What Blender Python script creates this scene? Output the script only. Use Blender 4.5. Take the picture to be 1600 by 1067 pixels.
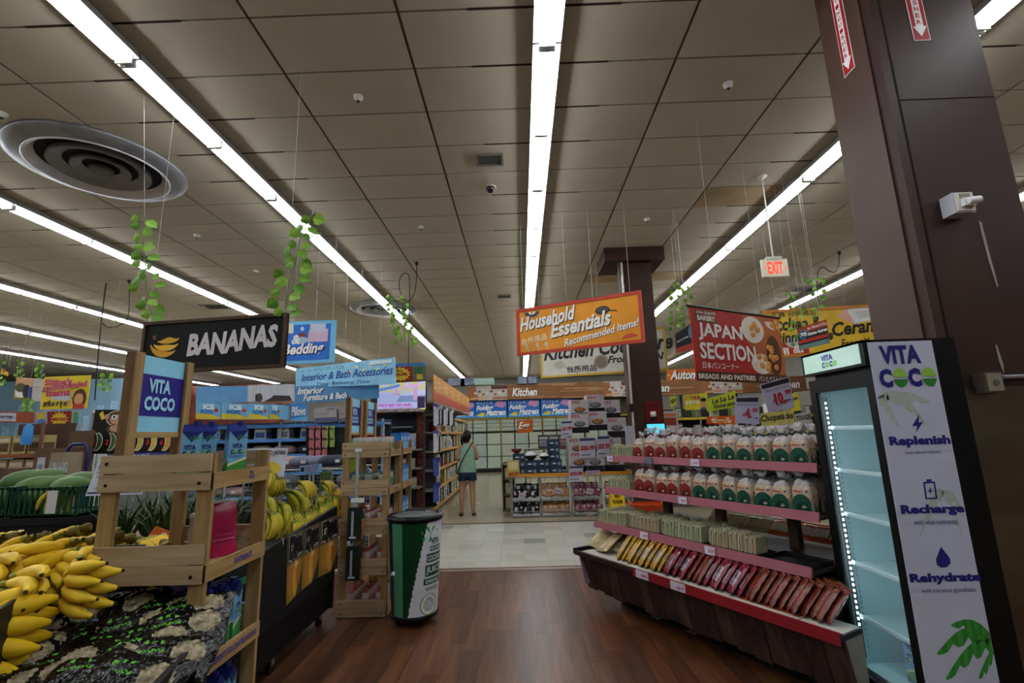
import bpy, math, random
from mathutils import Vector, Matrix
for o in list(bpy.data.objects): bpy.data.objects.remove(o)
COL=bpy.context.scene.collection
SC=bpy.context.scene
PI=math.pi
random.seed(7)
# ---------------- camera, world, exposure ----------------
CZ=1.55; FPX=741.27
_yaw,_pitch,_roll=-0.0135573,0.1908783,-0.0284128
cy,sy,cp,sp,cr,sr=math.cos(_yaw),math.sin(_yaw),math.cos(_pitch),math.sin(_pitch),math.cos(_roll),math.sin(_roll)
FW=Vector((sy*cp,cy*cp,sp)); _r=Vector((cy,-sy,0)); _u=_r.cross(FW)
RT=_r*cr+_u*sr; UP=-_r*sr+_u*cr
cam=bpy.data.cameras.new('camera'); camo=bpy.data.objects.new('camera',cam); COL.objects.link(camo)
cam.sensor_width=36; cam.lens=FPX/1600*36; cam.clip_start=.05; cam.clip_end=120
camo.matrix_world=Matrix(((RT.x,UP.x,-FW.x,0),(RT.y,UP.y,-FW.y,0),(RT.z,UP.z,-FW.z,CZ),(0,0,0,1)))
SC.camera=camo
wd=bpy.data.worlds.new('world'); SC.world=wd; wd.use_nodes=True
wd.node_tree.nodes['Background'].inputs[0].default_value=(.6,.65,.7,1); wd.node_tree.nodes['Background'].inputs[1].default_value=.02
vs=SC.view_settings; vs.view_transform='Standard'; vs.look='None'; vs.gamma=1; vs.use_curve_mapping=False
vs.exposure=1.7
TUBE_POWER=12.0
# ---------------- helpers ----------------
def _ray(px,py): return FW+RT*((px-800)/FPX)+UP*((533.5-py)/FPX)
def ay(px,py,y):            # a photo pixel seen at depth y -> place in the room
    d=_ray(px,py); return d*(y/d.y)+Vector((0,0,CZ))
def ax(px,py,x):
    d=_ray(px,py); return d*(x/d.x)+Vector((0,0,CZ))
def az(px,py,z):
    d=_ray(px,py); return d*((z-CZ)/d.z)+Vector((0,0,CZ))
def proj(p):
    v=Vector(p)-Vector((0,0,CZ)); d=v.dot(FW)
    if d<=.05: return None
    return (800+FPX*v.dot(RT)/d,533.5-FPX*v.dot(UP)/d,d)
def lin(h):
    h=h.lstrip('#'); c=[int(h[i:i+2],16)/255 for i in (0,2,4)]
    return tuple(((x+.055)/1.055)**2.4 if x>.04045 else x/12.92 for x in c)+(1,)
_mc={}
def C(h,r=.5,metal=0,noise=.05,sc=6,bump=0,alpha=1,emis=0,spec=None,h2=None,stretch=None,trans=0):
    if spec is None: spec=.5 if r<.3 else .2
    key=(h,r,metal,noise,sc,bump,alpha,emis,spec,h2,stretch,trans)
    if key in _mc: return _mc[key]
    m=bpy.data.materials.new('surface_'+h.lstrip('#')); m.use_nodes=True
    nt=m.node_tree; b=nt.nodes['Principled BSDF']; L=nt.links
    b.inputs['Roughness'].default_value=r; b.inputs['Metallic'].default_value=metal
    b.inputs['Specular IOR Level'].default_value=spec
    b.inputs['Alpha'].default_value=alpha
    if trans: b.inputs['Transmission Weight'].default_value=trans
    tc=nt.nodes.new('ShaderNodeTexCoord'); nz=nt.nodes.new('ShaderNodeTexNoise')
    nz.inputs['Scale'].default_value=sc; nz.inputs['Detail'].default_value=3
    if stretch:
        mp=nt.nodes.new('ShaderNodeMapping'); mp.inputs['Scale'].default_value=stretch
        L.new(tc.outputs['Object'],mp.inputs['Vector']); L.new(mp.outputs['Vector'],nz.inputs['Vector'])
    else: L.new(tc.outputs['Object'],nz.inputs['Vector'])
    rp=nt.nodes.new('ShaderNodeValToRGB'); c=lin(h); e=rp.color_ramp.elements
    e[0].position=.3; e[1].position=.7
    if h2: e[0].color=lin(h2); e[1].color=c
    else:
        e[0].color=tuple(max(0,x*(1-noise*2)) for x in c[:3])+(1,); e[1].color=tuple(min(1,x*(1+noise)) for x in c[:3])+(1,)
    L.new(nz.outputs['Fac'],rp.inputs['Fac']); L.new(rp.outputs['Color'],b.inputs['Base Color'])
    if emis:
        L.new(rp.outputs['Color'],b.inputs['Emission Color']); b.inputs['Emission Strength'].default_value=emis*.3
    if bump:
        bn=nt.nodes.new('ShaderNodeBump'); bn.inputs['Strength'].default_value=bump; bn.inputs['Distance'].default_value=.01
        L.new(nz.outputs['Fac'],bn.inputs['Height']); L.new(bn.outputs['Normal'],b.inputs['Normal'])
    _mc[key]=m; return m
def wood(h,h2,sc=3,stretch=(1,14,14),r=.55,spec=.2): return C(h,r,h2=h2,sc=sc,stretch=stretch,bump=.05,spec=spec)
class MB:
    def __init__(s): s.v=[];s.f=[];s.m=[];s.sm=[];s.mats=[]
    def mi(s,mat):
        if mat not in s.mats: s.mats.append(mat)
        return s.mats.index(mat)
    def add(s,vs,fs,mat,smooth=False):
        n=len(s.v); s.v+= [tuple(v) for v in vs]; k=s.mi(mat)
        for f in fs: s.f.append([i+n for i in f]); s.m.append(k); s.sm.append(smooth)
        return s
    def box(s,x0,x1,y0,y1,z0,z1,mat,M=None):
        vs=[Vector(p) for p in ((x0,y0,z0),(x1,y0,z0),(x1,y1,z0),(x0,y1,z0),(x0,y0,z1),(x1,y0,z1),(x1,y1,z1),(x0,y1,z1))]
        if M: vs=[M@v for v in vs]
        return s.add(vs,[(0,3,2,1),(4,5,6,7),(0,1,5,4),(1,2,6,5),(2,3,7,6),(3,0,4,7)],mat)
    def quad(s,a,b,c,d,mat): return s.add([a,b,c,d],[(0,1,2,3)],mat)
    def cyl(s,a,b,r0,r1,mat,n=12,caps=True,smooth=True):
        a=Vector(a);b=Vector(b);d=(b-a).normalized()
        t=Vector((0,0,1)) if abs(d.z)<.9 else Vector((1,0,0)); u=d.cross(t).normalized(); w=d.cross(u)
        vs=[a+(u*math.cos(2*PI*i/n)+w*math.sin(2*PI*i/n))*r0 for i in range(n)]+[b+(u*math.cos(2*PI*i/n)+w*math.sin(2*PI*i/n))*r1 for i in range(n)]
        s.add(vs,[(i,(i+1)%n,n+(i+1)%n,n+i) for i in range(n)],mat,smooth)
        if caps: s.add(vs,[tuple(reversed(range(n))),tuple(range(n,2*n))],mat)
        return s
    def lathe(s,prof,mat,n=24,c=(0,0,0),sx=1,sy=1,matfn=None):
        c=Vector(c); vs=[]
        for r,z in prof:
            for i in range(n): vs.append(c+Vector((r*sx*math.cos(2*PI*i/n),r*sy*math.sin(2*PI*i/n),z)))
        for k in range(len(prof)-1):
            for i in range(n):
                j=(i+1)%n; f=[vs[k*n+i],vs[k*n+j],vs[(k+1)*n+j],vs[(k+1)*n+i]]
                if matfn is None: continue
                s.add(f,[(0,1,2,3)],matfn(k,2*PI*(i+.5)/n),False)
        if matfn is None: s.add(vs,[(k*n+i,k*n+(i+1)%n,(k+1)*n+(i+1)%n,(k+1)*n+i) for k in range(len(prof)-1) for i in range(n)],mat,True)
        return s
    def tube(s,pts,rad,mat,n=6,smooth=True,caps=True):
        pts=[Vector(p) for p in pts]
        if not isinstance(rad,(list,tuple)): rad=[rad]*len(pts)
        vs=[]; u=None
        for i,p in enumerate(pts):
            d=(pts[min(i+1,len(pts)-1)]-pts[max(i-1,0)]).normalized()
            if u is None:
                t=Vector((0,0,1)) if abs(d.z)<.9 else Vector((1,0,0)); u=d.cross(t).normalized()
            else: u=(u-d*u.dot(d)).normalized()
            w=d.cross(u)
            for k in range(n):
                a=2*PI*k/n; vs.append(p+(u*math.cos(a)+w*math.sin(a))*rad[i])
        N=len(pts)
        s.add(vs,[(i*n+k,i*n+(k+1)%n,(i+1)*n+(k+1)%n,(i+1)*n+k) for i in range(N-1) for k in range(n)],mat,smooth)
        if caps: s.add(vs,[tuple(range(n-1,-1,-1)),tuple(range((N-1)*n,N*n))],mat)
        return s
    def loft(s,rings,mat,smooth=True,caps=True):
        n=len(rings[0]); vs=[p for r in rings for p in r]; N=len(rings)
        s.add(vs,[(i*n+k,i*n+(k+1)%n,(i+1)*n+(k+1)%n,(i+1)*n+k) for i in range(N-1) for k in range(n)],mat,smooth)
        if caps: s.add(vs,[tuple(range(n-1,-1,-1)),tuple(range((N-1)*n,N*n))],mat)
        return s
    def poly(s,pts,y,t,mat,M=None):      # flat shape in the x-z plane facing -y, thickness t behind y
        n=len(pts)
        ar=sum(pts[i][0]*pts[(i+1)%n][1]-pts[(i+1)%n][0]*pts[i][1] for i in range(n))
        if ar<0: pts=list(reversed(pts))
        vs=[Vector((x,y,z)) for x,z in pts]+[Vector((x,y+t,z)) for x,z in pts]
        if M: vs=[M@v for v in vs]
        return s.add(vs,[tuple(range(n)),tuple(range(2*n-1,n-1,-1))]+[(i,i+n,(i+1)%n+n,(i+1)%n) for i in range(n)],mat)
    def mesh(s,name):
        me=bpy.data.meshes.new(name); me.from_pydata(s.v,[],s.f)
        for m in s.mats: me.materials.append(m)
        for p,k,sm in zip(me.polygons,s.m,s.sm): p.material_index=k; p.use_smooth=sm
        me.update(); return me
    def build(s,name,parent=None,loc=(0,0,0),rz=0):
        o=bpy.data.objects.new(name,s.mesh(name)); COL.objects.link(o); o.location=loc; o.rotation_euler=(0,0,rz); o.parent=parent; return o
def mesh_obj(name,me,parent=None,loc=(0,0,0),rot=(0,0,0),scale=(1,1,1)):
    o=bpy.data.objects.new(name,me); COL.objects.link(o); o.parent=parent; o.location=loc; o.rotation_euler=rot; o.scale=scale; return o
def tag(o,label,cat,group=None):
    o['label']=label; o['category']=cat
    if group: o['group']=group
    return o
def struct(o): o['kind']='structure'; return o
def stuff(o): o['kind']='stuff'; return o
def thing(name,label,cat,loc=(0,0,0),rz=0,group=None):
    o=bpy.data.objects.new(name,None); COL.objects.link(o); o.location=loc; o.rotation_euler=(0,0,rz); o.empty_display_size=.1
    return tag(o,label,cat,group)
def _copytree(o,parent):
    c=o.copy(); COL.objects.link(c); c.parent=parent
    for ch in KIDS.get(o.name,[]) or []: _copytree(ch,c)
    return c
KIDS={}; CNT={}
def proto(root):
    def rec(o):
        KIDS[o.name]=list(o.children)
        for c in o.children: rec(c)
    rec(root); CNT[root.name]=0; return root
def put(root,loc,rot=0,label=None,scale=None,group=None):   # first call moves the original, later calls copy it
    if CNT[root.name]==0: r=root
    else: r=_copytree(root,None)
    CNT[root.name]+=1
    r.location=loc; r.rotation_euler=rot if isinstance(rot,(tuple,list)) else (0,0,rot)
    if scale: r.scale=(scale,)*3 if not isinstance(scale,(tuple,list)) else scale
    if label: r['label']=label
    if group: r['group']=group
    return r
ORD=['first','second','third','fourth','fifth','sixth','seventh','eighth','ninth','tenth','eleventh','twelfth','thirteenth','fourteenth','fifteenth','sixteenth','seventeenth','eighteenth','nineteenth','twentieth','twenty-first','twenty-second','twenty-third','twenty-fourth','twenty-fifth','twenty-sixth','twenty-seventh','twenty-eighth','twenty-ninth','thirtieth']
ORD+=['thirty-'+x for x in ORD[:9]]+['fortieth']+['forty-'+x for x in ORD[:9]]+['fiftieth']
# ---------------- lettering ----------------
_tc={}
def _glyphs(s,bold,shear,sp):
    k=(s,bold,shear,sp)
    if k in _tc: return _tc[k]
    cu=bpy.data.curves.new('lettering','FONT'); cu.body=s; cu.size=1; cu.offset=bold; cu.shear=shear; cu.resolution_u=2; cu.space_character=sp
    o=bpy.data.objects.new('lettering',cu)
    me=bpy.data.meshes.new_from_object(o)
    V=[(v.co.x,v.co.y) for v in me.vertices]; F=[tuple(p.vertices) for p in me.polygons]
    bpy.data.objects.remove(o); bpy.data.curves.remove(cu); bpy.data.meshes.remove(me)
    if not V: V=[(0,0),(1,0),(1,1)];F=[(0,1,2)]
    x0=min(v[0] for v in V);x1=max(v[0] for v in V);y0=min(v[1] for v in V);y1=max(v[1] for v in V)
    V=[((x-x0)/max(1e-6,x1-x0),(y-y0)/max(1e-6,y1-y0)) for x,y in V]
    _tc[k]=(V,F); return V,F
def txt(parent,s,org,ex,ez,w,h,mat,bold=.02,shear=0,slope=0,sp=1.0,lift=.002,wob=0,shadow=None,fn=None,name='lettering'):
    """lettering of width w, height h whose lower left corner is org, reading along ex, upright along ez"""
    V,F=_glyphs(s,bold,shear,sp)
    org=Vector(org);ex=Vector(ex);ez=Vector(ez);nn=ex.cross(ez)
    b=MB()
    def put_(dx,dz,l,m):
        vs=[]
        for x,y in V:
            yy=y*h+x*w*slope+(wob*h*math.sin(x*9+1) if wob else 0); p=(x*w+dx,yy+dz,l)
            vs.append(fn(p) if fn else org+ex*p[0]+ez*p[1]+nn*p[2])
        b.add(vs,F,m)
    if shadow: put_(h*.05,-h*.07,lift*.5,shadow)
    put_(0,0,lift,mat)
    return b.build(name,parent)
X=Vector((1,0,0));Y=Vector((0,1,0));Z=Vector((0,0,1))
class Sign:
    """a flat board: local x along its width, z up, front facing -y"""
    def __init__(s,name,label,cat,A,B,z0,z1,bg,t=.015,frame=None,fw=.03,group=None,wires=None,ceil=4.93,rot=0,wm=None):
        A=Vector(A[:2]);B=Vector(B[:2]);d=B-A; s.w=d.length; s.h=z1-z0; s.t=t
        s.root=thing(name,label,cat,(A.x,A.y,z0),math.atan2(d.y,d.x),group)
        s.root.rotation_euler.y=rot
        MB().box(0,s.w,0,t,0,s.h,bg).build('panel',s.root)
        s.y=0
        if frame:
            b=MB(); f=fw
            b.box(0,s.w,-.012,t,0,f,frame).box(0,s.w,-.012,t,s.h-f,s.h,frame).box(0,f,-.012,t,f,s.h-f,frame).box(s.w-f,s.w,-.012,t,f,s.h-f,frame)
            b.build('frame',s.root)
        for fx in wires or []:
            MB().cyl((fx*s.w,t/2,s.h),(fx*s.w,t/2,ceil-z0),.002,.002,wm or C('#b9b9b4',.4,noise=0),n=4).build('hanging_wire',s.root)
        s.art=MB(); s.k=0
    def p(s,pts,h,lay=None):     # polygon in board fractions
        s.k+=1; y=-.0008*(lay if lay is not None else 1+s.k*.12)-.0008
        s.art.poly([(a*s.w,b*s.h) for a,b in pts],y,-y,h if not isinstance(h,str) else C(h,.45)); return s
    def r(s,x0,z0,x1,z1,h,lay=None): return s.p([(x0,z0),(x1,z0),(x1,z1),(x0,z1)],h,lay)
    def e(s,cx,cz,rx,rz,h,n=18,a0=0,a1=2*PI,lay=None):
        return s.p([(cx+rx*math.cos(a0+(a1-a0)*i/n),cz+rz*math.sin(a0+(a1-a0)*i/n)) for i in range(n if a1-a0>6.2 else n+1)],h,lay)
    def star(s,cx,cz,r0,r1,n,h):
        a=s.w/s.h
        return s.p([(cx+(r0 if i%2 else r1)*math.cos(PI*i/n),cz+(r0 if i%2 else r1)*a*math.sin(PI*i/n)) for i in range(2*n)],h)
    def t_(s,text,x0,z0,x1,z1,h,**k):
        m=h if not isinstance(h,str) else C(h,.45,noise=.02)
        k.setdefault('lift',.0045)
        return txt(s.root,text,(x0*s.w,0,z0*s.h),X,Z,(x1-x0)*s.w,(z1-z0)*s.h,m,**k)
    def done(s):
        if s.art.v: s.art.build('artwork',s.root)
        return s.root
WHITE='#f4f4f2'; BLACK='#0c0c0d'

class QS:
    """a flat board given by its four corners (TL,TR,BR,BL); u runs right, v up"""
    def __init__(s,name,label,cat,TL,TR,BR,BL,bg,t=.006,group=None):
        s.o=Vector(BL); s.c=[Vector(p)-s.o for p in (BL,BR,TR,TL)]
        s.root=thing(name,label,cat,s.o,0,group); s.n=(s.c[1]).cross(s.c[3]).normalized(); s.k=0; s.c[2]=s.c[2]-s.n*s.c[2].dot(s.n)
        b=MB(); P=s.c+[p-s.n*t for p in s.c]; N=5
        b.add([s.q(i/N,j/N) for j in range(N+1) for i in range(N+1)],[(j*(N+1)+i,j*(N+1)+i+1,(j+1)*(N+1)+i+1,(j+1)*(N+1)+i) for j in range(N) for i in range(N)],bg)
        b.add(P,[(7,6,5,4),(0,4,5,1),(1,5,6,2),(2,6,7,3),(3,7,4,0)],bg); b.build('panel',s.root); s.art=MB()
    def q(s,u,v,l=0): a,b,c,d=s.c; return a*(1-u)*(1-v)+b*u*(1-v)+c*u*v+d*(1-u)*v+s.n*l
    def p(s,pts,h):
        s.k+=1; l=.001+.0001*s.k; m=h if not isinstance(h,str) else C(h,.45)
        ar=sum(pts[i][0]*pts[(i+1)%len(pts)][1]-pts[(i+1)%len(pts)][0]*pts[i][1] for i in range(len(pts)))
        if ar<0: pts=pts[::-1]
        s.art.add([s.q(u,v,l) for u,v in pts],[tuple(range(len(pts)))],m); return s
    def r(s,x0,z0,x1,z1,h): return s.p([(x0,z0),(x1,z0),(x1,z1),(x0,z1)],h)
    def e(s,cx,cz,rx,rz,h,n=16,a0=0,a1=2*PI): return s.p([(cx+rx*math.cos(a0+(a1-a0)*i/n),cz+rz*math.sin(a0+(a1-a0)*i/n)) for i in range(n if a1-a0>6.2 else n+1)],h)
    def t_(s,text,x0,z0,x1,z1,h,**k):
        m=h if not isinstance(h,str) else C(h,.45,noise=.02)
        fn=lambda p:s.q(x0+p[0],z0+p[1],.004+p[2])
        return txt(s.root,text,(0,0,0),X,Z,x1-x0,z1-z0,m,fn=fn,lift=k.pop('lift',.0015),**k)
    def done(s):
        if s.art.v: s.art.build('artwork',s.root)
        return s.root
    def wires(s,fs,ceil=4.93,r=.002):
        for f in fs:
            p=s.q(f,1,-.003); MB().cyl(p,Vector((p.x,p.y,ceil-s.o.z)),r,r,C('#b9b9b4',.4,noise=0),n=4).build('hanging_wire',s.root)
        return s
    def stem(s,fs,zb,h='#8a8a86'):
        for f in fs:
            p=s.q(f,0,-.004); MB().cyl(p,Vector((p.x,p.y,zb-s.o.z)),.004,.004,C(h,.4,noise=0),n=5).build('stand_rod',s.root)
        return s
# ================= room shell =================
CH=4.93; GX0=-0.894; GY0=3.249
XL,XR,YF,YB=-30.0,13.0,-5.0,30.0
grid_m=C('#5f5645',.8,sc=2,noise=.12)
cl=MB().box(XL,XR,YF,YB,CH+.012,CH+.12,grid_m).build('ceiling'); struct(cl)
tile_ms=[C('#aea593',.9,noise=.03,sc=1.3,bump=.05),C('#aaa18f',.9,noise=.03,sc=1.3,bump=.05),C('#b2a998',.9,noise=.03,sc=1.3,bump=.05)]
stain_m=C('#a08a68',.9,noise=.1,sc=3)
G=.013
def tile_mesh(m): return MB().box(-.61+G,.61-G,-.305+G*.7,.305-G*.7,-.008,.012,m).mesh('ceiling_tile')
tms=[tile_mesh(m) for m in tile_ms]; tstain=tile_mesh(stain_m)
cand=[]; rest=[]
i0=int((XL-GX0)/1.22)-1
for i in range(i0,i0+40):
    for j in range(-14,46):
        x=GX0+1.22*i+.61; y=GY0+.61*j+.305
        if x-.6<XL or x+.6>XR or y-.3<YF or y+.3>YB: continue
        q=proj((x,y,CH))
        if q and -60<q[0]<1660 and -40<q[1]<1067: cand.append((q[2],x,y,i,j))
        else: rest.append((x,y))
cand.sort()
for d,x,y,i,j in cand[:300]:
    me=tms[(i*7+j*3)%3]
    if (i,j) in ((3,5),(3,11),(2,11)): me=tstain
    mesh_obj('ceiling_tile',me,cl,(x,y,CH))
b=MB()
for d,x,y,i,j in cand[300:]: b.box(x-.61+G,x+.61-G,y-.305+G*.7,y+.305-G*.7,CH-.008,CH+.012,tile_ms[(i*7+j*3)%3])
for x,y in rest: b.box(x-.61+G,x+.61-G,y-.305+G*.7,y+.305-G*.7,CH-.008,CH+.012,tile_ms[0])
stuff(b.build('far_ceiling_tiles',cl))
slot_m=C('#2b1d16',.9)
sm_=MB().box(-.28,.28,-.012,.012,-.006,.003,slot_m).mesh('air_slot')
for k in range(-3,3):
    for j in range(0,16):
        for s in (-1,1):
            x=.326+3.66*k+s*.36; y=GY0+.61*j; q=proj((x,y,CH))
            if q and -30<q[0]<1630 and q[1]>-20 and random.random()<.8: mesh_obj('air_slot',sm_,cl,(x+random.uniform(-.05,.05),y,CH-.003))
# floor
beige=C('#9c9076',.16,noise=.04,sc=1.5,spec=.5)
fl=MB().box(XL,XR,YF,YB,-.12,-.006,C('#8d8470',.25,noise=.04,sc=1.5)).build('floor'); struct(fl)
fl_far=MB().box(XL,XR,8.88,YB,-.006,0,beige).box(XL,-2.75,YF,8.8,-.006,0,C('#8a7a63',.3,noise=.06)).box(4.4,XR,YF,8.8,-.006,0,C('#8a7a63',.3,noise=.06)).build('far_floor',fl)
MB().box(-2.75,4.4,8.8,8.88,-.006,.001,C('#2c2724',.5)).build('seam_strip',fl)
MB().box(-2.75,4.4,5.86,5.98,-.006,.004,C('#8d7f74',.35,metal=.5)).box(-2.75,4.4,5.955,5.985,.002,.006,C('#6b3b30',.5)).build('transition_strip',fl)
wp=[wood(a,b_,2.2,(9,.8,1),.34,.4) for a,b_ in (('#6a4026','#402414'),('#734830','#482b1a'),('#603a22','#3c2215'),('#5c3a28','#3a2418'),('#784d30','#4e301e'))]
pw=.127; PL=1.21
pms=[MB().box(-pw/2+.0007,pw/2-.0007,0,PL-.0015,-.006,0,m).mesh('plank') for m in wp]
under=MB().box(-2.75,4.4,YF,5.86,-.02,-.0065,C('#24130c',.6)).build('underlay',fl)
b=MB(); n=0
for i in range(56):
    x=-2.75+pw/2+i*pw; off=random.random()*PL
    y=-5.0
    row=[]
    yy=-PL+off+1.6
    # near planks no camera sees are one sheet
    while yy<5.86:
        y1=min(yy+PL,5.86)
        q=proj((x,min(y1,5.86),0))
        vis=q and -40<q[0]<1640 and q[1]<1120 and y1>2.0 and -2.0<x<2.45
        if vis and n<300:
            o=mesh_obj('plank',pms[(i*5+int(yy*7))%5],fl,(x,yy,0)); n+=1
            if yy+PL>5.86: o.scale=(1,(5.86-yy)/PL,1)
        else: b.box(x-pw/2+.001,x+pw/2-.001,max(yy,-5),y1-.0015,-.006,0,wp[(i*5+int(yy*7))%5])
        yy+=PL
b.box(-2.75,4.4,YF,1.6-PL,-.006,0,wp[0])
stuff(b.build('unseen_planks',fl))
tv=[C('#b3b0a6',.16,noise=.03,sc=4),C('#bab7ad',.16,noise=.03,sc=4),C('#aeaba1',.16,noise=.03,sc=4),C('#8f8d86',.2,noise=.03,sc=4)]
T=.305
vms=[MB().box(-T/2+.0006,T/2-.0006,-T/2+.0006,T/2-.0006,-.006,0,m).mesh('floor_tile') for m in tv]
b=MB()
for i in range(24):
    for j in range(10):
        x=-2.75+T/2+i*T; y=5.985+T/2+j*T
        if y+T/2>8.81: continue
        k=random.choice([0,0,1,1,2])
        if (i,j) in ((9,4),(12,5),(3,8),(4,8)): k=3
        if -2.2<x<2.6: mesh_obj('floor_tile',vms[k],fl,(x,y,0))
        else: b.box(x-T/2,x+T/2,y-T/2,y+T/2,-.006,0,tv[k])
b.box(-2.75,4.4,8.73,8.8,-.006,-.0005,tv[0])
stuff(b.build('outer_floor_tiles',fl))
# walls
wg=C('#8f8b82',.8,noise=.05,sc=1)
struct(MB().box(XL,XR,YB,YB+.1,0,CH,wg).build('wall_back'))
struct(MB().box(XL-.1,XL,YF,YB,0,CH,wg).build('wall_left'))
struct(MB().box(XR,XR+.1,YF,YB,0,CH,wg).build('wall_right'))
struct(MB().box(XL,XR,YF-.1,YF,0,CH,wg).build('wall_front'))
w=MB(); bl=C('#8fb6cf',.7,noise=.12,sc=.8); w.box(-29.9,-15.6,21.9,22.1,0,4.6,bl)
for i in range(23):
    x=-29.6+i*.62; h=random.uniform(.7,2.0); w.box(x,x+.3,21.885,21.9,1.6,1.6+h,C('#a9cfe6',.7,noise=.1)); w.box(x+.34,x+.55,21.885,21.9,1.6,1.6+h*.6,C('#7fa9c8',.7))
struct(w.build('wall_mural'))
w=MB(); w.box(-19.4,-13.0,25.9,26.1,0,4.6,C('#7a3e2c',.7,noise=.35,sc=2.5)); struct(w.build('wall_red'))
# ================= columns =================
brown=C('#35221a',.5,noise=.08,sc=2.5,bump=.03,spec=.2); brown2=C('#3a261c',.5,noise=.1)
cx0,cx1,cy0,cy1=2.47,3.16,2.8,3.26
t=thing('support_column','big dark brown painted steel column with steel wrap beside the drink fridge','column',(0,0,0))
b=MB().box(cx0,cx1,cy0,cy1,1.735,CH,brown); b.build('shaft',t)
MB().box(cx0-.012,cx0,cy0+.07,cy1+.004,1.735,CH-.01,C('#4a352c',.42,noise=.08,sc=2)).build('lit_left_face',t)  # plate over the left face, lighter brown stands for light falling there
MB().box(cx0+.055,cx0+.075,cy0-.004,cy0+.01,1.735,CH-.01,C('#160e0a',.8)).box(cx0-.003,cx0+.052,cy0-.01,cy0,1.735,CH-.01,brown2).build('corner_strip',t)
MB().box(cx0+.075,cx1,cy0-.003,cy0,3.618,3.624,C('#2a1a13',.8)).build('joint',t)
steel=C('#7d6f62',.34,metal=1,h2='#6a5a4c',sc=1.6,stretch=(.3,.3,3),bump=.4)
MB().box(cx0-.01,cx1+.01,cy0-.012,cy1+.01,0,1.735,steel).build('steel_wrap',t)
MB().poly([(2.87,2.76),(2.888,2.75),(2.892,2.55),(2.9,2.34),(2.892,2.33),(2.878,2.5)],cy0-.003,.003,C('#9a9288',.8)).poly([(2.805,1.98),(2.812,1.98),(2.825,1.86),(2.817,1.81),(2.806,1.88)],cy0-.003,.003,C('#9a9288',.8)).build('paint_chip',t)
t=thing('conduit_pipe','thin grey horizontal pipe end with peeling paint on the big column','pipe',(2.78,2.78,1.79))
MB().cyl((0,0,0),(.45,0,.004),.012,.012,C('#8f9094',.4,metal=.5),n=10).build('tube',t); MB().cyl((-.006,0,0),(.01,0,0),.016,.016,C('#77797d',.4,metal=.5),n=10).build('end_cap',t)
t=thing('outlet_box','square beige metal outlet box low on the big brown column','outlet',(2.63,2.8,1.70))
MB().box(0,.1,-.075,0,0,.115,C('#5b5347',.5,noise=.1)).build('box',t); MB().box(.008,.092,-.08,-.075,.008,.107,C('#877d6c',.45)).build('cover_plate',t)
MB().cyl((.055,-.081,.055),(.055,-.086,.055),.016,.016,C('#555c55',.4),n=12).build('socket',t)
t=thing('strobe_alarm','small white wall alarm box with a clear strobe on the big column','alarm',(2.66,2.8,2.78))
MB().box(0,.12,-.09,0,0,.13,C('#b9bcc4',.4)).build('housing',t); MB().box(.008,.112,-.1,-.09,.008,.122,C('#d7d4cc',.35)).build('face',t)
MB().box(.03,.09,-.105,-.1,.085,.115,C('#8a8475',.3)).build('window',t); MB().cyl((.045,-.13,.055),(.115,-.13,.062),.022,.022,C('#e6e6ea',.2),n=10).box(.03,.1,-.125,-.1,.03,.08,C('#d8d8d6',.3)).build('strobe',t); MB().cyl((.06,-.11,.028),(.085,-.11,.028),.01,.01,C('#8d7c55',.4),n=8).build('horn',t)
def ext_sign(label,org,ex):
    t=thing('extinguisher_sign',label,'sign',org); org=Vector((0,0,0)); nn=ex.cross(Z)
    red=C('#a3161c',.4); wh=C('#e8e6e6',.4)
    def q(b,x0,x1,z0,z1,l,m): b.add([ex*x0+Z*z0+nn*l,ex*x1+Z*z0+nn*l,ex*x1+Z*z1+nn*l,ex*x0+Z*z1+nn*l,ex*x0+Z*z0,ex*x1+Z*z0,ex*x1+Z*z1,ex*x0+Z*z1],[(0,1,2,3),(0,4,5,1),(1,5,6,2),(2,6,7,3),(3,7,4,0)],m)
    b=MB(); q(b,0,.11,0,.8,.003,wh); q(b,.005,.105,.005,.795,.004,red); b.build('panel',t)
    b=MB(); q(b,.03,.08,.11,.79,.005,wh); b.add([ex*p[0]+Z*p[1]+nn*.005 for p in ((.055,.03),(.1,.11),(.01,.11))],[(0,1,2)],wh); b.build('arrow',t)
    s='EXTINGUISHER'
    for i,c in enumerate(reversed(s)): txt(t,c,ex*.04+Z*(.125+i*.052)+nn*.0055,ex,Z,.03,.034,red,bold=.015,lift=.001)
ext_sign('red extinguisher arrow sign on the left face of the big brown column',(cx0-.014,3.1,4.04),-Y)
ext_sign('red extinguisher arrow sign on the camera-facing side of the big column',(2.72,cy0-.001,4.06),X)
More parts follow.
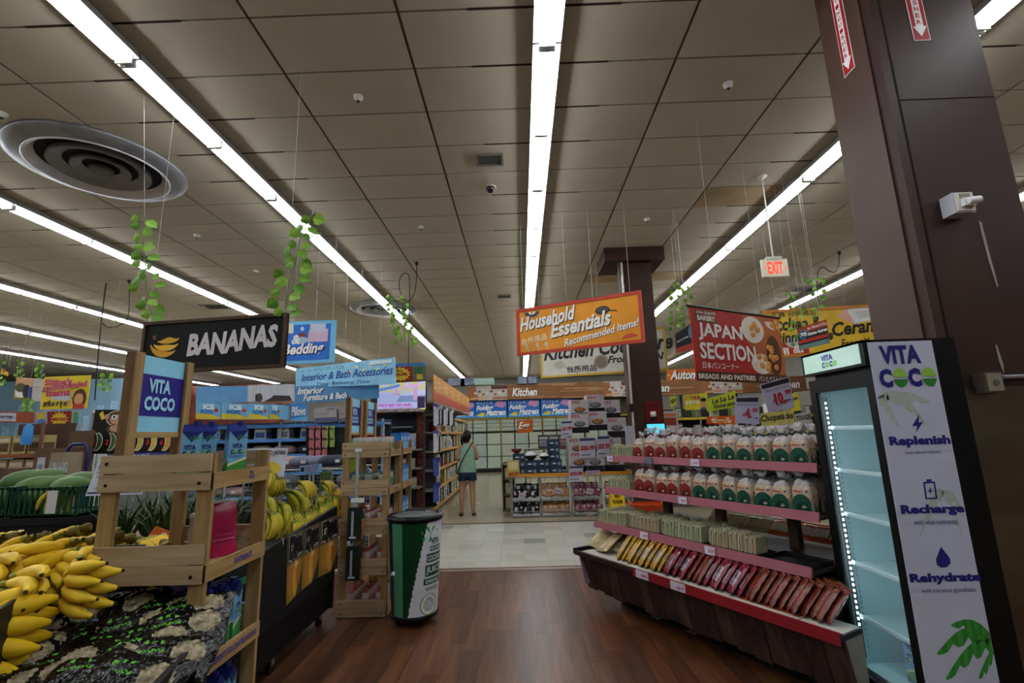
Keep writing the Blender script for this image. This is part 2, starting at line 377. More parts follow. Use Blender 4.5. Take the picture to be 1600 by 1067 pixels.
# middle column
t=thing('support_column','dark brown square column with wide capital standing behind the bakery rack','column')
MB().box(2.02,2.55,8.6,9.13,0,4.66,brown).build('shaft',t); MB().box(1.66,2.78,8.45,9.3,4.66,CH-.012,brown2).build('capital',t)
MB().cyl((1.99,8.56,1.3),(1.99,8.56,4.66),.02,.02,C('#b5b1a8',.35,metal=.4),n=10).cyl((1.93,8.56,1.9),(1.93,8.56,4.66),.01,.01,C('#6b655c',.4,metal=.3),n=8).build('conduit',t)
MB().box(1.92,2.0,8.48,8.56,1.86,2.0,C('#222224',.4)).build('junction_box',t)
t=thing('fire_sign','red square notice mounted on the middle brown column','sign',(2.22,8.595,1.62)); MB().box(0,.3,-.01,0,0,.42,C('#5c0f12',.4)).build('panel',t)
txt(t,'HOT DEALS',(.03,-.01,.31),X,Z,.24,.05,C('#1a0a0a',.5)); MB().box(.08,.2,-.014,-.01,.08,.14,C('#1c1010',.5)).lathe([(.0,.0),(.05,.0),(.05,.09),(0,.09)],C('#c9c4c0',.4),10,(.14,-.012,.15),1,.2).build('artwork',t)
t=thing('checkout_tablet','small tablet with a bright cyan screen on the middle brown column','tablet',(2.19,8.555,1.42))
MB().box(0,.36,-.03,0.03,0,.24,C('#141416',.35)).build('body',t); MB().box(.025,.335,-.034,-.03,.04,.22,C('#4fb6dd',.3,emis=1.2,noise=.02)).build('screen',t); txt(t,'robin',(.1,-.034,.12),X,Z,.15,.05,C('#d88a2b',.4,emis=.6))
MB().box(-.35,-.2,-.04,.03,-.2,.2,C('#9a97a0',.4)).build('card_reader',t)
# ================= fluorescent lights =================
def tube_mat():
    m=bpy.data.materials.new('glowing_tube'); m.use_nodes=True; nt=m.node_tree; b=nt.nodes['Principled BSDF']
    b.inputs['Base Color'].default_value=(.9,.9,.9,1); b.inputs['Emission Color'].default_value=(.90,.95,1.0,1); b.inputs['Emission Strength'].default_value=TUBE_POWER
    return m
tm=tube_mat(); hm=C('#d9dad8',.5,noise=.01); hm2=C('#8b8984',.6)
hb=MB().box(-.1,.1,-1.21,1.21,.06,.115,hm2)
hb.add([(-.12,-1.21,.035),(-.05,-1.21,.07),(.05,-1.21,.07),(.12,-1.21,.035),(-.12,1.21,.035),(-.05,1.21,.07),(.05,1.21,.07),(.12,1.21,.035)],[(0,4,5,1),(1,5,6,2),(2,6,7,3),(0,1,2,3),(4,7,6,5)],hm)
hb.add([(-.122,-1.21,.035),(-.122,1.21,.035),(-.1,1.21,.115),(-.1,-1.21,.115),(.122,-1.21,.035),(.122,1.21,.035),(.1,1.21,.115),(.1,-1.21,.115)],[(0,3,2,1),(4,5,6,7)],hm2)
hme=hb.mesh('housing')
tb=MB().cyl((0,-.575,0),(0,.575,0),.016,.016,tm,n=8).mesh('tube')
ho=MB()
for s in (-1,1):
    for yy in (-1.2,-.605,.605-.6,.6,1.2):
        pass
for yy in (-1.195,-.012,.012,1.195): ho.box(-.07,.07,yy-.008,yy+.008,-.022,.07,C('#c9c9c6',.4))
hol=ho.mesh('lamp_holders')
SN={0:'centre ceiling strip over the aisle',-1:'first strip left of the centre one',-2:'second strip left of the centre one',-3:'third strip left of the centre one',-4:'fourth strip left of the centre one',-5:'leftmost far ceiling strip',1:'first strip right of the centre one',2:'second strip right of the centre one'}
for k in range(-5,3):
    n=0
    for j in range(14):
        y=3.53-.0+1.22+2.44*(j-3); x=.326+3.66*k
        if y+1.22>28.6 or y-1.2<YF: continue
        q1=proj((x,y+1.2,4.82)); vis=q1 and -20<q1[0]<1620 and -5<q1[1]
        if vis: lab=f'{ORD[n]} lit twin-tube fixture from the front in the {SN[k]}'; n+=1
        else: lab='lit twin-tube fluorescent fixture overhead, outside the frame'
        t=thing('ceiling_light',lab,'light',(x,y,4.80),0,'fluorescent ceiling lights' if vis else 'unseen ceiling lights')
        hs_=mesh_obj('housing',hme,t); mesh_obj('lamp_holders',hol,hs_)
        for yy in (-.605,.605):
            for s in (-.045,.045): mesh_obj('tube',tb,t,(s,yy,.005))
# ================= ceiling fittings =================
dm=C('#7f7f83',.36,metal=.45,noise=.1); dk=C('#101010',.7)
dr=thing('ceiling_diffuser','large round grey metal air diffuser with nested rings near the top left','air vent',(-5.05,5.22,CH))
MB().lathe([(.86,0),(.885,-.015),(.87,-.045),(.80,-.075),(.70,-.09)],dm,48).build('outer_ring',dr)
MB().lathe([(.70,-.088),(.70,-.1),(.685,-.104),(.672,-.096),(.60,-.012)],C('#c4c4c8',.3,metal=.4),48).build('lip_ring',dr)
MB().lathe([(.50,-.02),(.505,-.07),(.495,-.085),(.475,-.08),(.36,-.02)],dm,40).build('ring',dr)
MB().lathe([(.29,-.03),(.295,-.075),(.285,-.085),(.27,-.08),(.18,-.03)],dm,36).build('ring',dr)
MB().lathe([(.12,-.05),(.125,-.085),(.06,-.095),(.0,-.095)],C('#5a564e',.4,metal=.4),30).build('core',dr)
MB().lathe([(.84,-.010),(0.0,-.010)],dk,30).build('throat',dr)
dr=proto(dr); put(dr,dr.location.copy())
put(dr,(-3.55,12.2,CH),0,'smaller looking round grey air diffuser far above the bath sign')
def vent(label,x,y,s=.3,h='#4a4945'):
    t=thing('ceiling_vent',label,'air vent',(x,y,CH-.008)); f=C('#6f6a5c',.6)
    MB().box(-s,s,-s*.75,-s*.62,-.02,0,f).box(-s,s,s*.62,s*.75,-.02,0,f).box(-s,-s*.85,-s*.62,s*.62,-.02,0,f).box(s*.85,s,-s*.62,s*.62,-.02,0,f).build('frame',t)
    b=MB(); b.box(-s*.85,s*.85,-s*.62,s*.62,-.008,-.002,C(h,.8))
    b.build('grille',t)
p=az(765,248,CH); vent('square grey ceiling vent above the dome camera',p.x,p.y,.17)
p=az(788,462,CH); vent('small grey ceiling vent far along the aisle beside the centre lights',p.x,p.y,.17)
p=az(1256,450,CH); vent('dark ceiling vent behind the exit sign',p.x,p.y,.3,'#241f1b')
p=az(337,478,CH); vent('dark ceiling vent above the bananas sign',p.x,p.y,.3,'#2a2724')
p=az(766,291,CH); t=thing('dome_camera','black dome security camera on the ceiling left of the centre lights','camera',(p.x,p.y,CH-.008))
MB().lathe([(.085,0),(.085,-.012),(.06,-.02)],C('#a79a86',.5),20).build('base',t); MB().lathe([(.062,-.015),(.062,-.04),(.05,-.07),(.028,-.09),(0,-.095)],C('#0b0b0d',.1),20).build('dome',t)
for i,(px,py,lab) in enumerate([(560,150,'white fire sprinkler on the ceiling left of the dome camera'),(1137,130,'white fire sprinkler on the ceiling right of the centre lights'),(308,366,'white sprinkler on the ceiling above the bananas sign'),(400,422,'small white sprinkler on the ceiling between two left strips'),(658,353,'tiny white sprinkler on the ceiling beside the left light strip'),(1011,341,'tiny white sprinkler on the ceiling left of the capital'),(4,176,'white sprinkler at the left edge of the ceiling')]):
    p=az(px,py,CH)
    if i==0:
        s0=thing('fire_sprinkler',lab,'sprinkler',p); MB().lathe([(.05,-.008),(.045,-.03),(.02,-.045),(.012,-.06)],C('#cfccc4',.4),14).build('cup',s0); MB().cyl((0,0,-.06),(0,0,-.075),.02,.008,C('#2b2622',.5),n=8).build('deflector',s0); proto(s0)
    put(s0,p,0,lab)
for i,(px,py,lab) in enumerate([(1045,547,'small dark dome camera far over the pillow aisle'),(858,389,'dark recessed ceiling hole right of the centre strip')]): pass
# exit sign
p0=az(1190,275,CH); pe=ay(1208,421,p0.y)
t=thing('exit_sign','lit red EXIT sign hanging from the ceiling on a white pole','sign',(p0.x,p0.y,pe.z-.1))
MB().cyl((0,0,.27),(0,0,CH-pe.z+.1),.009,.009,C('#d8d6cf',.4),n=8).build('pole',t)
MB().lathe([(.07,CH-pe.z+.09),(.05,CH-pe.z+.07),(.015,CH-pe.z+.055)],C('#cfcabd',.5),16).build('canopy',t)
MB().box(-.1,.1,-.03,.03,.235,.27,C('#cfccc2',.5)).build('bracket',t); w=.17
MB().box(-w,w,-.02,.02,0,.235,C('#c4c0aa',.4,emis=.25)).build('panel',t)
rm=C('#ff3a22',.4,emis=1.6,noise=0)
txt(t,'EXIT',(-.1,-.02,.035),X,Z,.2,.165,rm,bold=.03); txt(t,'<',(-.15,-.02,.09),X,Z,.025,.05,rm); txt(t,'>',(.118,-.02,.09),X,Z,.025,.05,rm)
# hanging cables
def cable(label,pts,r=.008,plug=True):
    t=thing('hanging_cable',label,'cable',pts[0]); o=Vector(pts[0]); m=C('#141312',.5)
    # smooth
    P=[Vector(p)-o for p in pts]; Q=[]
    for i in range(len(P)-1):
        a=P[max(i-1,0)];b_=P[i];c=P[i+1];d=P[min(i+2,len(P)-1)]
        for s in range(5):
            u=s/5; Q.append(.5*((2*b_)+(c-a)*u+(2*a-5*b_+4*c-d)*u*u+(3*b_-a-3*c+d)*u**3))
    Q.append(P[-1])
    MB().tube(Q,r,m,n=6).build('cord',t)
    if plug: MB().cyl((0,0,0),(0,0,-.07),.035,.022,m,n=10).build('ceiling_plug',t)
p=az(651,409,CH); y=p.y
cable('looped black cable hanging from the ceiling above the video screen',[p]+[ay(a,b,y) for a,b in ((651,430),(648,455),(640,470),(630,466),(624,450),(625,435),(632,427),(639,432),(640,460),(639,500),(638,572))])
p=az(202,437,CH); y=p.y
cable('black cable draped from the ceiling left of the bananas sign',[p]+[ay(a,b,y) for a,b in ((202,460),(201,490),(195,503),(182,510),(168,511),(160,505))])
p=az(166,442,CH)
cable('long straight black drop cable at the far left',[p]+[ay(a,b,p.y) for a,b in ((162,470),(158,505),(153,560),(148,625))],.012,False)
p=az(1311,393,CH); y=p.y
cable('black cable with an S-bend hanging behind the exit sign',[p]+[ay(a,b,y) for a,b in ((1311,410),(1306,424),(1297,424),(1287,418),(1280,421),(1277,435),(1278,470))])
# ================= wooden drink racks =================
wd1=wood('#b09a78','#92795a',3,(1,12,12),.6); wd2=wood('#a3855a','#84683f',3,(12,12,1),.6); wd3=wood('#a98a5c','#8a6b40',3,(12,1,12),.6)
darkw=wood('#77593a','#5b4028',3,(12,12,1),.6)
navy=C('#27227f',.45); sky=C('#86c4de',.5); scr=C('#0b0b0b',.4)
def logo(par,org,ex,w,m1,m2=None,lift=.003,fn=None):
    """two stacked rows of bold logo letters"""
    ez=Z; o=Vector(org)
    txt(par,'VITA',o+ex*(w*.08)+ez*(w*.42),ex,ez,w*.72,w*.34,m1,bold=.045,lift=lift,fn=(lambda p:fn((p[0]+w*.08,p[1]+w*.42,p[2]))) if fn else None)
    if m2 is None:
        txt(par,'COCO',o,ex,ez,w,w*.34,m1,bold=.045,lift=lift,fn=fn); return
    nn=ex.cross(ez)
    for i,(c,m) in enumerate((('C',m1),('●',m2),('C',m1),('●',m2))):
        x=i*.255*w
        if c=='C': txt(par,'C',o+ex*x,ex,ez,w*.23,w*.34,m,bold=.06,lift=lift)
        else:
            b=MB(); cxx=o+ex*(x+w*.12)+ez*(w*.17)
            for (k,mm,a0,a1) in ((1,m,PI*1.05,PI*1.95),(2,C('#8dbb4c',.45),0,PI)):
                pts=[cxx+(ex*math.cos(a0+(a1-a0)*q/12)*w*.125+ez*(math.sin(a0+(a1-a0)*q/12)*w*.165+(.012*w if k==2 else 0)))+nn*lift for q in range(13)]
                b.add(pts,[tuple(range(13))],mm)
            b.build('coconut_letter',par)
LEV=[1.505,1.165,.825,.485,.145]
def rack(label,org,texts,front_only=False):
    t=thing('display_rack',label,'rack',org); W,D=.445,.42; lips=[]
    for x0,x1 in ((0,.06),(W-.065,W-.005)):
        for y0 in (0,D-.02):
            MB().box(x0,x1,y0,y0+.02,.05,1.505,wd2).build('post',t)
    for L in LEV:
        for k,(a,b) in enumerate(((L-.068,L),(L-.138,L-.072))):
            for y0 in (D,-.013):
                s=MB().box(-.006,W-.012,y0,y0+.013,a,b,wd1).build('slat',t)
        if True:
            b=MB()
            for x,z in ((.02,L-.03),(.026,L-.112),(W-.05,L-.112)): b.cyl((x,-.012,z),(x,-.0155,z),.0065,.0065,scr,n=8)
            b.build('screws',s)
        z=L-.125
        MB().box(.012,W-.018,.02,D-.02,z,z+.015,wd3).build('shelf',t)
        lips.append(MB().box(W-.016,W,0.0,D,z-.012,z+.05,wd3).build('shelf_lip',t)); MB().box(0,.012,.02,D-.02,z,z+.06,wd3).build('back_rail',t)
    for y0 in (.07,D-.04):
        MB().box(-.01,.03,y0-.02,y0+.02,1.36,1.935,darkw).box(.03,.04,y0-.02,y0+.02,1.36,1.935,wd2).build('header_post',t)
    MB().box(.005,.025,.09,D-.06,1.575,1.60,wd3).build('header_rail',t)
    hp=MB().box(.012,.022,.09,D-.06,1.60,1.93,sky).build('header_panel',t)
    MB().box(.022,.0235,.09,D-.06,1.668,1.85,navy).build('header_print',hp)
    logo(hp,(.0235,.13,1.692),Y,.185,C('#9bcfe3',.5))
    lm=C('#34328c',.5)
    for i,s in texts.items():
        z=LEV[i]-.125
        if s=='logo': logo(lips[i],(W,.24,z+.004),Y,.045,lm,lift=.0015)
        else: txt(lips[i],s,(W,.05 if len(s)>12 else .18,z+.009),Y,Z,.34 if len(s)>12 else .13,.025,lm,lift=.0015,bold=.02)
    for x in (.03,W-.04):
        for y0 in (.03,D-.03): MB().cyl((x-.012,y0,.025),(x+.012,y0,.025),.025,.025,C('#111',.5) if False else C('#151515',.5),n=10).box(x-.006,x+.006,y0-.012,y0+.012,.03,.055,C('#707074',.4,metal=.7)).build('caster',t)
    return t
R1=(-1.652,1.905,0)
rack('pale wooden drink rack with blue header beside the black snack bin',R1,{0:'logo',1:'NUTRIENTS',2:'INGREDIENTS YOU CAN PRONOUNCE',3:'HYDRATION'})
R2=(-1.668,4.52,0); R3=(-1.668,5.0,0)
rack('wooden drink rack full of cans between banana table and round cooler',R2,{0:'logo',1:'NUTRIENTS',2:'HYDRATION'})
rack('wooden drink rack standing directly behind the can rack',R3,{0:'logo',1:'NUTRIENTS'})
# cartons
cblue=C('#6ea6cf',.4,noise=.1); cwhite=C('#a9cbe0',.4); cnavy=C('#1f2a6e',.4); cgreen=C('#3f8a3f',.45); csand=C('#d6d3a0',.45)
def carton():
    t=thing('drink_carton','x','carton'); w=.037; h=.2
    b=MB().box(-w,w,-w,w,0,h,cblue)
    b.add([(-w,-w,h),(w,-w,h),(w,w,h),(-w,w,h),(-w,-.003,h+.032),(w,-.003,h+.032),(w,.003,h+.032),(-w,.003,h+.032)],[(0,1,5,4),(2,3,7,6),(1,2,6,5),(3,0,4,7),(4,5,6,7)],cnavy)
    for q in range(4):
        R=Matrix.Rotation(q*PI/2,4,'Z')
        e=-w-.0004
        for pts,m in (([(-w,0),(w,0),(w,.075),(-w,.045)],cgreen),([(-w,.045),(w,.075),(w,.083),(-w,.055)],csand),([(-w,h),(w,h),(0,h-.045)],cnavy),([(-w,0),(0,0),(-w,.03)],C('#2f73b8',.4))):
            b.poly(pts,e-.0004,.0004,m,R)
        for a in range(5):    # palm
            an=.3+a*.65; b.poly([(.012,.165),(.012+.026*math.cos(an),.165+.02*math.sin(an)),(.012+.02*math.cos(an+.3),.165+.017*math.sin(an+.3))],e-.0008,.0003,cgreen,R)
    t_b=b.build('body',t)
    MB().cyl((.012,0,h+.018),(.012,0,h+.045),.014,.014,cnavy,n=12).build('cap',t)
    # lettering on four sides
    for ex,off in ((X,Vector((0,-w-.001,0))),(Y,Vector((w+.001,0,0)))):
        logo(t_b,off-ex*.03+Z*.098,ex,.06,C('#201d66',.45),C('#5c9e3a',.45),lift=.001)
        txt(t_b,'Coconut',off-ex*.033+Z*.082,ex,Z,.05,.014,C('#2b3f8c',.5),shear=.3,lift=.001,bold=0)
    return proto(t)
ct=carton()
rx,ry=R1[0],R1[1]
CART=[(-.06,.0)]
def cart(x,y,z,rz,lab): put(ct,(x,y,z),rz,lab)
z=LEV[0]-.11
for i,(px,lab) in enumerate([(300,'blue coconut water carton leftmost on the top of the front wooden rack'),(322,'blue coconut water carton second on the top of the front wooden rack'),(368,'blue coconut water carton standing alone at the right of the top shelf')]):
    y=ry+(.2,.26,.3)[i]; p=ay(px,700,y); cart(p.x,y,z,.5+.15*i,lab)
for lv in (2,3,4):
    z=LEV[lv]-.11; n=0
    for i in range(3):
        for j in range(4):
            if lv==4 and i<1: continue
            n+=1
            nm={2:'third',3:'fourth',4:'lowest'}[lv]
            cart(rx+.11+i*.12,ry+.075+j*.085,z,.12*((i+j)%3)-.1,f'blue coconut water carton, row {["back","middle","front"][i]}, {ORD[j]} from the near end, {nm} shelf of front rack')
# pink pouch on the second shelf
t=thing('pink_pouch','glossy pink plastic pouch standing on the front wooden rack','pouch',(rx+.30,ry+.31,LEV[1]-.11))
pk=C('#b0174e',.2,noise=.15)
rings=[]
for zz,w_,d_ in ((0,.06,.03),(.012,.066,.035),(.04,.06,.035),(.06,.058,.03),(.14,.058,.028),(.2,.055,.022),(.225,.05,.012)):
    rings.append([(w_*math.copysign(abs(math.cos(a))**.4,math.cos(a)),d_*math.copysign(abs(math.sin(a))**.5,math.sin(a)),zz) for a in [2*PI*i/20 for i in range(20)]])
MB().loft(rings,pk).build('bag',t); MB().box(-.045,.045,-.036,-.0345,.07,.075,C('#d7648f',.4)).box(-.03,.03,-.036,-.0345,.09,.093,C('#d7648f',.4)).build('print',t)
MB().box(-.05,.05,-.008,.008,.222,.236,C('#d9d6d6',.3)).build('seal',t); t.rotation_euler.z=.9
t=thing('clear_box','clear plastic box behind the pink pouch on the wooden rack','box',(rx+.2,ry+.33,LEV[1]-.11)); MB().box(-.04,.04,-.03,.03,0,.17,C('#b9a9a4',.3,alpha=.75)).build('tub',t); MB().box(-.042,.042,-.032,.032,.165,.18,C('#cfc9c9',.3)).build('lid',t)
# cans on rack 2 / 3
def can(body,band,lid):
    t=thing('drink_can','x','can'); r=.03
    MB().lathe([(.024,0),(r,.008),(r,.05)],C(body,.3,metal=.3),12).lathe([(r,.05),(r,.105)],C(band,.35),12).lathe([(r,.105),(r,.145),(.026,.156)],C(body,.3,metal=.3),12).build('body',t)
    MB().cyl((0,0,.154),(0,0,.162),.027,.027,C(lid,.35),n=12).build('lid',t); return proto(t)
cans=[can('#b4b2ad','#c3787c','#a8382e'),can('#a9aaa6','#4f8a63','#a8382e'),can('#9a9d98','#3f7a58','#3f6b4c')]
rx,ry=R2[0],R2[1]
for lv in range(5):
    z=LEV[lv]-.11
    for i in range(3):
        for j in range(5):
            if lv in(3,) and i==0: continue
            k=(0 if (i+j)%2 else 1) if lv==0 else 2 if lv in (1,) else 0
            put(cans[k],(rx+.1+i*.125,ry+.06+j*.075,z),j,f'{["silver pink","silver green","pale green"][k]} drink can, {["back","middle","front"][i]} row, {ORD[j]} from the near end, {["top","second","third","fourth","lowest"][lv]} shelf of can rack')
rx,ry=R3[0],R3[1]
def pack(nm):
    t=thing('drink_pack','x','drink pack'); MB().box(-.05,.05,-.06,.06,0,.19,C('#2f6fb4',.4)).box(.05,.0508,-.05,.05,.02,.1,C('#79b2d8',.4)).box(-.05,.05,-.0606,-.06,.02,.1,C('#79b2d8',.4)).build('box',t); txt(t,'VITA',(.0508,-.04,.11),Y,Z,.08,.04,C('#e8eef4',.4),bold=.04)
    MB().box(-.05,.05,-.06,.06,.19,.2,C('#1d2f78',.4)).build('top_flap',t); return proto(t)
pk_=pack('')
for lv in range(4):
    for j in range(3): put(pk_,(rx+.36,ry+.1+j*.125,LEV[lv]-.11),0,f'blue drink multipack {ORD[j]} from the near end on {["top","second","third","fourth"][lv]} shelf of rear wooden rack')
# tall white tap dispensers and green cups strips hanging on the can rack
t=thing('clip_strip','long clear clip strip hanging on the side of the can rack','clip strip',(R2[0]+.13,R2[1]-.02,.45))
MB().box(0,.03,-.004,0,.0,1.0,C('#b9bcb8',.25,alpha=.6)).build('strip',t); MB().box(-.01,.055,-.008,-.002,.97,1.0,C('#d5d8da',.4)).build('price_tag',t); MB().box(-.03,.09,-.012,-.002,.52,.56,C('#dadcd8',.4)).build('ticket_holder',t)
for k,zz in enumerate((.47,.14)):
    t=thing('snack_tube',f'green box with white stem label clipped to the can rack side, {["upper","lower"][k]} one','package',(R2[0]+.09,R2[1]-.045,zz+.18))
    MB().box(0,.12,-.03,.02,0,.28,C('#1c2b22',.5)).build('box',t); MB().box(.035,.055,-.034,-.03,.03,.25,C('#a8a8b8',.4)).box(.02,.08,-.034,-.03,.02,.035,C('#c8c8d8',.4)).build('label',t)
    b=MB()
    for q in range(7): b.cyl((.128,-.005,.02+q*.025),(.128,-.012,.02+q*.025),.012,.008,C('#b7742c',.5),n=6)
    b.build('beads',t)
# ================= round promotional cooler =================
t=thing('barrel_cooler','green and white round promotional drink cooler with black rim','cooler',(-.965,4.42,0))
g1=C('#10391f',.35,noise=.03); g2=C('#4a8468',.35,noise=.03); wh=C('#c8cad2',.35,noise=.03)
def cm(k,a):
    a=math.degrees(a)%360
    if a>285 or a<20: return wh
    if 256<a<=285: return g1 if k>-1 else wh
    if 228<a<=256: return g2
    if 205<a<=228: return C('#101812',.4)
    return wh
zs=[.07+i*(.83-.07)/40 for i in range(41)]
prof=[(.195+.04*(z-.07)/.76,z) for z in zs]
b=MB(); n=144
def cmz(k,a):
    m=cm(k,a); d=math.degrees(a)%360
    # white wedge widens towards the foot
    if 262<d<=310 and m in (g1,wh): return wh if d>310-(40-k)*1.08 else g1
    return m
b.lathe(prof,None,n,matfn=cmz); b.build('body',t)
MB().lathe([(.0,.05),(.19,.05),(.205,.06),(.205,.085),(.195,.09)],C('#0d0d0e',.4),36).build('base',t)
MB().lathe([(.232,.82),(.245,.83),(.248,.85),(.24,.87),(.21,.875)],C('#0d0d0f',.3),36).build('rim',t)
MB().lathe([(.21,.868),(.15,.89),(0,.9)],C('#9fa6a8',.06,alpha=.35),30).build('lid',t)
MB().lathe([(.205,.6),(.205,.84),(.2,.6),(0,.6)],C('#3b4a46',.4),24).build('inner_tub',t)
MB().tube([(-.1,0,.885),(-.08,.02,.905),(.08,.02,.905),(.1,0,.885)],.008,C('#2a2a2a',.3)).build('handle',t)
MB().cyl((-.185*.72,-.185*.82,.42),(-.215*.72,-.215*.82,.42),.02,.014,wh,n=12).build('latch',t)
for a in (0,1.57,3.14,4.71): MB().cyl((.14*math.cos(a+.6)-.012,.14*math.sin(a+.6),.025),(.14*math.cos(a+.6)+.012,.14*math.sin(a+.6),.025),.025,.025,C('#0e0e0e',.5),n=10).build('caster',t)
def bend(a0,zb,rr=.0025):
    def f(p):
        z=zb+p[1]; r=.195+.04*(z-.07)/.76+rr; a=a0+p[0]/r; return Vector((r*math.cos(a),r*math.sin(a),z))
    return f
lg=C('#14482a',.4)
D=math.radians
def patch(a0,z0,w,h,m,rr=.0015):
    f=bend(a0,z0,rr); b=MB(); vs=[];N=8
    for i in range(N+1): vs+= [f((w*i/N,0,0)),f((w*i/N,h,0))]
    b.add(vs,[(2*i,2*i+2,2*i+3,2*i+1) for i in range(N)],m); b.build('print_panel',t)
logo(t,(0,0,0),X,.14,lg,None,fn=bend(D(316),.585))
patch(D(309),.50,.19,.07,lg); txt(t,'COCONUT',(0,0,0),X,Z,.17,.045,wh,fn=bend(D(311),.512,.0035),bold=.03)
patch(D(306),.39,.2,.09,lg); txt(t,'JUICE',(0,0,0),X,Z,.18,.065,wh,fn=bend(D(308),.402,.0035),bold=.03)
patch(D(303),.325,.2,.05,lg); txt(t,'DRINK',(0,0,0),X,Z,.15,.03,wh,fn=bend(D(308),.335,.0035),bold=.03)
txt(t,'WITH PULP',(0,0,0),X,Z,.14,.03,lg,fn=bend(D(308),.275),bold=.02)
f=bend(D(305),.17,.002); b=MB()
for rr,m in ((.085,C('#6d8f35',.45)),(.075,C('#e3e6dc',.4)),(.055,C('#a9aeb0',.4))):
    f=bend(D(305),.17,.002+.001*(.09-rr)*50); pts=[f((.05+rr*math.cos(2*PI*i/20),rr*math.sin(2*PI*i/20),0)) for i in range(20)]; b.add(pts,[tuple(range(20))],m)
b.build('coconut_print',t)
f=bend(D(318),.73,.002); b=MB()
for k in range(6):
    an=.2+k*.85; b.add([f((0,0,0)),f((.1*math.cos(an),.07*math.sin(an),0)),f((.085*math.cos(an+.35),.06*math.sin(an+.35),0))],[(0,1,2)],C('#3f9a58',.4))
b.build('palm_print',t)
# ================= produce: bananas =================
def banana_mesh(col,col2,tip='#3a2a14',stem='#7d8a2e',bend=1.5,fat=1):
    m=C(col,.5,noise=.1,sc=14,h2=col2); L=.19; n=9; pts=[]; R_=L/bend
    for i in range(n):
        a=bend*i/(n-1); pts.append(Vector((R_*math.sin(a),0,-R_*(1-math.cos(a)))))
    rad=[fat*q for q in (.0075,.0095,.0155,.0185,.0195,.019,.017,.012,.006)]
    b=MB().tube(pts[:2],rad[:2],C(stem,.5),n=6,caps=False).tube(pts[1:],rad[1:],m,n=7,caps=False)
    d=(pts[-1]-pts[-2]).normalized(); b.cyl(pts[-1],pts[-1]+d*.008,.006,.0045,C(tip,.7),n=6)
    return b.mesh('banana')
def ell0(x,ry,rz): return [(x,ry*math.cos(2*PI*i/8),-.008+rz*math.sin(2*PI*i/8)) for i in range(8)]
def hand(kind,n=5,layers=2,spread=.17,bend=1.5):
    col={'ripe':('#e0b81f','#c99f12'),'ripe2':('#e8c437','#d2a818'),'green':('#bfa52c','#9c9024'),'lime':('#aaa02c','#878a24'),'apple':('#d9a928','#b9871a')}[kind]
    me=banana_mesh(*col,stem={'ripe':'#8f8a2b','ripe2':'#8f8a2b','green':'#6f7d22','lime':'#66781f','apple':'#7a7a25'}[kind],bend=bend,fat=1.25 if kind[:4]=='ripe' else 1)
    t=thing('banana_bunch','x','bananas')
    for l in range(layers):
        nn=n-l
        for i in range(nn):
            a=(i-(nn-1)/2)
            o=mesh_obj('banana',me,t,(.004-l*.012,a*.023,-l*.03),(a*.10,.12*l,a*spread),(1+.03*((i*3+l)%3-1),)*3)
    MB().loft([ell0(-.03,.010,.016),ell0(-.012,.02,.02),ell0(.012,.022,.014)],C('#6a5c24',.7,noise=.2)).build('crown',t)
    return proto(t)
H={k:hand(k,n,l,s,b) for k,n,l,s,b in (('ripe',5,2,.16,1.15),('ripe2',4,2,.2,1.5),('green',5,2,.15,1.55),('lime',4,2,.2,1.35))}
def shape_plane(px,py,z0,y0,sl):
    d=_ray(px,py); t=(z0-y0*sl-CZ)/(d.z-sl*d.y); return d*t+Vector((0,0,CZ))
# bins
blk=C('#0b0b0c',.55,noise=.1); blk2=C('#141415',.5,noise=.1)
t=thing('produce_bin','long black produce bin holding the ripe bananas at left','bin',(-1.78,1.93,0))
fp_=[(0,0),(.27,-.55),(-.8,-1.1),(-1.5,.42),(-.02,.42)]
def prism(pts,z0,z1,m): return MB().loft([[(x,y,z0) for x,y in pts[::-1]],[(x,y,z1) for x,y in pts[::-1]]],m,False)
prism(fp_,.1,.98,blk).build('body',t); prism([(x*.94,y*.94) for x,y in fp_],0,.1,C('#050505',.7)).build('plinth',t); MB().box(-1.5,-.02,.42,.435,.1,1.08,blk2).build('rim',t)
spots=[(-8,846,'ripe',2.9,0),(38,846,'ripe',2.95,0),(74,842,'ripe',3.2,0),(98,834,'ripe2',3.14,0),(118,852,'ripe',2.8,0),(8,872,'ripe2',3.6,0),(140,848,'ripe',3.4,0),
 (25,884,'ripe2',-.9,1),(55,876,'ripe2',-.6,1),(88,882,'ripe',-1.2,1),(110,868,'ripe',3.0,0),(100,884,'ripe2',2.6,1),(40,890,'ripe',.3,1),(80,892,'ripe2',-1.0,1),(78,908,'ripe2',.5,1),(92,918,'ripe2',-1.1,1)]
for i,(px,py,k,a,side) in enumerate(spots):
    p=shape_plane(px,py,1.12,1.9,.2)
    rx_=random.choice((-1.3,1.3))+random.uniform(-.2,.2) if side else random.uniform(-.2,.2)
    p=p-Vector((math.cos(a),math.sin(a),0))*(.11 if side else .09)+Vector((0,0,.0 if side else .03))
    put(H[k],p,(rx_,random.uniform(.0,.25),a),f'ripe yellow banana bunch, {ORD[i]} of the left pile counted from its back',.98)
t=thing('black_crate','black crate carrying bananas right behind the front wooden rack','crate',(-2.08,2.48,0)); MB().box(-.36,.36,-.11,.12,0,.96,blk).build('body',t); MB().box(-.37,.37,-.12,.13,.96,.985,blk2).build('rim',t)
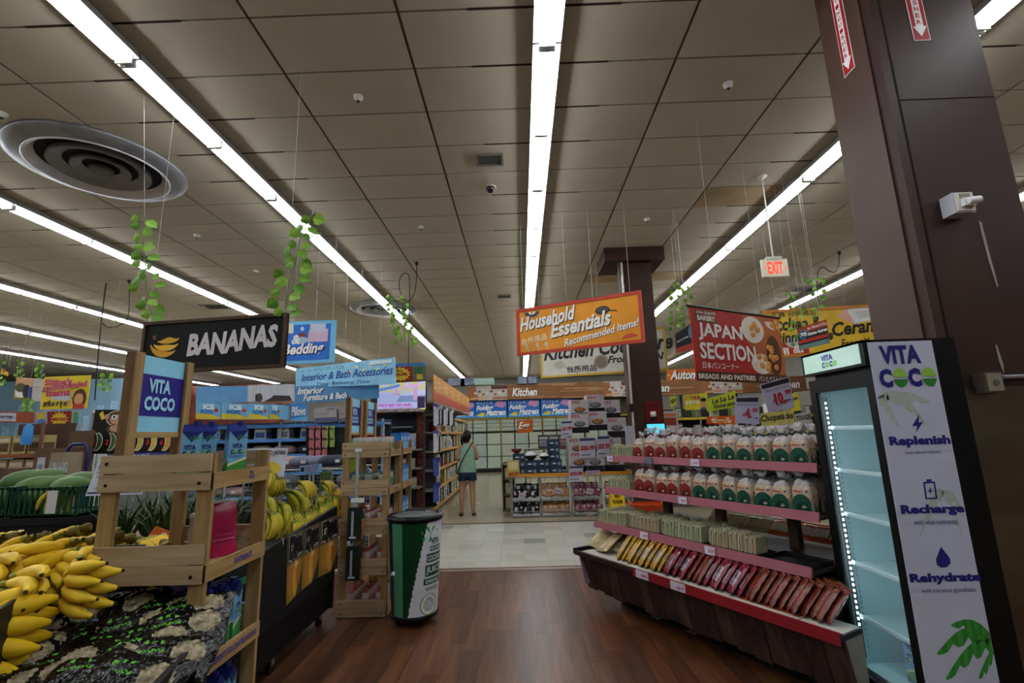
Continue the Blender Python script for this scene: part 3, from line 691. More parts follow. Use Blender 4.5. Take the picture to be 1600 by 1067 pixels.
for i,(px,py,k,a) in enumerate([(175,842,'ripe',2.9),(200,838,'ripe2',3.3),(190,858,'ripe',.1),(225,842,'ripe',.1),(240,850,'ripe2',.3),(262,846,'ripe',.15),(160,862,'ripe2',3.1),(215,860,'ripe2',-.2)]):
    y=2.50-.02*(i%3)
    p=ay(px,py,y); put(H[k],p,(0,.15,a),f'ripe banana bunch, {ORD[i]} one seen behind the front wooden rack',1.1)
for i,(px,py) in enumerate([(165,905),(180,920),(205,912),(240,918),(190,945),(265,915)]):
    p=ay(px,py,2.37); put(H['ripe' if i%2 else 'ripe2'],p,(0,.9,-1.5+.2*i),f'banana bunch hanging low behind the front rack, {ORD[i]} from the left',.9)
p=az(-40,985,1.02); put(H['ripe2'],p+Vector((-.1,0,0)),(1.3,.1,.3),'ripe banana bunch at the left edge in front of the black divider',1.3)
p=az(-45,1008,.98); put(H['ripe'],p+Vector((-.1,0,0)),(1.2,.1,.1),'lowest ripe banana bunch at the left edge beside the black bags',1.3)
# ---------- black snack bags ----------
t=thing('snack_bin','shallow black bin of black snack bags in the front left corner','bin',(-1.15,1.87,0),math.radians(14.5))
MB().box(-.5,0,-1.1,0,.05,.62,blk).build('body',t)
MB().box(-.015,0,-1.1,0,.62,.88,blk2).build('side_wall',t); MB().box(-.5,-.015,-.015,0,.62,.74,blk2).build('back_wall',t)
MB().box(-.016,.003,-1.1,0,.878,.884,C('#2c2a28',.4)).build('edge_trim',t)
a=az(90,893,1.08);bb=az(-30,972,1.08)
t=thing('bin_divider','low black divider panel between bananas and snack bags','divider',(a.x,a.y,.74)); d=bb-a; d.z=0; d*=1.5
nrm=Vector((d.y,-d.x,0)).normalized()*.012
MB().add([(0,0,0),d,d+Z*.34,Z*.34,nrm,d+nrm,d+nrm+Z*.34,nrm+Z*.34],[(0,1,2,3),(7,6,5,4),(0,4,5,1),(1,5,6,2),(2,6,7,3),(3,7,4,0)],blk2).build('panel',t)
def bag_mesh(seed):
    rnd=random.Random(seed); bk=C('#050506',.2,noise=.3,sc=30,bump=1.0); win=C('#b3a688',.5,h2='#574c34',sc=55,noise=.2,bump=.8); gr=C('#5cae34',.4)
    nx,ny=44,28; L,Wd,T_=.27,.16,.045; top=[];bot=[]
    for i in range(nx+1):
        for j in range(ny+1):
            u=i/nx*2-1;v=j/ny*2-1
            h=T_*max(0,(1-abs(u)**4))**.7*max(0,1-v*v)**.5+.004*math.sin(u*23+seed+v*9)*math.sin(v*17+seed*2)+rnd.uniform(-.0012,.0012)
            x=u*L/2;y=v*Wd/2*(1+.05*abs(u)**3)
            top.append((x,y,h));bot.append((x,y,-h*.6))
    b=MB(); b.v=top+bot; kb,kw,kg=b.mi(bk),b.mi(win),b.mi(gr); N=len(top)
    for i in range(nx):
        for j in range(ny):
            a=i*(ny+1)+j; q=[a,a+ny+1,a+ny+2,a+1]
            u=(i+.5)/nx*2-1;v=(j+.5)/ny*2-1
            k=kw if ((u-.45)/.36)**2+((v+.05)/.55)**2<1 else kb
            if k==kb and -.75<u<-.1 and ((-.08<v<.08 and (i*7+j*3)%5<3) or (.38<v<.48 and i%4<2)): k=kg
            b.f.append(q); b.m.append(k); b.sm.append(True)
            b.f.append([x+N for x in reversed(q)]); b.m.append(kb); b.sm.append(True)
    return b.mesh('bag')
bms=[bag_mesh(i) for i in range(3)]
bpos=[(110,965,.55),(60,980,.5),(150,985,.6),(195,950,.4),(215,975,.6),(250,985,.55),(262,955,.4),(290,975,.7),(180,1005,.5),(230,1010,.6),(40,1015,.5),(100,1030,.4),(200,1040,2.6),(150,1050,.5),(60,1055,.6),(10,1040,1.0),(265,1020,.6),(-20,1020,.9),(215,1062,.4),(0,1075,.6),(120,1080,.5),(300,955,.3)]
for i,(px,py,a) in enumerate(bpos):
    p=shape_plane(px,py,.9,1.8,.2); p=p-Vector((0,0,.01+.012*(i%3)))
    t=thing('snack_bag',f'glossy black snack bag with clear window, {ORD[i]} in the black bin counting from its back','snack bag',p,a+random.uniform(-.3,.3),'black snack bags')
    t.rotation_euler=(random.uniform(.25,.6),random.uniform(-.25,.15),a*.7+random.uniform(-.25,.25))
    mesh_obj('bag',bms[i%3],t)
    if i in (7,3): MB().cyl((-.05,.03,.031),(-.05,.03,.036),.022,.022,C('#59b82f',.4),n=14).build('round_sticker',t)
# ---------- papaya baskets ----------
gpl=C('#12402a',.45,noise=.08)
def basket(label,loc,w=.36,d=.3,h=.13,rz=0,mat=gpl):
    t=thing('produce_basket',label,'basket',loc,rz)
    b=MB()
    for zz in (0,h-.018):
        b.box(-w/2,w/2,-d/2,-d/2+.01,zz,zz+.018,mat).box(-w/2,w/2,d/2-.01,d/2,zz,zz+.018,mat).box(-w/2,-w/2+.01,-d/2,d/2,zz,zz+.018,mat).box(w/2-.01,w/2,-d/2,d/2,zz,zz+.018,mat)
    b.build('rim',t); b=MB(); n=12
    for i in range(n+1):
        x=-w/2+i*w/n
        for y in (-d/2,d/2-.006): b.box(x-.006,x+.006,y,y+.006,0,h,mat)
    for i in range(n-1):
        y=-d/2+i*d/(n-1)
        for x in (-w/2,w/2-.006): b.box(x,x+.006,y-.005,y+.005,0,h,mat)
    b.build('lattice',t); MB().box(-w/2,w/2,-d/2,d/2,0,.008,mat).build('bottom',t); return t
y=2.95
p=ay(75,806,y); tb_=basket('green plastic lattice basket of papayas on the left',(p.x,p.y+.1,p.z),.42,.3,.17); pb=p
MB().box(.03,.09,-.155,-.151,.02,.15,C('#c9c7c4',.4)).build('price_tag',tb_)
p2=ay(0,806,y); basket('green plastic basket of papayas cut by the left photo edge',(p2.x-.1,p2.y+.1,p2.z),.42,.3,.17)
for i,(p_,lab) in enumerate(((pb,'black crate under the right papaya basket'),(p2+Vector((-.1,0,0)),'black crate under the leftmost papaya basket'))):
    t=thing('black_crate',lab,'crate',(p_.x,p_.y+.1,p_.z-.3)); MB().box(-.24,.24,-.17,.17,0,.28,blk).build('body',t); MB().box(-.25,.25,-.18,.18,.26,.297,blk2).build('rim',t)
gpap=C('#587440',.4,h2='#3f5c2e',sc=8,noise=.1)
def papaya():
    t=thing('papaya','x','papaya'); prof=[(0,-.11),(.02,-.105),(.042,-.085),(.055,-.05),(.058,0),(.048,.05),(.03,.09),(.012,.108),(0,.11)]
    b=MB(); b.lathe(prof,gpap,16); b.v=[(z,y,x) for x,y,z in b.v]; b.f=[f[::-1] for f in b.f]; b.build('fruit',t); MB().cyl((.108,0,0),(.118,0,0),.009,.006,C('#5a5a2a',.7),n=6).build('stem',t); return proto(t)
pp=papaya()
for i,(px,py,a,dy,s) in enumerate([(62,752,.4,.1,1.15),(42,742,1.0,.16,1.15),(70,738,.3,.2,1.0),(90,748,.2,.18,1.0),(110,752,.1,.1,1.1),(128,744,0,.2,1.1),(20,770,.35,.06,1.25),(35,785,.3,.08,1.1),(-5,758,.2,.15,1.1),(52,766,.3,.06,1.0),(15,790,.2,.1,1.0)]):
    p=ay(px,py+8,y+dy); put(pp,p,(0,-.15,a),f'green papaya, {ORD[i]} of the heap over the green baskets counted from the top',s)
p=ay(95,762,y+.02); put(H['green'],p+Vector((.05,0,0)),(0,.1,PI*.95),'single greenish banana bunch lying on the papaya basket',.9)
# ---------- pineapples ----------
def pineapple():
    t=thing('pineapple','x','pineapple'); m=C('#6a5226',.6,h2='#33351a',sc=38,noise=.2,bump=1.0)
    MB().lathe([(0,0),(.035,.004),(.058,.04),(.065,.09),(.06,.14),(.04,.175),(.018,.185)],m,16).build('fruit',t)
    lf=C('#3c4f2c',.5,noise=.2)
    for k in range(22):
        a=k*2.4; tl=.25+.75*(k/21); L=.14+.12*(1-abs(k/21-.6)); d=Vector((math.cos(a),math.sin(a),0)); s=Vector((-d.y,d.x,0)); b0=Vector((0,0,.18))+d*.014*(1-k/30)
        m1=b0+d*L*.35*(1.25-tl)+Z*L*.6; tp=b0+d*L*(1.15-tl)+Z*L*.95
        b=MB().add([b0-s*.011,b0+s*.011,m1+s*.009,tp,m1-s*.009,b0-d*.004,m1-d*.004],[(0,1,2,4),(4,2,3),(0,4,6,5),(1,5,6,2),(4,3,6),(2,6,3)],lf)
        b.build('crown_leaf',t)
    return proto(t)
pn=pineapple()
for i,(px,py,yy) in enumerate([(188,0,2.85),(252,0,2.85),(285,0,2.98),(318,0,3.1),(345,0,2.95),(228,0,3.2),(270,0,3.3)]):
    p=ay(px,850,yy); p.z=.725; put(pn,p,(0,0,i),f'pineapple with spiky green crown, {ORD[i]} behind the front wooden rack',1.25)
for i,(px,yy) in enumerate([(190,2.78),(275,2.82)]):
    p=ay(px,850,yy); t=basket(f'dark green net basket around pineapples, {["left","right"][i]} one behind the rack',(p.x,p.y+.05,.725),.26,.22,.13)
t=QS('snack_packet','small orange snack packet leaning behind the front wooden rack','packet',ay(243,822,2.7),ay(268,832,2.7),ay(252,852,2.68),ay(227,843,2.68),C('#c4622c',.3),.02); t.t_('10%',.6,.55,.9,.85,WHITE); t.t_('BANANA',.1,.15,.7,.4,'#e9d9c9'); t.done()
# ---------- price card and banana chart ----------
t=QS('price_card','tilted white banana price card behind the front wooden rack','price card',ay(157,712,2.5),ay(225,712,2.5),ay(222,772,2.48),ay(133,775,2.48),C('#c9cbdc',.5),.004)
t.t_('BANANA',.08,.66,.5,.8,'#33355f'); t.t_('HAWAII',.08,.52,.4,.63,'#33355f',bold=0); t.t_('Regular',.1,.42,.3,.5,'#4a4a66',bold=0); t.e(.27,.32,.14,.07,'#d8bf24'); t.t_('Save',.2,.28,.36,.37,'#b0231c',shear=.3,bold=.04); t.t_('LB',.12,.16,.2,.22,'#33355f',bold=0); t.r(.02,.05,.98,.09,'#33355f'); t.r(.02,.9,.98,.97,'#c9bf3a'); t.stem((.6,),.985).done()
y=4.75
t=QS('banana_chart','black banana ripeness chart with six drawn bananas and a monkey','poster',ay(149,640,y),ay(275,640,y),ay(268,709,y),ay(138,709,y),C('#14100f',.5),.008)
cols=['#2f5a2c','#3d6a2e','#6f8a30','#c0b23a','#d8b838','#d99a2c']
for i,c in enumerate(cols):
    cx=.06+i*.165; pts=[];pi=[]
    for k in range(9):
        a=-1.2+2.4*k/8; pts.append((cx+.08*math.cos(a),.27+.2*math.sin(a))); pi.append((cx-.02+.058*math.cos(a)*.9,.27+.2*math.sin(a)))
    g=[(cx+(x-cx)*1.14+.001,.27+(z-.27)*1.12) for x,z in pts]+[(x-.012,.27+(z-.27)*1.05) for x,z in reversed(pi)]
    t.p(g,'#cfc9b8'); t.p(pts+pi[::-1],c); t.t_(str(i+1),cx-.035,.2,cx+.005,.32,'#c02a22',bold=.05)
t.e(.3,.8,.15,.19,'#cfc9b8');t.e(.3,.8,.135,.17,'#5a4030');t.e(.3,.77,.1,.12,'#c69a80');t.e(.25,.83,.035,.05,WHITE);t.e(.35,.83,.035,.05,WHITE);t.e(.25,.83,.015,.03,BLACK);t.e(.35,.83,.015,.03,BLACK);t.e(.16,.84,.03,.06,'#c69a80');t.e(.3,.56,.13,.1,'#5a4030');t.e(.3,.57,.09,.08,'#c69a80');t.p([(.06,.9),(.1,.97),(.14,.8),(.1,.76)],'#d8b838'); t.stem((.1,.9),0).done()
t=QS('special_sign','blue and white special offer strip under the banana chart','sign',ay(196,708,4.0),ay(290,707,4.0),ay(289,716,4.0),ay(196,717,4.0),C('#3a4690',.5)); t.t_('Special',.08,.15,.4,.9,WHITE,shear=.2); t.stem((.2,.8),0).done()
# ================= front banana table =================
tx=-1.67
t=thing('banana_table','long black table of green-tipped bananas with pineapple posters','table',(tx,2.5,0))
MB().box(-1.0,-.03,.14,1.9,.12,.72,blk).build('body',t)
b=MB(); 
for (y0,z0),(y1,z1) in ((( .68,.795+.05),(1.93,.955)),((.14,.80),(.68,.80))):
    b.add([(-.03,y0,.35),(0,y0,.35),(0,y1,.35),(-.03,y1,.35),(-.03,y0,z0),(0,y0,z0),(0,y1,z1),(-.03,y1,z1)],[(0,3,2,1),(4,5,6,7),(0,1,5,4),(1,2,6,5),(2,3,7,6),(3,0,4,7)],blk2)
b.build('front_board',t)
MB().box(-1.0,0,1.9,1.93,.12,.93,blk2).build('end_board',t); MB().box(.0,.012,.14,.66,.72,.76,C('#1f6a38',.35)).build('green_rail',t)
for y in (.22,1.05,1.84):
    MB().cyl((-.1,y,.04),(-.07,y,.04),.04,.04,C('#141414',.5),n=12).box(-.105,-.065,y-.02,y+.02,.05,.125,C('#9a9a9c',.3,metal=.8)).build('caster',t)
MB().box(-.0,.003,.95,.957,.84,.88,C('#c7c7c2',.5)).box(0,.003,1.3,1.307,.9,.93,C('#c7c7c2',.5)).build('price_clip',t)
for i,(TL,TR,BR,BL,lab) in enumerate([((449.5,838),(474,828-.5),(470,923),(447,946),'pineapple poster nearest the wooden rack on the banana table front'),((475,827),(500,819-3),(496,903),(471,922),'middle pineapple poster on the banana table front'),((501,815),(529,804),(527.4,888),(497,902),'pineapple poster nearest the can rack on the banana table front')]):
    x=tx+.004
    t=QS('pineapple_poster',lab,'poster',ax(*TL,x),ax(*TR,x),ax(*BR,x),ax(*BL,x),C('#5d503c',.45),.003,'pineapple posters')
    t.r(0,.0,1,.55,'#8a6a2a'); 
    for k in range(3): t.e(.3+.24*k,.3,.17,.28,['#a8722a','#c2923a','#9a6420'][k])
    t.p([(.6,0),(1,0),(1,.35)],'#3a3426')
    for dx,dz,c in ((-.012,.0,WHITE),(.012,.01,WHITE),(0,-.012,WHITE),(0,.012,WHITE),(0,0,'#111111')):
        l=.0015 if c==WHITE else .003
        t.t_('Pine',.08+dx,.74+dz,.9+dx,.97+dz,c,bold=.06 if c!=WHITE else .1,slope=.05,lift=l); t.t_('apple',.06+dx,.57+dz,.95+dx,.78+dz,c,bold=.06 if c!=WHITE else .1,slope=.05,lift=l)
    t.t_('100%',.45,.48,.7,.55,'#e8e0cf',bold=.0); t.done()
# bananas on the table
n=0
def tb(px,py,x,rot,k,s=1.05):
    global n
    p=ax(px,py,x); put(H[k],p,rot,f'greenish yellow banana bunch, {ORD[n]} on the banana table counted from the top left',s); n+=1
for px,py,x,a,pit,k in [(420,735,-2.1,.3,.9,'green'),(432,745,-2.15,-.2,1.0,'green'),(470,752,-1.95,.1,.15,'green'),(450,765,-1.9,.9,.3,'lime'),(505,752,-2.0,.2,.1,'green'),(500,775,-1.85,-.2,.5,'green'),(470,775,-1.85,.1,.7,'lime'),(440,785,-1.82,.3,.7,'lime'),(515,765,-1.95,0,.2,'ripe'),(485,790,-1.8,.1,.6,'green'),(512,775,-1.85,.1,.5,'green'),(527,775,-1.9,0,.5,'ripe'),(455,800,-1.78,-.2,.8,'green'),(415,775,-1.9,.4,.6,'lime'),(425,800,-1.8,.2,.7,'green')]:
    tb(px,py,x,(0,pit,a),k)
for i in range(7):
    px=460+i*10.5; py=812-i*6.2
    tb(px,py,-1.74,(0,.85+.1*(i%2),.05*(-1)**i),'lime' if i%2 else 'green',1.0)
p=ax(425,850,-1.8); basket('dark green lattice basket with pineapple at the banana table near end',(-1.84,3.0,.79),.28,.34,.2,0,C('#0d2b1c',.5))
put(pn,(-1.80,3.08,.80),0,'pineapple in the lattice basket on the banana table',1.0); put(pn,(-1.86,2.92,.80),1,'second pineapple in the lattice basket on the banana table',1.0)
p=ay(447,703,4.6)
t=QS('tokyo_sign','white Tokyo to Japan sign card above the table bananas','sign',ay(386,701,4.3),ay(450,700,4.3),ay(443,745,4.28),ay(386,745,4.28),C('#c3c4cf',.5),.004); t.t_('BABY TOKYO JAPAN',.02,.72,.96,.93,'#3b3b48',bold=.03); t.e(.6,.3,.3,.22,'#d6b83a'); t.r(.1,.1,.5,.13,'#8a8aa0'); t.stem((.3,.7),.72).done()
# ================= bakery rack =================
BO=Vector((.504,4.722,0)); BR=math.radians(-59.2); BLn=2.02
cb_,sb_=math.cos(BR),math.sin(BR)
def BW(x,y,z): return Vector((BO.x+cb_*x-sb_*y,BO.y+sb_*x+cb_*y,z))
t=thing('bakery_rack','dark bakery rack with pink shelf edges and wood print skirt','display rack',BO,BR)
sk=C('#3c2a24',.6,h2='#231815',sc=5,stretch=(6,6,.5),bump=.3); sk2=C('#4e372d',.6,h2='#2e201b',sc=5,stretch=(6,6,.5),bump=.3)
# skirt boards hanging from the front ledge and the far end
nb=17
for i in range(nb+2):
    x0=i*BLn/nb; x1=x0+BLn/nb-.004; zb=.13+.012*math.sin(i*1.7); pr=.006*math.sin(i*2.3)
    b=MB().add([(x0,.09+pr,zb),(x1,.09-pr,zb),(x1,.015,.425),(x0,.015,.425),(x0,.105+pr,zb),(x1,.105-pr,zb),(x1,.03,.425),(x0,.03,.425)],[(0,1,2,3),(7,6,5,4),(0,4,5,1),(1,5,6,2),(2,6,7,3),(3,7,4,0)],sk if i%3 else sk2)
    b.build('skirt_board',t)
MB().add([(0,.02,.425),(0,1.4,.425),(.09,1.35,.13),(.09,.1,.13),(.02,.02,.425),(.02,1.4,.425),(.11,1.35,.13),(.11,.1,.13)],[(0,3,2,1),(4,5,6,7),(0,4,7,3),(1,2,6,5)],sk).build('end_skirt',t)
MB().add([(0,.0,.42),(0,.14,.42),(.05,.14,.18),(.05,.02,.18)],[(0,1,2,3)],C('#8d8aa0',.5)).build('skirt_corner',t)
MB().box(-.02,BLn,-.02,1.45,.425,.45,C('#1d1513',.4)).build('deck_frame',t)
MB().box(BLn,2.26,-.02,.2,.425,.45,C('#1d1513',.4)).box(BLn,2.25,.02,.19,.45,.456,C('#b9b5ac',.5)).build('deck_wing',t)
MB().add([(2.255,.03,.425),(2.255,.2,.425),(2.255,.2,.13),(2.255,.1,.13),(BLn,.2,.425),(BLn,.2,.13)],[(0,3,2,1),(1,2,5,4)],C('#7d7468',.6)).box(BLn-.02,BLn,.2,1.4,.13,.425,sk).build('end_panel',t)
MB().box(-.03,2.26,-.03,0,.425,.462,C('#2b1e1c',.35)).box(-.05,-.02,-.03,1.4,.43,.48,C('#0f0f10',.4)).build('ledge',t)
MB().box(.02,BLn-.01,.02,1.42,.45,.456,C('#b9b5ac',.5)).build('deck',t)
MB().box(.74,2.26,-.036,-.028,.41,.475,C('#7f1c22',.4)).build('red_edge',t)
MB().box(.2,BLn-.05,.3,1.2,.0,.13,C('#090808',.7)).build('plinth',t)
for i,x in enumerate((.62,.98)): MB().box(x,x+.09,.24,.3,.03,.034,C('#7d8088',.5)).build('floor_ticket',t)
pm=C('#8f4f5a',.5,noise=.03); po=C('#4b3724',.5,noise=.1)
SH=[(1.30,.44,1.08),(1.0,.38,1.12),(.70,.22,1.28)]; EDG=[]
for z,y0,y1 in SH:
    MB().box(0,BLn,y0,y1,z-.045,z-.028,C('#2a211c',.5)).build('shelf',t)
    a=MB().add([(-.01,y0-.022,z-.055),(BLn,y0-.022,z-.055),(BLn,y0-.006,z+.004),(-.01,y0-.006,z+.004),(-.01,y0,z-.055),(BLn,y0,z-.055),(BLn,y0+.004,z+.004),(-.01,y0+.004,z+.004)],[(0,1,2,3),(7,6,5,4),(0,4,5,1),(1,5,6,2),(2,6,7,3),(3,7,4,0)],pm); EDG.append(a.build('pink_shelf_edge',t))
for x in (.42,1.0,1.62):
    MB().box(x-.035,x+.035,.73,.79,.45,1.27,po).build('post',t)
def ticket(x,z,y0,s,t,w=.085,h=.055):
    MB().box(x,x+w,y0-.03,y0-.024,z-.055,z+.0,C('#c4bfcf',.5)).build('price_ticket',t)
    txt(t,s,(x+w*.38,y0-.03,z-.04),X,Z,w*.5,.022,C('#b0233a',.5),bold=.03,lift=.001)
for x,k,s in ((0.0,0,'$4.99'),(1.03,0,'$4.99'),(.92,1,'$4.99'),(.62,2,'$2.99'),(1.27,2,'$2.99')):
    ticket(x,SH[k][0],SH[k][1],s,EDG[k])
MB().box(.52,.61,SH[0][1]-.03,SH[0][1]-.022,SH[0][0]-.055,SH[0][0],C('#5f6672',.5)).build('blank_ticket',t)
for x in (.78,1.13):
    MB().box(x,x+.13,-.042,-.036,.415,.47,C('#b9b4c2',.5)).build('price_ticket',t); txt(t,'$8.99',(x+.06,-.042,.425),X,Z,.06,.024,C('#b0233a',.5),bold=.03,lift=.001)
for i in range(5):
    MB().box(1.6+i*.001,2.0,.06+i*.26,.28+i*.26,.456,.459+i*.0001,C(['#b4603a','#c9b58a','#8f2a24','#c98a4a','#b9a58a'][i],.5,noise=.3,sc=25)).build('printed_mat',t)
# bread bags
film=C('#cfc8c8',.2,alpha=.55,noise=.25,sc=28,bump=.8); 
def bread_bag(main,dark,seed,dk2):
    rnd=random.Random(seed); t=thing('bread_bag','x','bread bag')
    def ring(w,d,z,jit=0):
        return [(w*math.copysign(abs(math.cos(a))**.45,math.cos(a))+rnd.uniform(-jit,jit),d*math.copysign(abs(math.sin(a))**.45,math.sin(a))+rnd.uniform(-jit,jit),z+rnd.uniform(-jit,jit)) for a in [2*PI*i/20 for i in range(20)]]
    cream=C('#b39c84',.3,noise=.15,sc=20)
    MB().loft([ring(.056,.05,0),ring(.062,.055,.015),ring(.064,.056,.09),ring(.062,.055,.15),ring(.054,.048,.172)],cream).build('loaf',t)
    b=MB(); e=-.0575
    b.poly([(.057*math.cos(a),.045*math.sin(a)+.05) for a in [PI*i/14 for i in range(15)]],e-.001,.001,C(main,.3,noise=.2,sc=25))
    b.poly([(.044*math.cos(a)+.004,.05*math.sin(a)+.012) for a in [PI*i/10 for i in range(11)]],e-.002,.001,C(dk2,.3,noise=.2,sc=30))
    for k in range(4): 
        a=.5+k*.7; b.poly([(.014,.03),(.014+.016*math.cos(a),.03+.016*math.sin(a)),(.014+.016*math.cos(a+.3),.03+.016*math.sin(a+.3))],e-.003,.001,C('#c9c0b0',.4))
    b.box(.056,.0625,-.03,.03,.01,.09,C(main,.3,noise=.2)).box(-.0625,-.056,-.03,.03,.01,.09,C(main,.3,noise=.2))
    b.box(-.057,.057,e-.0012,e,.004,.052,C(main,.3,noise=.2,sc=25)).build('print',t).scale.z=1.3
    txt(t,'Bakery',(-.045,e,.13),X,Z,.06,.018,C('#b5452e',.4),bold=.04,shear=.2); MB().cyl((.038,e+.002,.142),(.038,e-.002,.142),.007,.007,C('#3c3a7a',.4),n=8).build('badge',t)
    tl=rnd.uniform(-.02,.02)
    MB().loft([ring(.058,.052,.155,.003),ring(.05,.042,.182,.009),ring(.034,.026,.2,.009),[(x+tl,y,z) for x,y,z in ring(.012,.008,.222,.002)],[(x+tl*1.5,y,z) for x,y,z in ring(.036,.014,.245,.014)],[(x+tl*2,y,z) for x,y,z in ring(.056,.016,.268,.022)]],film,caps=False).build('bag_top',t)
    MB().tube([(tl-.03,-.018,.206),(tl-.012,-.022,.226),(tl+.012,-.02,.222),(tl+.034,-.016,.21)],.008,C(dark,.4),n=5).build('tie',t)
    return proto(t)
reds=[bread_bag('#7d2a26','#5c1f2c',i,'#5a1616') for i in range(2)]; greens=[bread_bag('#1f4a38','#223a38',i+5,'#123026') for i in range(2)]
def rowbags(shelf,y,x0,n,nred,rowname,z):
    for i in range(n):
        x=x0+i*(1.98-x0)/n+.05; pr=(reds if i<nred else greens)[i%2]
        put(pr,BW(x,y+random.uniform(-.01,.01),z),BR+random.uniform(-.12,.12),f'{"red" if i<nred else "green"} print bread bag, {ORD[i]} from the far end, {rowname} of {shelf} bakery shelf',(random.uniform(.98,1.06),1,random.uniform(.95,1.08)))
rowbags('the top',.53,.33,12,6,'front row',1.272); rowbags('the top',.68,.36,11,6,'middle row',1.272); rowbags('the top',.86,.36,10,4,'back row',1.272)
rowbags('the second',.47,.36,12,5,'front row',.972); rowbags('the second',.63,.40,11,4,'back row',.972)
# sandwiches
def sandwich(c1,c2,seed):
    t=thing('wrapped_sandwich','x','sandwich'); rnd=random.Random(seed); w,d,h=.017,.06,.075
    m1=C(c1,.6,noise=.15,sc=30); m2=C(c2,.6,noise=.3,sc=40)
    MB().loft([[(-w,-d,0),(-w*.3,-d,0),(-w*.3,d,0),(-w,d,0)],[(-w,-d*.8,h),(-w*.3,-d*.8,h),(-w*.3,d*.8,h),(-w,d*.8,h)]],m1,False).loft([[(w*.3,-d,0),(w,-d,0),(w,d,0),(w*.3,d,0)],[(w*.3,-d*.8,h),(w,-d*.8,h),(w,d*.8,h),(w*.3,d*.8,h)]],m1,False).build('bread',t)
    MB().box(-w*.28,w*.28,-d*.97,d*.97,.004,h-.006,m2).build('filling',t)
    rr=[]
    for zz,k in ((0,1.0),(.03,1.12),(h,.9),(h+.012,.4)):
        rr.append([(w*1.15*k*math.copysign(abs(math.cos(a))**.5,math.cos(a)),d*1.08*k**.5*math.copysign(abs(math.sin(a))**.5,math.sin(a)),zz+rnd.uniform(-.003,.003)) for a in [2*PI*i/12 for i in range(12)]])
    MB().loft(rr,C('#c4c8a8',.1,alpha=.2,noise=.3,sc=40,bump=1.0),caps=False).build('film',t); return proto(t)
sw=[sandwich('#a39a78','#55682f',1),sandwich('#a59c7e','#3f6a26',2),sandwich('#9d8e70','#8a4a30',3)]
def sgroup(x0,n,y,z,k,what,rot=0):
    for i in range(n): put(sw[k],BW(x0+i*.042,y,z),BR+rot+random.uniform(-.14,.14),f'wrapped {["pale","green salad","ham"][k]} sandwich, {ORD[i]} from the far end, {what}',(1.15,1.1,random.uniform(1.35,1.65)))
sgroup(.03,7,.52,1.275,0,'at the left of the top bakery shelf'); sgroup(.03,7,.46,.975,0,'at the left of the second shelf'); sgroup(.03,7,.62,.975,0,'behind, left of the second shelf')
sgroup(.03,9,.31,.69,0,'front left of the third shelf'); sgroup(.44,8,.33,.69,2,'first tray of the third shelf'); sgroup(.82,9,.33,.69,1,'second tray of the third shelf'); sgroup(1.26,9,.35,.69,2,'third tray of the third shelf')
sgroup(.05,9,.47,.69,0,'second row left of the third shelf'); sgroup(.5,9,.5,.69,0,'second row middle of the third shelf'); sgroup(.95,9,.52,.69,2,'second row right of the third shelf')
for i,(x0,x1,y0,y1) in enumerate(((.42,.79,.235,.43),(.8,1.22,.235,.43),(1.24,1.66,.235,.44),(1.68,2.0,.235,.5))):
    t=thing('black_tray',f'low black plastic tray, {ORD[i]} from the far end of the third bakery shelf','tray',BW(x0,y0,.673),BR)
    w_=x1-x0;d_=y1-y0; MB().box(0,w_,0,d_,0,.008,blk).build('base',t); MB().box(0,w_,0,.008,.008,.03,blk).box(0,w_,d_-.008,d_,.008,.03,blk).box(0,.008,.008,d_-.008,.008,.03,blk).box(w_-.008,w_,.008,d_-.008,.008,.03,blk).build('rim',t)
# back-row snack packets on the third shelf
def pillow(c1,c2,L=.15,Wd=.18,T_=.016,band=None,seed=0):
    rnd=random.Random(seed); m1=C(c1,.18,noise=.15,sc=30,bump=.6); m2=C(c2,.18,noise=.15,sc=30,bump=.6); nx,ny=10,12; top=[];bot=[]
    for i in range(nx+1):
        for j in range(ny+1):
            u=i/nx*2-1;v=j/ny*2-1; h=T_*max(0,1-abs(u)**4)**.6*max(0,1-abs(v)**6)**.7+rnd.uniform(-.002,.002)
            top.append((u*L/2*(1+.04*abs(v)**3),-h,v*Wd/2+Wd/2)); bot.append((u*L/2,h,v*Wd/2+Wd/2))
    b=MB(); b.v=top+bot; k1,k2=b.mi(m1),b.mi(m2); N=len(top)
    for i in range(nx):
        for j in range(ny):
            a=i*(ny+1)+j; q=[a,a+ny+1,a+ny+2,a+1]; k=k2 if 3<=j<=8 and 1<=i<=8 else k1
            b.f.append(q);b.m.append(k);b.sm.append(True); b.f.append([x+N for x in reversed(q)]);b.m.append(k1);b.sm.append(True)
    return b.mesh('wrapper')
def pouch(c1,c2,text=None,tc='#1c2440',seed=0):
    t=thing('bread_packet','x','bread packet'); mesh_obj('wrapper',pillow(c1,c2,seed=seed),t)
    if text: txt(t,text,(-.05,-.018,.075),X,Z,.1,.035,C(tc,.4),bold=.03,lift=.003)
    MB().box(-.076,.076,-.002,.002,.172,.19,C(c1,.3)).build('seal',t)
    return proto(t)
orange_p=pouch('#b0532a','#c9b9a2',seed=3); yel=pouch('#b98f2a','#c7a59a',seed=4); wr=pouch('#7a2030','#b7b2bd','ミニパン',seed=5); br=pouch('#6a2f22','#8a3a2c',seed=6); wy=pouch('#b3862a','#bcb7c0','パン',seed=7); pastry=pouch('#a8956a','#b9a67c',seed=8)
for i in range(11): put(orange_p if i>4 else pastry,BW(.75+i*.115,.95,.69),(-.9,0,BR+.1*(-1)**i),f'snack packet at the back of the third bakery shelf, {ORD[i]} from the far end',.9)
k=0
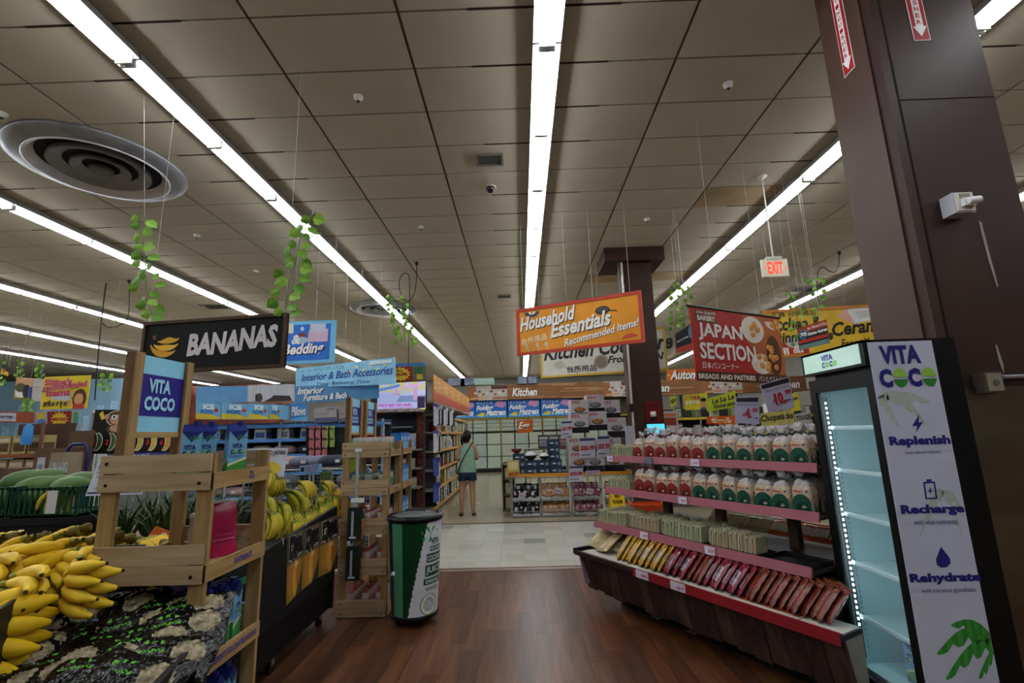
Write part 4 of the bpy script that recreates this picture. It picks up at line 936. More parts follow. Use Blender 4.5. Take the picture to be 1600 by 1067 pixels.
for i in range(38):
    x=.40+i*.046; y=.11+.012*(i%3)
    pr=yel if i<4 else wy if i<11 else wr if i<16 else br if i<19 else wr if i<26 else br
    put(pr,BW(x,y,.462),(-.62,0,BR-.8+random.uniform(-.1,.1)),f'{"yellow" if i<11 else "red"} bread packet, {ORD[i]} from the far end on the bakery base deck',1.2)
for i in range(14): put((yel,wy,br)[i%3],BW(.6+i*.1,.36,.462),(-.9,0,BR-.75+random.uniform(-.1,.1)),f'bread packet lying behind the front ones on the base deck, {ORD[i]} from the far end',1.1)
for i in range(5): put(br,BW(1.5+i*.09,.95,.462),(-1.1,0,BR+random.uniform(-.2,.2)),f'dark wrapped packet at the back right of the base deck, {ORD[i]} one',.9)
for i,(x,y,a) in enumerate(((.08,.14,.3),(.2,.1,-.2),(.3,.2,.4),(.12,.34,.1),(.28,.4,-.3),(.2,.55,.2))):
    put(pastry,BW(x,y,.475),(-1.0,.2*(-1)**i,BR+a),f'clear bag of twisted pastries, {ORD[i]} at the far left corner of the bakery base',1.25)
# price signs above the rack
t=QS('price_sign','upright white price sign reading four fifty-nine above the bread bags','price sign',ay(1149,620,4.25),ay(1186,619,4.25),ay(1187,663,4.25),ay(1149,661,4.25),C('#aaa6bd',.5),.004)
t.r(.04,.80,.96,.96,'#33292c'); t.t_('BREAD LOAF',.08,.66,.92,.74,'#5b5870',bold=0); t.t_('$',.3,.26,.38,.38,'#a3202a'); t.t_('4.',.4,.2,.66,.56,'#a3202a',bold=.06); t.t_('59',.7,.42,.92,.58,'#a3202a',bold=.05); t.r(.8,.2,.94,.24,'#4a4a66')
MB().cyl((.11,.004,.24),(.11,.005,1.275-t.o.z),.003,.003,C('#b9b9bd',.3,metal=.5),n=6).build('stand',t.root); t.done()
t=QS('price_sign','tilted white price sign reading ten ninety-nine above the bread bags','price sign',ay(1187,601,4.0),ay(1233,588,4.0),ay(1242,637,4.0),ay(1201,645,4.0),C('#aaa6bd',.5),.004)
t.r(.03,.82,.97,.97,'#33292c'); t.t_('BREAD VARIETY PACK',.1,.68,.92,.75,'#5b5870',bold=0); t.t_('$',.26,.3,.34,.42,'#a3202a'); t.t_('10.',.34,.2,.72,.6,'#a3202a',bold=.06); t.t_('99',.74,.46,.95,.62,'#a3202a',bold=.05); t.r(.72,.26,.9,.31,'#4a4a66')
MB().cyl((.12,.004,.24),(.15,.005,1.275-t.o.z),.003,.003,C('#b9b9bd',.3,metal=.5),n=6).build('stand',t.root); t.done()
# wet floor sign and orange baskets
p=az(966,816,0)
t=thing('wet_floor_sign','yellow wet floor warning stand behind the bakery rack','floor sign',(p.x,p.y,0)); ym=C('#c9a415',.4)
for s in (-1,1): MB().add([(-.15,s*.16,0),(.15,s*.16,0),(.1,s*.02,.64),(-.1,s*.02,.64),(-.15,s*.145,0),(.15,s*.145,0),(.1,s*.01,.64),(-.1,s*.01,.64)],[(0,1,2,3),(7,6,5,4),(0,4,5,1),(1,5,6,2),(2,6,7,3),(3,7,4,0)],ym).build('leaf_panel',t)
MB().tube([(-.05,0,.63),(-.04,0,.67),(.04,0,.67),(.05,0,.63)],.012,ym).build('handle',t)
g=Vector((0,.14,.64)).normalized()
txt(t,'WET',Vector((-.055,-.075,.41)),X,g,.11,.06,C('#15130c',.5),bold=.04,lift=.006); txt(t,'FLOOR',Vector((-.085,-.092,.32)),X,g,.17,.06,C('#15130c',.5),bold=.04,lift=.006)
om=C('#b9481e',.4)
p=ay(1012,790,6.9)
for i in range(4):
    t=thing('shopping_basket',f'orange plastic shopping basket, {ORD[i]} from the bottom of the stack behind the bakery rack','basket',(p.x,p.y,.0+i*.11),0,'stacked orange baskets')
    MB().add([(-.17,-.11,0),(.17,-.11,0),(.17,.11,0),(-.17,.11,0),(-.22,-.15,.22),(.22,-.15,.22),(.22,.15,.22),(-.22,.15,.22)],[(0,3,2,1),(0,1,5,4),(1,2,6,5),(2,3,7,6),(3,0,4,7)],om).build('tub',t)
    MB().box(-.235,.235,-.165,-.145,.2,.225,om).box(-.235,.235,.145,.165,.2,.225,om).box(-.235,-.215,-.145,.145,.2,.225,om).box(.215,.235,-.145,.145,.2,.225,om).build('rim',t)
    if i==3: MB().tube([(-.22,-.02,.22),(-.2,-.02,.25),(0,-.1,.262),(.2,-.02,.25),(.22,-.02,.22)],.008,C('#1b1716',.5)).build('handle',t)
# ================= drink fridge =================
FO=Vector((1.91,2.6,0)); fd=.57; fx=.452; kb=C('#0a0a0b',.35,noise=.03)
t=thing('drink_fridge','tall black glass-door drink fridge with white printed side panel','fridge',FO)
MB().box(.03,fx+.03,0,.03,.03,1.985,kb).box(.03,fx+.03,fd-.03,fd,.03,1.83,kb).box(fx,fx+.03,.03,fd-.03,.03,1.985,kb).box(.03,fx,.03,fd-.03,.03,.16,kb).box(.03,fx,.03,fd-.03,1.79,1.985,kb).build('cabinet',t)
ic=C('#a8cfd4',.4,noise=.02)
MB().box(.04,fx-.002,.031,.036,.16,1.79,ic).box(.04,fx-.002,fd-.036,fd-.031,.16,1.79,ic).box(fx-.008,fx-.002,.036,fd-.036,.16,1.79,ic).box(.05,fx-.008,.036,fd-.036,.16,.166,ic).box(.05,fx-.008,.036,fd-.036,1.784,1.79,ic).build('liner',t)
d_=MB().box(0,.03,0,.05,.06,1.83,kb).box(0,.03,fd-.06,fd,.06,1.83,kb).box(0,.03,.05,fd-.06,.06,.15,kb).box(0,.03,.05,fd-.06,1.75,1.83,kb).build('door',t)
MB().box(.012,.016,.05,fd-.06,.15,1.75,C('#cfe6ea',.03,alpha=.10,noise=0)).build('glass_pane',d_)
h_=MB().box(-.02,.03,-.0,fd+.01,1.86,2.0,kb).box(-.02,fx+.03,0,fd+.01,1.985,2.0,kb).build('header',t)
MB().box(-.026,-.02,.03,fd-.02,1.875,1.985,C('#a9c4b9',.4,emis=.55,noise=.02)).build('lit_sign',h_)
# header faces -x: reads towards -y
def hl():
    o=Vector((-.027,.36,1.89))
    txt(h_,'VITA',o+Z*.042,-Y,Z,.11,.035,C('#2c2a86',.4,emis=.3),bold=.045); 
    txt(h_,'C',o,-Y,Z,.03,.034,C('#2c2a86',.4,emis=.3),bold=.05); txt(h_,'O',o-Y*.035,-Y,Z,.032,.034,C('#6db33a',.4,emis=.5),bold=.09); txt(h_,'C',o-Y*.073,-Y,Z,.03,.034,C('#2c2a86',.4,emis=.3),bold=.05); txt(h_,'O',o-Y*.108,-Y,Z,.032,.034,C('#6db33a',.4,emis=.5),bold=.09)
hl()
MB().box(.05,.075,fd-.05,fd-.036,.2,1.72,C('#2b3436',.4)).build('led_channel',t)
b=MB(); le=C('#dff6ff',.3,emis=26,noise=0)
for i in range(48): z=.22+i*.031; b.box(.056,.062,fd-.056,fd-.05,z,z+.012,le)
b.build('led_strip',t)
b=MB(); 
for i in range(48): z=.22+i*.031; b.box(.056,.062,.038,.044,z,z+.012,le)
b.build('led_strip',t)  # second strip, unseen at the near jamb, added to light the interior
for z in (.42,.72,1.0,1.26,1.52):
    b=MB().box(.07,fx-.01,.04,fd-.04,z,z+.006,C('#bfe0e4',.1,alpha=.5)); b.box(.07,.078,.04,fd-.04,z-.004,z+.018,C('#cfe6ea',.2)); b.build('glass_shelf',t)
b=MB()
for i in range(50): z=.25+i*.03; b.box(.1,.104,fd-.038,fd-.035,z,z+.012,C('#5f7f88',.5))
b.build('shelf_rail',t)
pnl=MB().box(.004,.352,-.006,0,.02,1.985,C('#b3b6c9',.45,noise=.02)).build('side_panel',t)
nv=C('#22206e',.45); gn=C('#2f7a2c',.45); pale=C('#a3ada4',.45)
f=lambda px,py: ay(px,py,2.594)-FO
def ptxt(s,x0,yb,x1,yt,m,**k):
    o=f(x0,yb); txt(pnl,s,o,X,Z,f(x1,yb).x-o.x,f(x0,yt).z-o.z,m,**k)
o=f(1376,606); logo(pnl,o,X,f(1465,606).x-o.x,nv,gn)
def ppoly(pts,m,l=.001):
    vs=[f(*p)-Y*l for p in pts]; n=len(vs)
    vs=[Vector((min(max(v.x,.006),.350),v.y,v.z)) for v in vs]
    ar=sum(vs[i].x*vs[(i+1)%n].z-vs[(i+1)%n].x*vs[i].z for i in range(n))
    if ar<0: vs=vs[::-1]
    A.add(vs,[tuple(range(n))],m)
def frond(cx,cyy,tx_,ty_,wd_,bow,m1,m2,l):
    dx,dy=tx_-cx,ty_-cyy; up=[];lo_=[]
    for i in range(13):
        u=i/12; b_=bow*math.sin(PI*u); w_=math.sin(PI*min(1,u*.8+.12))
        up.append((cx+dx*u,cyy+dy*u+b_-wd_*.35*w_)); lo_.append((cx+dx*u+wd_*.15*w_,cyy+dy*u+b_+wd_*w_*(1.25 if i%3 else .55)))
    for i in range(12): ppoly([up[i],up[i+1],lo_[i+1],lo_[i]],m1 if i%2 else m2,l+.00002*i)
A=MB()
for tx_,ty_,w_,bw in ((1445,662,13,-22),(1430,640,11,-16),(1404,665,13,-8),(1452,628,9,-10)): frond(1372,622,tx_,ty_,w_,bw,pale,pale,.0006)
A.build('pale_leaf_print',pnl); A=MB()
for tx_,ty_,w_,bw in ((1436,838,13,-14),(1505,842,13,-10),(1448,800,11,-14),(1506,806,11,-12)): frond(1474,768,tx_,ty_,w_,bw,pale,pale,.0006)
A.build('pale_leaf_print',pnl); A=MB()
ppoly([(1436,647),(1425,666),(1433,665),(1431,676),(1442,659),(1435,660)],nv); A.build('lightning_icon',pnl); A=MB()
for q in ([(1442,753),(1460,752),(1461,754.5),(1444.5,755.5)],[(1446,778),(1464,777),(1464,779.5),(1446,780)],[(1442,753),(1444.5,753),(1448.5,780),(1446,780)],[(1458,752),(1460.5,752),(1464.5,779),(1462,779)],[(1447,749),(1455,748.5),(1455.5,752),(1447.5,752.5)],[(1449,766),(1457,765.5),(1457.2,767.3),(1449.2,767.8)],[(1452,762),(1454,762),(1454.8,771),(1452.8,771)]): ppoly(q,nv)
stuff(A.build('battery_icon',pnl)); A=MB()
ppoly([(1470,854),(1477,863),(1484,872),(1485,880),(1479,886),(1471,887),(1464,883),(1462,874),(1466,864)],nv); A.build('drop_icon',pnl); A=MB()
gl=C('#3c8c38',.45)
for (tx_,ty_,wd_,bw) in ((1486,976,12,-16),(1464,1021,17,-26),(1478,1060,18,-20),(1529,1058,14,-2)): frond(1557,1003,tx_,ty_,wd_,bw,gl,gn,.0010)
ppoly([(1553,1010),(1559,1008),(1575,1085),(1566,1085)],C('#5a3a2c',.5),.0008)
A.build('palm_print',pnl)
ptxt('Replenish',1391,700,1487,682,nv,bold=.05); ptxt('lost electrolytes',1415,711,1470,704,nv,bold=0)
ptxt('Recharge',1409,807,1509,789,nv,bold=.05); ptxt('with vital nutrients',1428,820,1496,812,nv,bold=0)
ptxt('Rehydrate',1423,914,1535,896,nv,bold=.05); ptxt('with coconut goodness',1440,928,1525,919,nv,bold=0)
# contents
t=thing('inside_card','pale leaflet with a small palm taped inside the fridge','card',FO+Vector((fx-.02,.18,1.02))); MB().box(0,.004,-.05,.2,0,.2,C('#b9d9cf',.5)).build('sheet',t); MB().add([(-.001,.05,.02),(-.001,.06,.02),(-.001,.06,.12),(-.001,.05,.12)],[(0,1,2,3),(3,2,1,0)],C('#5a4a3a',.5)).add([(-.001,.02,.11),(-.001,.055,.16),(-.001,.1,.1),(-.001,.06,.13)],[(0,1,2,3),(3,2,1,0)],gn).build('palm_print',t)
t=thing('inside_label','grey notice stuck on the inside wall of the fridge','card',FO+Vector((fx-.02,.2,1.42))); MB().box(0,.004,0,.25,0,.12,C('#7f9aa6',.5)).build('sheet',t)
for i in range(3):
    put(ct,FO+Vector((.2,.1+i*.1,.43-.26)),-PI/2+.2*i,f'blue drink carton standing at the bottom of the fridge, {ORD[i]} from its near side')
# ================= hanging signs =================
t=Sign('hanging_sign','black board sign reading BANANAS with brown wooden frame','sign',(-3.275,4.0),(-1.93,3.83),2.135,2.595,C('#080b08',.7,spec=.2),.03,wood('#4a2d18','#332010',3,(12,1,12)),.028,wires=(.02,.98))
t.t_('BANANAS',.33,.27,.945,.70,'#c4bdc0',bold=.045,slope=.06,shear=.1,wob=.04)
for a0,cx,cz,rx,rz,c in ((3.3,.165,.60,.105,.30,'#c98f1e'),(3.5,.175,.62,.095,.20,'#e0ab2c'),(3.75,.18,.66,.085,.10,'#d39c22')):
    pts=[];pi=[]
    for k in range(12):
        a=a0+(2.45-.3*(3.75-a0))*k/11; pts.append((cx+rx*math.cos(a),cz+rz*math.sin(a))); w_=math.sin(PI*(k+.5)/12); pi.append((cx+(rx-.032*w_)*math.cos(a),cz+(rz-.12*w_)*math.sin(a)))
    t.p(pts+pi[::-1],c)
t.p([(.07,.72),(.095,.74),(.1,.66),(.08,.64)],'#6a3f1c'); t.done()
# vines
lfm=[C('#6f9c34',.45,noise=.15),C('#83ad3e',.45,noise=.15),C('#5c8a2c',.45,noise=.15)]
def leafmesh(m):
    pts=[(0,0,0),(.25,.42,.05),(.6,.42,.06),(1,0,-.05),(.6,-.42,.06),(.25,-.42,.05),(.5,0,-.04)]
    b=MB(); v=[Vector(p)*1.0 for p in pts]; b.add(v+[p+Vector((0,0,.015)) for p in v],[(0,6,1),(1,6,2),(2,6,3),(0,5,6),(5,4,6),(4,3,6),(7,8,13),(8,9,13),(9,10,13),(7,13,12),(12,13,11),(11,13,10)],m); return b.mesh('leaf')
lms=[leafmesh(m) for m in lfm]
def vine(label,pts,n,size,string=None,each=True,spread=.06):
    o=Vector(pts[0]); t=thing('hanging_vine',label,'plant',o); P=[Vector(p)-o for p in pts]
    MB().tube(P,.004,C('#4f6a44',.6),n=5).build('stem',t)
    if string: MB().cyl((0,0,0),Vector(string)-o,.002,.002,C('#a9aaa6',.5),n=4).build('string',t)
    seg=len(P)-1; b=MB(); rnd=random.Random(len(label)*7+n)
    for i in range(n):
        u=(i+.3)/n*seg; k=min(int(u),seg-1); p=P[k].lerp(P[k+1],u-k); sd=1 if i%2 else -1
        s=size*rnd.uniform(.8,1.15); q=p+Vector((sd*rnd.uniform(.1,1)*spread*.5,rnd.uniform(-.03,.03),rnd.uniform(-.01,.01)))
        rot=(rnd.uniform(.9,1.8)*1.0,rnd.uniform(.1,.8)*1,(0 if sd>0 else PI)+rnd.uniform(-.5,.5))
        if each: mesh_obj('leaf',lms[i%3],t,q,rot,(s,s,s))
        else:
            from mathutils import Euler
            M=Matrix.Translation(q)@Euler(rot).to_matrix().to_4x4()@Matrix.Scale(s,4); m=lfm[i%3]
            me=lms[i%3]; b.add([M@v.co for v in me.vertices],[tuple(f.vertices) for f in me.polygons],m)
    if not each: stuff(b.build('foliage',t))
    return t
y=3.98
vine('green leafy vine hanging over the left end of the bananas sign',[ay(a,b,y) for a,b in ((226,338),(224,380),(228,420),(228,460),(240,498))],24,.105,az(225,150,CH),spread=.14)
y=3.8
vine('green leafy vine hanging over the right end of the bananas sign',[ay(a,b,y) for a,b in ((488,335),(468,372),(462,410),(450,450),(444,496))],24,.105,az(492,320,CH),spread=.14)
y=6.4
vine('bushy green vine dangling from the looped cable near the light strip',[ay(a,b,y) for a,b in ((620,460),(622,490),(630,515),(634,535))],40,.07,az(615,430,CH),spread=.25)
for i,(pts,yy,lab) in enumerate([(((1062,445),(1052,470),(1056,495),(1054,515)),6.5,'thin green vine left of the bakery sign, outer strand'),(((1066,442),(1075,460),(1070,490),(1076,508)),6.5,'thin green vine left of the bakery sign, inner strand'),(((1233,455),(1245,480),(1245,510),(1248,540)),6.3,'green vine hanging before the ceramics sign, left strand'),(((1268,435),(1279,440),(1277,470),(1279,498)),6.3,'green vine hanging before the ceramics sign, right strand')]):
    p_=[ay(a,b,yy) for a,b in pts]; vine(lab,p_,15,.075,Vector((p_[0].x,p_[0].y,CH)),spread=.1)
for i,(pts,yy,lab) in enumerate([(((2,560),(1,590),(0,600)),12,'far left green vine at the photo edge'),(((34,563),(30,580),(31,590)),12,'far green vine over the left product poster'),(((62,567),(62,580),(63,592)),12,'far green vine left of the yellow recommended sign'),(((168,583),(163,595),(166,610)),9,'far green vine beside the tall brown header post'),(((43,625),(42,634),(46,642)),9,'short green vine under the left product poster')]):
    p_=[ay(a,b,yy) for a,b in pts]; vine(lab,p_,14,.09,Vector((p_[0].x,p_[0].y,CH)),False,.14)
# Household Essentials
t=Sign('hanging_sign','orange Household Essentials hanging sign with red border','sign',(-.02,7.4),(1.765,6.52),2.74,3.495,C('#d98f24',.5,noise=.08,sc=3),.02,C('#b5402c',.5),.05,wires=(.06,.2,.43,.64,.92))
W_='#e6e2dc'; sh=C('#33291f',.6)
t.t_('Household',.03,.50,.50,.80,W_,bold=.03,shear=.25,slope=.10,shadow=sh); t.t_('Essentials',.29,.29,.77,.60,W_,bold=.03,shear=.25,slope=.10,shadow=sh); t.t_('Recommended Items!',.40,.09,.97,.24,W_,bold=.02,shear=.2,slope=.16,shadow=sh)
t.t_('台所用品',.04,.22,.26,.36,'#e9d9b4',bold=.01,slope=.1)
t.e(.14,.90,.065,.11,'#3a3d55',a0=PI,a1=2*PI); t.e(.14,.9,.03,.055,'#e8e4dc',a0=PI,a1=2*PI); t.e(.14,.88,.012,.025,'#d79a2a')
t.e(.71,.72,.055,.085,'#2f2f31'); t.e(.71,.73,.045,.06,'#4a4a4c'); t.p([(.755,.69),(.82,.66),(.82,.68),(.757,.715)],'#26262a')
for cx in (.08,.17,.245): t.p([(cx+.02,.03),(cx+.03,.03),(cx+.015,.16),(cx+.005,.16)],'#b9b0a6'); t.e(cx+.005,.19,.012,.045,'#c3bab0')
t.e(.9,.1,.06,.1,'#c2532f',a0=.3,a1=PI); t.done()
# Kitchen cookware (behind the middle column)
a=ay(844,553,10.0); b_=ay(845,591,10.0)
t=Sign('hanging_sign','white Kitchen Cookware sign with yellow border behind the orange sign','sign',(a.x,10.0),(2.9,9.22),b_.z,b_.z+.86,C('#c9c6bb',.5),.02,C('#c9a63a',.5),.04,wires=(.1,.5))
t.t_('Kitchen Cookware',.03,.42,1.05,.80,'#2b2a28',bold=.03,shear=.3,slope=.02); t.t_('From JAPAN',.55,.2,.98,.42,'#2b2a28',bold=.03,shear=.3); t.t_('台所用品',.22,.09,.46,.25,'#2b2a28',bold=.02)
t.e(.16,.3,.045,.1,'#b3aca6'); t.e(.5,.3,.06,.17,'#94897c'); t.e(.5,.3,.045,.13,'#7c7065'); t.p([(.2,.22),(.3,.06),(.31,.08),(.21,.25)],'#a89d8e'); t.done()
# Japan section (bakery)
t=Sign('hanging_sign','red JAPAN SECTION bakery banner with bread photo and brown band','sign',(1.71,4.6),(2.95,5.28),1.997,2.735,C('#a3261e',.5),.012,wires=(.3,.8))
t.r(0,0,1,.13,'#4c2a1c'); t.t_('BREADS AND PASTRIES',.02,.03,.62,.10,'#d8cdbf',bold=.03); t.t_('パンとペストリー',.66,.025,.97,.105,'#d8cdbf',bold=.01)
t.t_('JAPAN',.06,.55,.53,.80,'#d9d2cc',bold=.03); t.t_('SECTION',.06,.30,.66,.53,'#d9d2cc',bold=.03); t.t_('日本パンコーナー',.07,.17,.45,.26,'#d9d2cc',bold=.01)
t.p([(.04,.82),(.27,.80),(.26,.97),(.05,.985)],'#6a3c20'); t.t_('DON QUIJOTE',.06,.91,.255,.96,'#d8cdbf',bold=.02); t.t_('BAKERY',.065,.83,.25,.90,'#d8cdbf',bold=.04)
t.p([(.55,.99),(1,.99),(1,.13),(.78,.13),(.62,.5),(.52,.75)],'#a5592c')
t.e(.66,.78,.13,.2,'#cfc4b4'); t.e(.92,.93,.1,.12,'#cfc4b4',a0=PI,a1=2*PI); t.e(.72,.28,.12,.15,'#cfc4b4'); t.e(.88,.42,.09,.3,'#54301a')
for i in range(26):
    random.seed(i+3); a=random.choice([(.66,.78,.1,.15),(.88,.42,.06,.24),(.73,.3,.08,.1),(.93,.88,.05,.05)])
    cx=a[0]+random.uniform(-1,1)*a[2];cz=a[1]+random.uniform(-1,1)*a[3]; t.e(cx,cz,.028,.045,'#b97430',n=10); t.e(cx-.004,cz+.008,.02,.03,'#d9a050',n=8); t.e(cx,cz,.008,.012,'#6a3518',n=6)
MB().cyl((-.03,.006,t.h+.012),(t.w+.03,.006,t.h+.012),.014,.014,C('#1c1a1a',.5),n=10).build('top_rod',t.root); t.done()
# ceramics
t=Sign('hanging_sign','yellow Kitchen and Ceramics hanging sign right of the bakery banner','sign',(4.25,8.0),(7.2,8.45),2.66,3.5,C('#cfa92f',.5,noise=.1,sc=2),.02,C('#b5742a',.5),.05,wires=(.1,.3,.55,.8),rot=-.06)
t.r(.02,.02,.25,.3,'#a5361e'); t.t_('Kitchen &',.0,.55,.36,.82,'#2a2317',bold=.03,shear=.3); t.t_('Dinnerware',.03,.3,.42,.52,'#2a2317',bold=.03,shear=.3); t.t_('Ceramics',.42,.36,.86,.66,'#2a2317',bold=.03,shear=.3,slope=.05); t.t_('From Your Cook',.46,.12,.9,.3,'#2a2317',bold=.01,shear=.3)
t.t_('食器 台所用品',.05,.84,.34,.95,'#2a2317',bold=.01)
t.p([(.48,.78),(.54,.98),(.68,.9),(.6,.55)],'#c99a8a'); t.p([(.55,.9),(.58,.97),(.72,.99),(.75,.75),(.72,.66),(.58,.62)],'#c9c6c2'); t.p([(.6,.86),(.69,.87),(.69,.73),(.61,.71)],'#b3b0ad'); t.e(.82,.82,.05,.1,'#b9b4b4'); t.e(.17,.3,.06,.12,'#b5b1ad'); t.t_('用',.06,.05,.12,.2,W_,bold=.03);t.t_('品',.15,.08,.21,.23,W_,bold=.03)
t.done()
# small black/red promo signs
y=6.0
t=QS('promo_sign','small black and red kitchen gadgets sign before the ceramics sign','sign',ay(1247,513,y),ay(1291,499,y),ay(1297,536,y),ay(1250,547,y),C('#232526',.5),.01); t.r(0,.72,1,1,'#a33a22'); t.t_('Japan Tableware & Cutlery',.3,.76,.97,.93,W_,bold=.01); t.t_('Kitchen Gadgets',.3,.5,.97,.68,W_,bold=.04); t.r(0,.28,1,.42,'#b03028'); t.e(.15,.66,.14,.22,'#2f7f9a'); t.e(.15,.66,.1,.16,'#232526'); t.t_('70%',.05,.57,.26,.75,W_,bold=.04); t.r(0,0,1,.2,'#5f7f7a'); t.wires((.2,.8)).done()
y=7.4
t=QS('promo_sign','small black and red sign half hidden behind the bakery banner','sign',ay(1055,522,y),ay(1082,504,y),ay(1085,545,y),ay(1057,552,y),C('#1f2122',.5),.01); t.r(0,0,1,.25,'#a33a2e'); t.t_('Japan & Asia',.05,.5,.7,.62,W_,bold=.01); t.e(.85,.7,.12,.25,'#2f7f9a'); t.wires((.3,.7)).done()
# left hanging signs
t=QS('hanging_sign','blue Bedding hanging sign with drawn bed behind the bananas sign','sign',ay(385,505,6.7),ay(527,499,7.3),ay(523,566,7.3),ay(385,573,6.7),C('#6fb3d8',.5),.02); t.r(.0,.08,.93,.92,'#2f6bc0'); t.t_('&',.48,.46,.58,.68,W_,bold=.03,shear=.2); t.t_('Interior &',.02,.6,.42,.85,W_,bold=.02,shear=.2); t.t_('Bedding',.38,.14,.86,.46,W_,bold=.03,shear=.3,slope=.06,shadow=C('#1c2f5a',.6)); t.p([(.66,.5),(.9,.5),(.9,.8),(.68,.8)],'#c9a8c0'); t.r(.69,.72,.87,.93,'#b9bfd0'); t.r(.56,.62,.64,.72,'#7a3a34'); t.e(.59,.55,.08,.08,'#9db4c4'); t.e(.6,.82,.02,.05,'#b9c9d8'); t.r(.42,.72,.5,.95,'#cfcdb4')
for fx in (.5,.75,.95): MB().cyl(t.q(fx,1),t.q(fx,1)+Z*1.52,.002,.002,C('#b9b9b4',.4,noise=0),n=4).build('hanging_wire',t.root)
t.done()
t=QS('hanging_sign','light blue Interior and Bath Accessories hanging sign','sign',ay(462,576,9),ay(617,558,8.7),ay(618,600,8.7),ay(462,606,9),C('#8fc6e0',.5,noise=.1,sc=3),.02); t.t_('Interior & Bath Accessories',.06,.32,.98,.66,'#2c4f94',bold=.02,shear=.3,slope=.05); t.t_('Your Relaxing Time',.22,.04,.75,.22,'#2c4f94',bold=.01,shear=.3); t.t_('インテリア バス',.05,.76,.5,.9,'#3c6aa0',bold=.0)
for i in range(6): t.e(.55+.07*i,.78 if i%2 else .6,.02,.07,['#e0b9b9','#cfd9a8','#e6d0a0'][i%3])
t.r(.75,.8,.97,.95,'#c7d9e0'); t.r(.75,.78,.97,.8,'#3a5a70')
for fx in (.65,.85,.5): MB().cyl(t.q(fx,1),t.q(fx,1)+Z*1.9,.002,.002,C('#b9b9b4',.4,noise=0),n=4).build('hanging_wire',t.root)
t.done()
t=QS('header_sign','blue Interior Furniture and Bath header sign over the pillow shelves','sign',ay(461,604,8.9),ay(592,597,8.9),ay(592,622,8.9),ay(461,631,8.9),C('#5585ad',.5),.02); t.t_('Interior',.03,.52,.34,.92,W_,bold=.03,shear=.3,shadow=C('#2c4f70',.6)); t.t_('Furniture & Bath',.1,.12,.62,.5,W_,bold=.03,shear=.3,shadow=C('#2c4f70',.6)); t.done()
t=QS('header_sign','plain light blue header board left of the long header photo','sign',ay(306,604,8.9),ay(386,603,8.9),ay(386,628,8.9),ay(306,630,8.9),C('#5f94c0',.5),.02); t.done()
t=QS('header_sign','header photo board of a white room with dark furniture','sign',ay(387,602,8.9),ay(460,600,8.9),ay(460,629,8.9),ay(387,630,8.9),C('#bdbabb',.5,noise=.08,sc=6,stretch=(8,8,.3)),.02)
t.p([(.32,.05),(.95,.1),(.9,.38),(.55,.42),(.52,.3)],'#3a3230'); t.e(.25,.3,.07,.25,'#4a4240'); t.p([(.16,.1),(.22,.1),(.2,.5),(.17,.5)],'#2a2422'); t.r(0,0,1,.08,'#8a6a50')
for i in range(5): t.r(.1+.18*i,.45,.105+.18*i,1,'#9c9999')
t.done()
# far Kitchen header
y=19.9
def header(label,x0,x1,z0,z1,y,parts_):
    t=Sign('header_sign',label,'sign',(x0,y),(x1,y),z0,z1,wood('#8a6240','#6f4a2e',2,(.8,8,10)),.03)
    for i in range(12):
        u=random.uniform(0,.8); t.r(u,i/12+.005,u+random.uniform(.1,.25),(i+1)/12-.005,random.choice(['#9a7048','#7a5234','#a67c52']))
    for q in parts_: q(t)
    t.done(); return t
def photo(u0,u1):
    def f_(t):
        w_=u1-u0; t.r(u0,0,u1,1,'#a9a39d'); t.p([(u0,0),(u0+.28*w_,0),(u0+.2*w_,.95),(u0,.95)],'#8a5a38')
        t.r(u0+.6*w_,.72,u1,.98,'#5a3828'); t.p([(u0+.05*w_,.06),(u0+.5*w_,.12),(u0+.5*w_,.26),(u0+.1*w_,.18)],'#b98a64'); t.r(u0+.63*w_,.05,u1,.22,'#94684a')
        for i in range(9): t.e(u0+w_*(.1+.1*i),.38+.1*(i%3),.02*w_*2,.08,['#9a5a3a','#c9b9a4','#6a4430'][i%3],n=10)
    return f_
header('wood look Kitchen header board with kitchen photo over the back aisle',-2.2,4.75,2.93,3.56,y,[photo(0,.24),lambda t:t.t_('Kitchen',.27,.2,.42,.75,W_,bold=.03,shear=.25,shadow=sh),photo(.82,1)])
header('wood look Kitchen header board behind the middle brown column',4.9,11.9,2.93,3.56,y,[lambda t:t.t_('Kitchen',.0,.2,.19,.75,W_,bold=.03,shear=.25,shadow=sh),photo(.38,.62),lambda t:t.t_('Kitchen',.8,.2,.96,.75,W_,bold=.03,shear=.25,shadow=sh)])
t=QS('hanging_sign','orange Automotive sign right of the middle brown column','sign',ay(1041,577,15),ay(1110,575,15),ay(1110,594,15),ay(1042,595,15),C('#b55a28',.5),.02); t.t_('Automotive',.08,.1,1.15,.9,W_,bold=.03,shear=.25,shadow=sh); t.p([(.02,.5),(.05,.6),(.08,.5),(.05,.4)],'#d8b03a'); t.wires((.2,.8)).done()
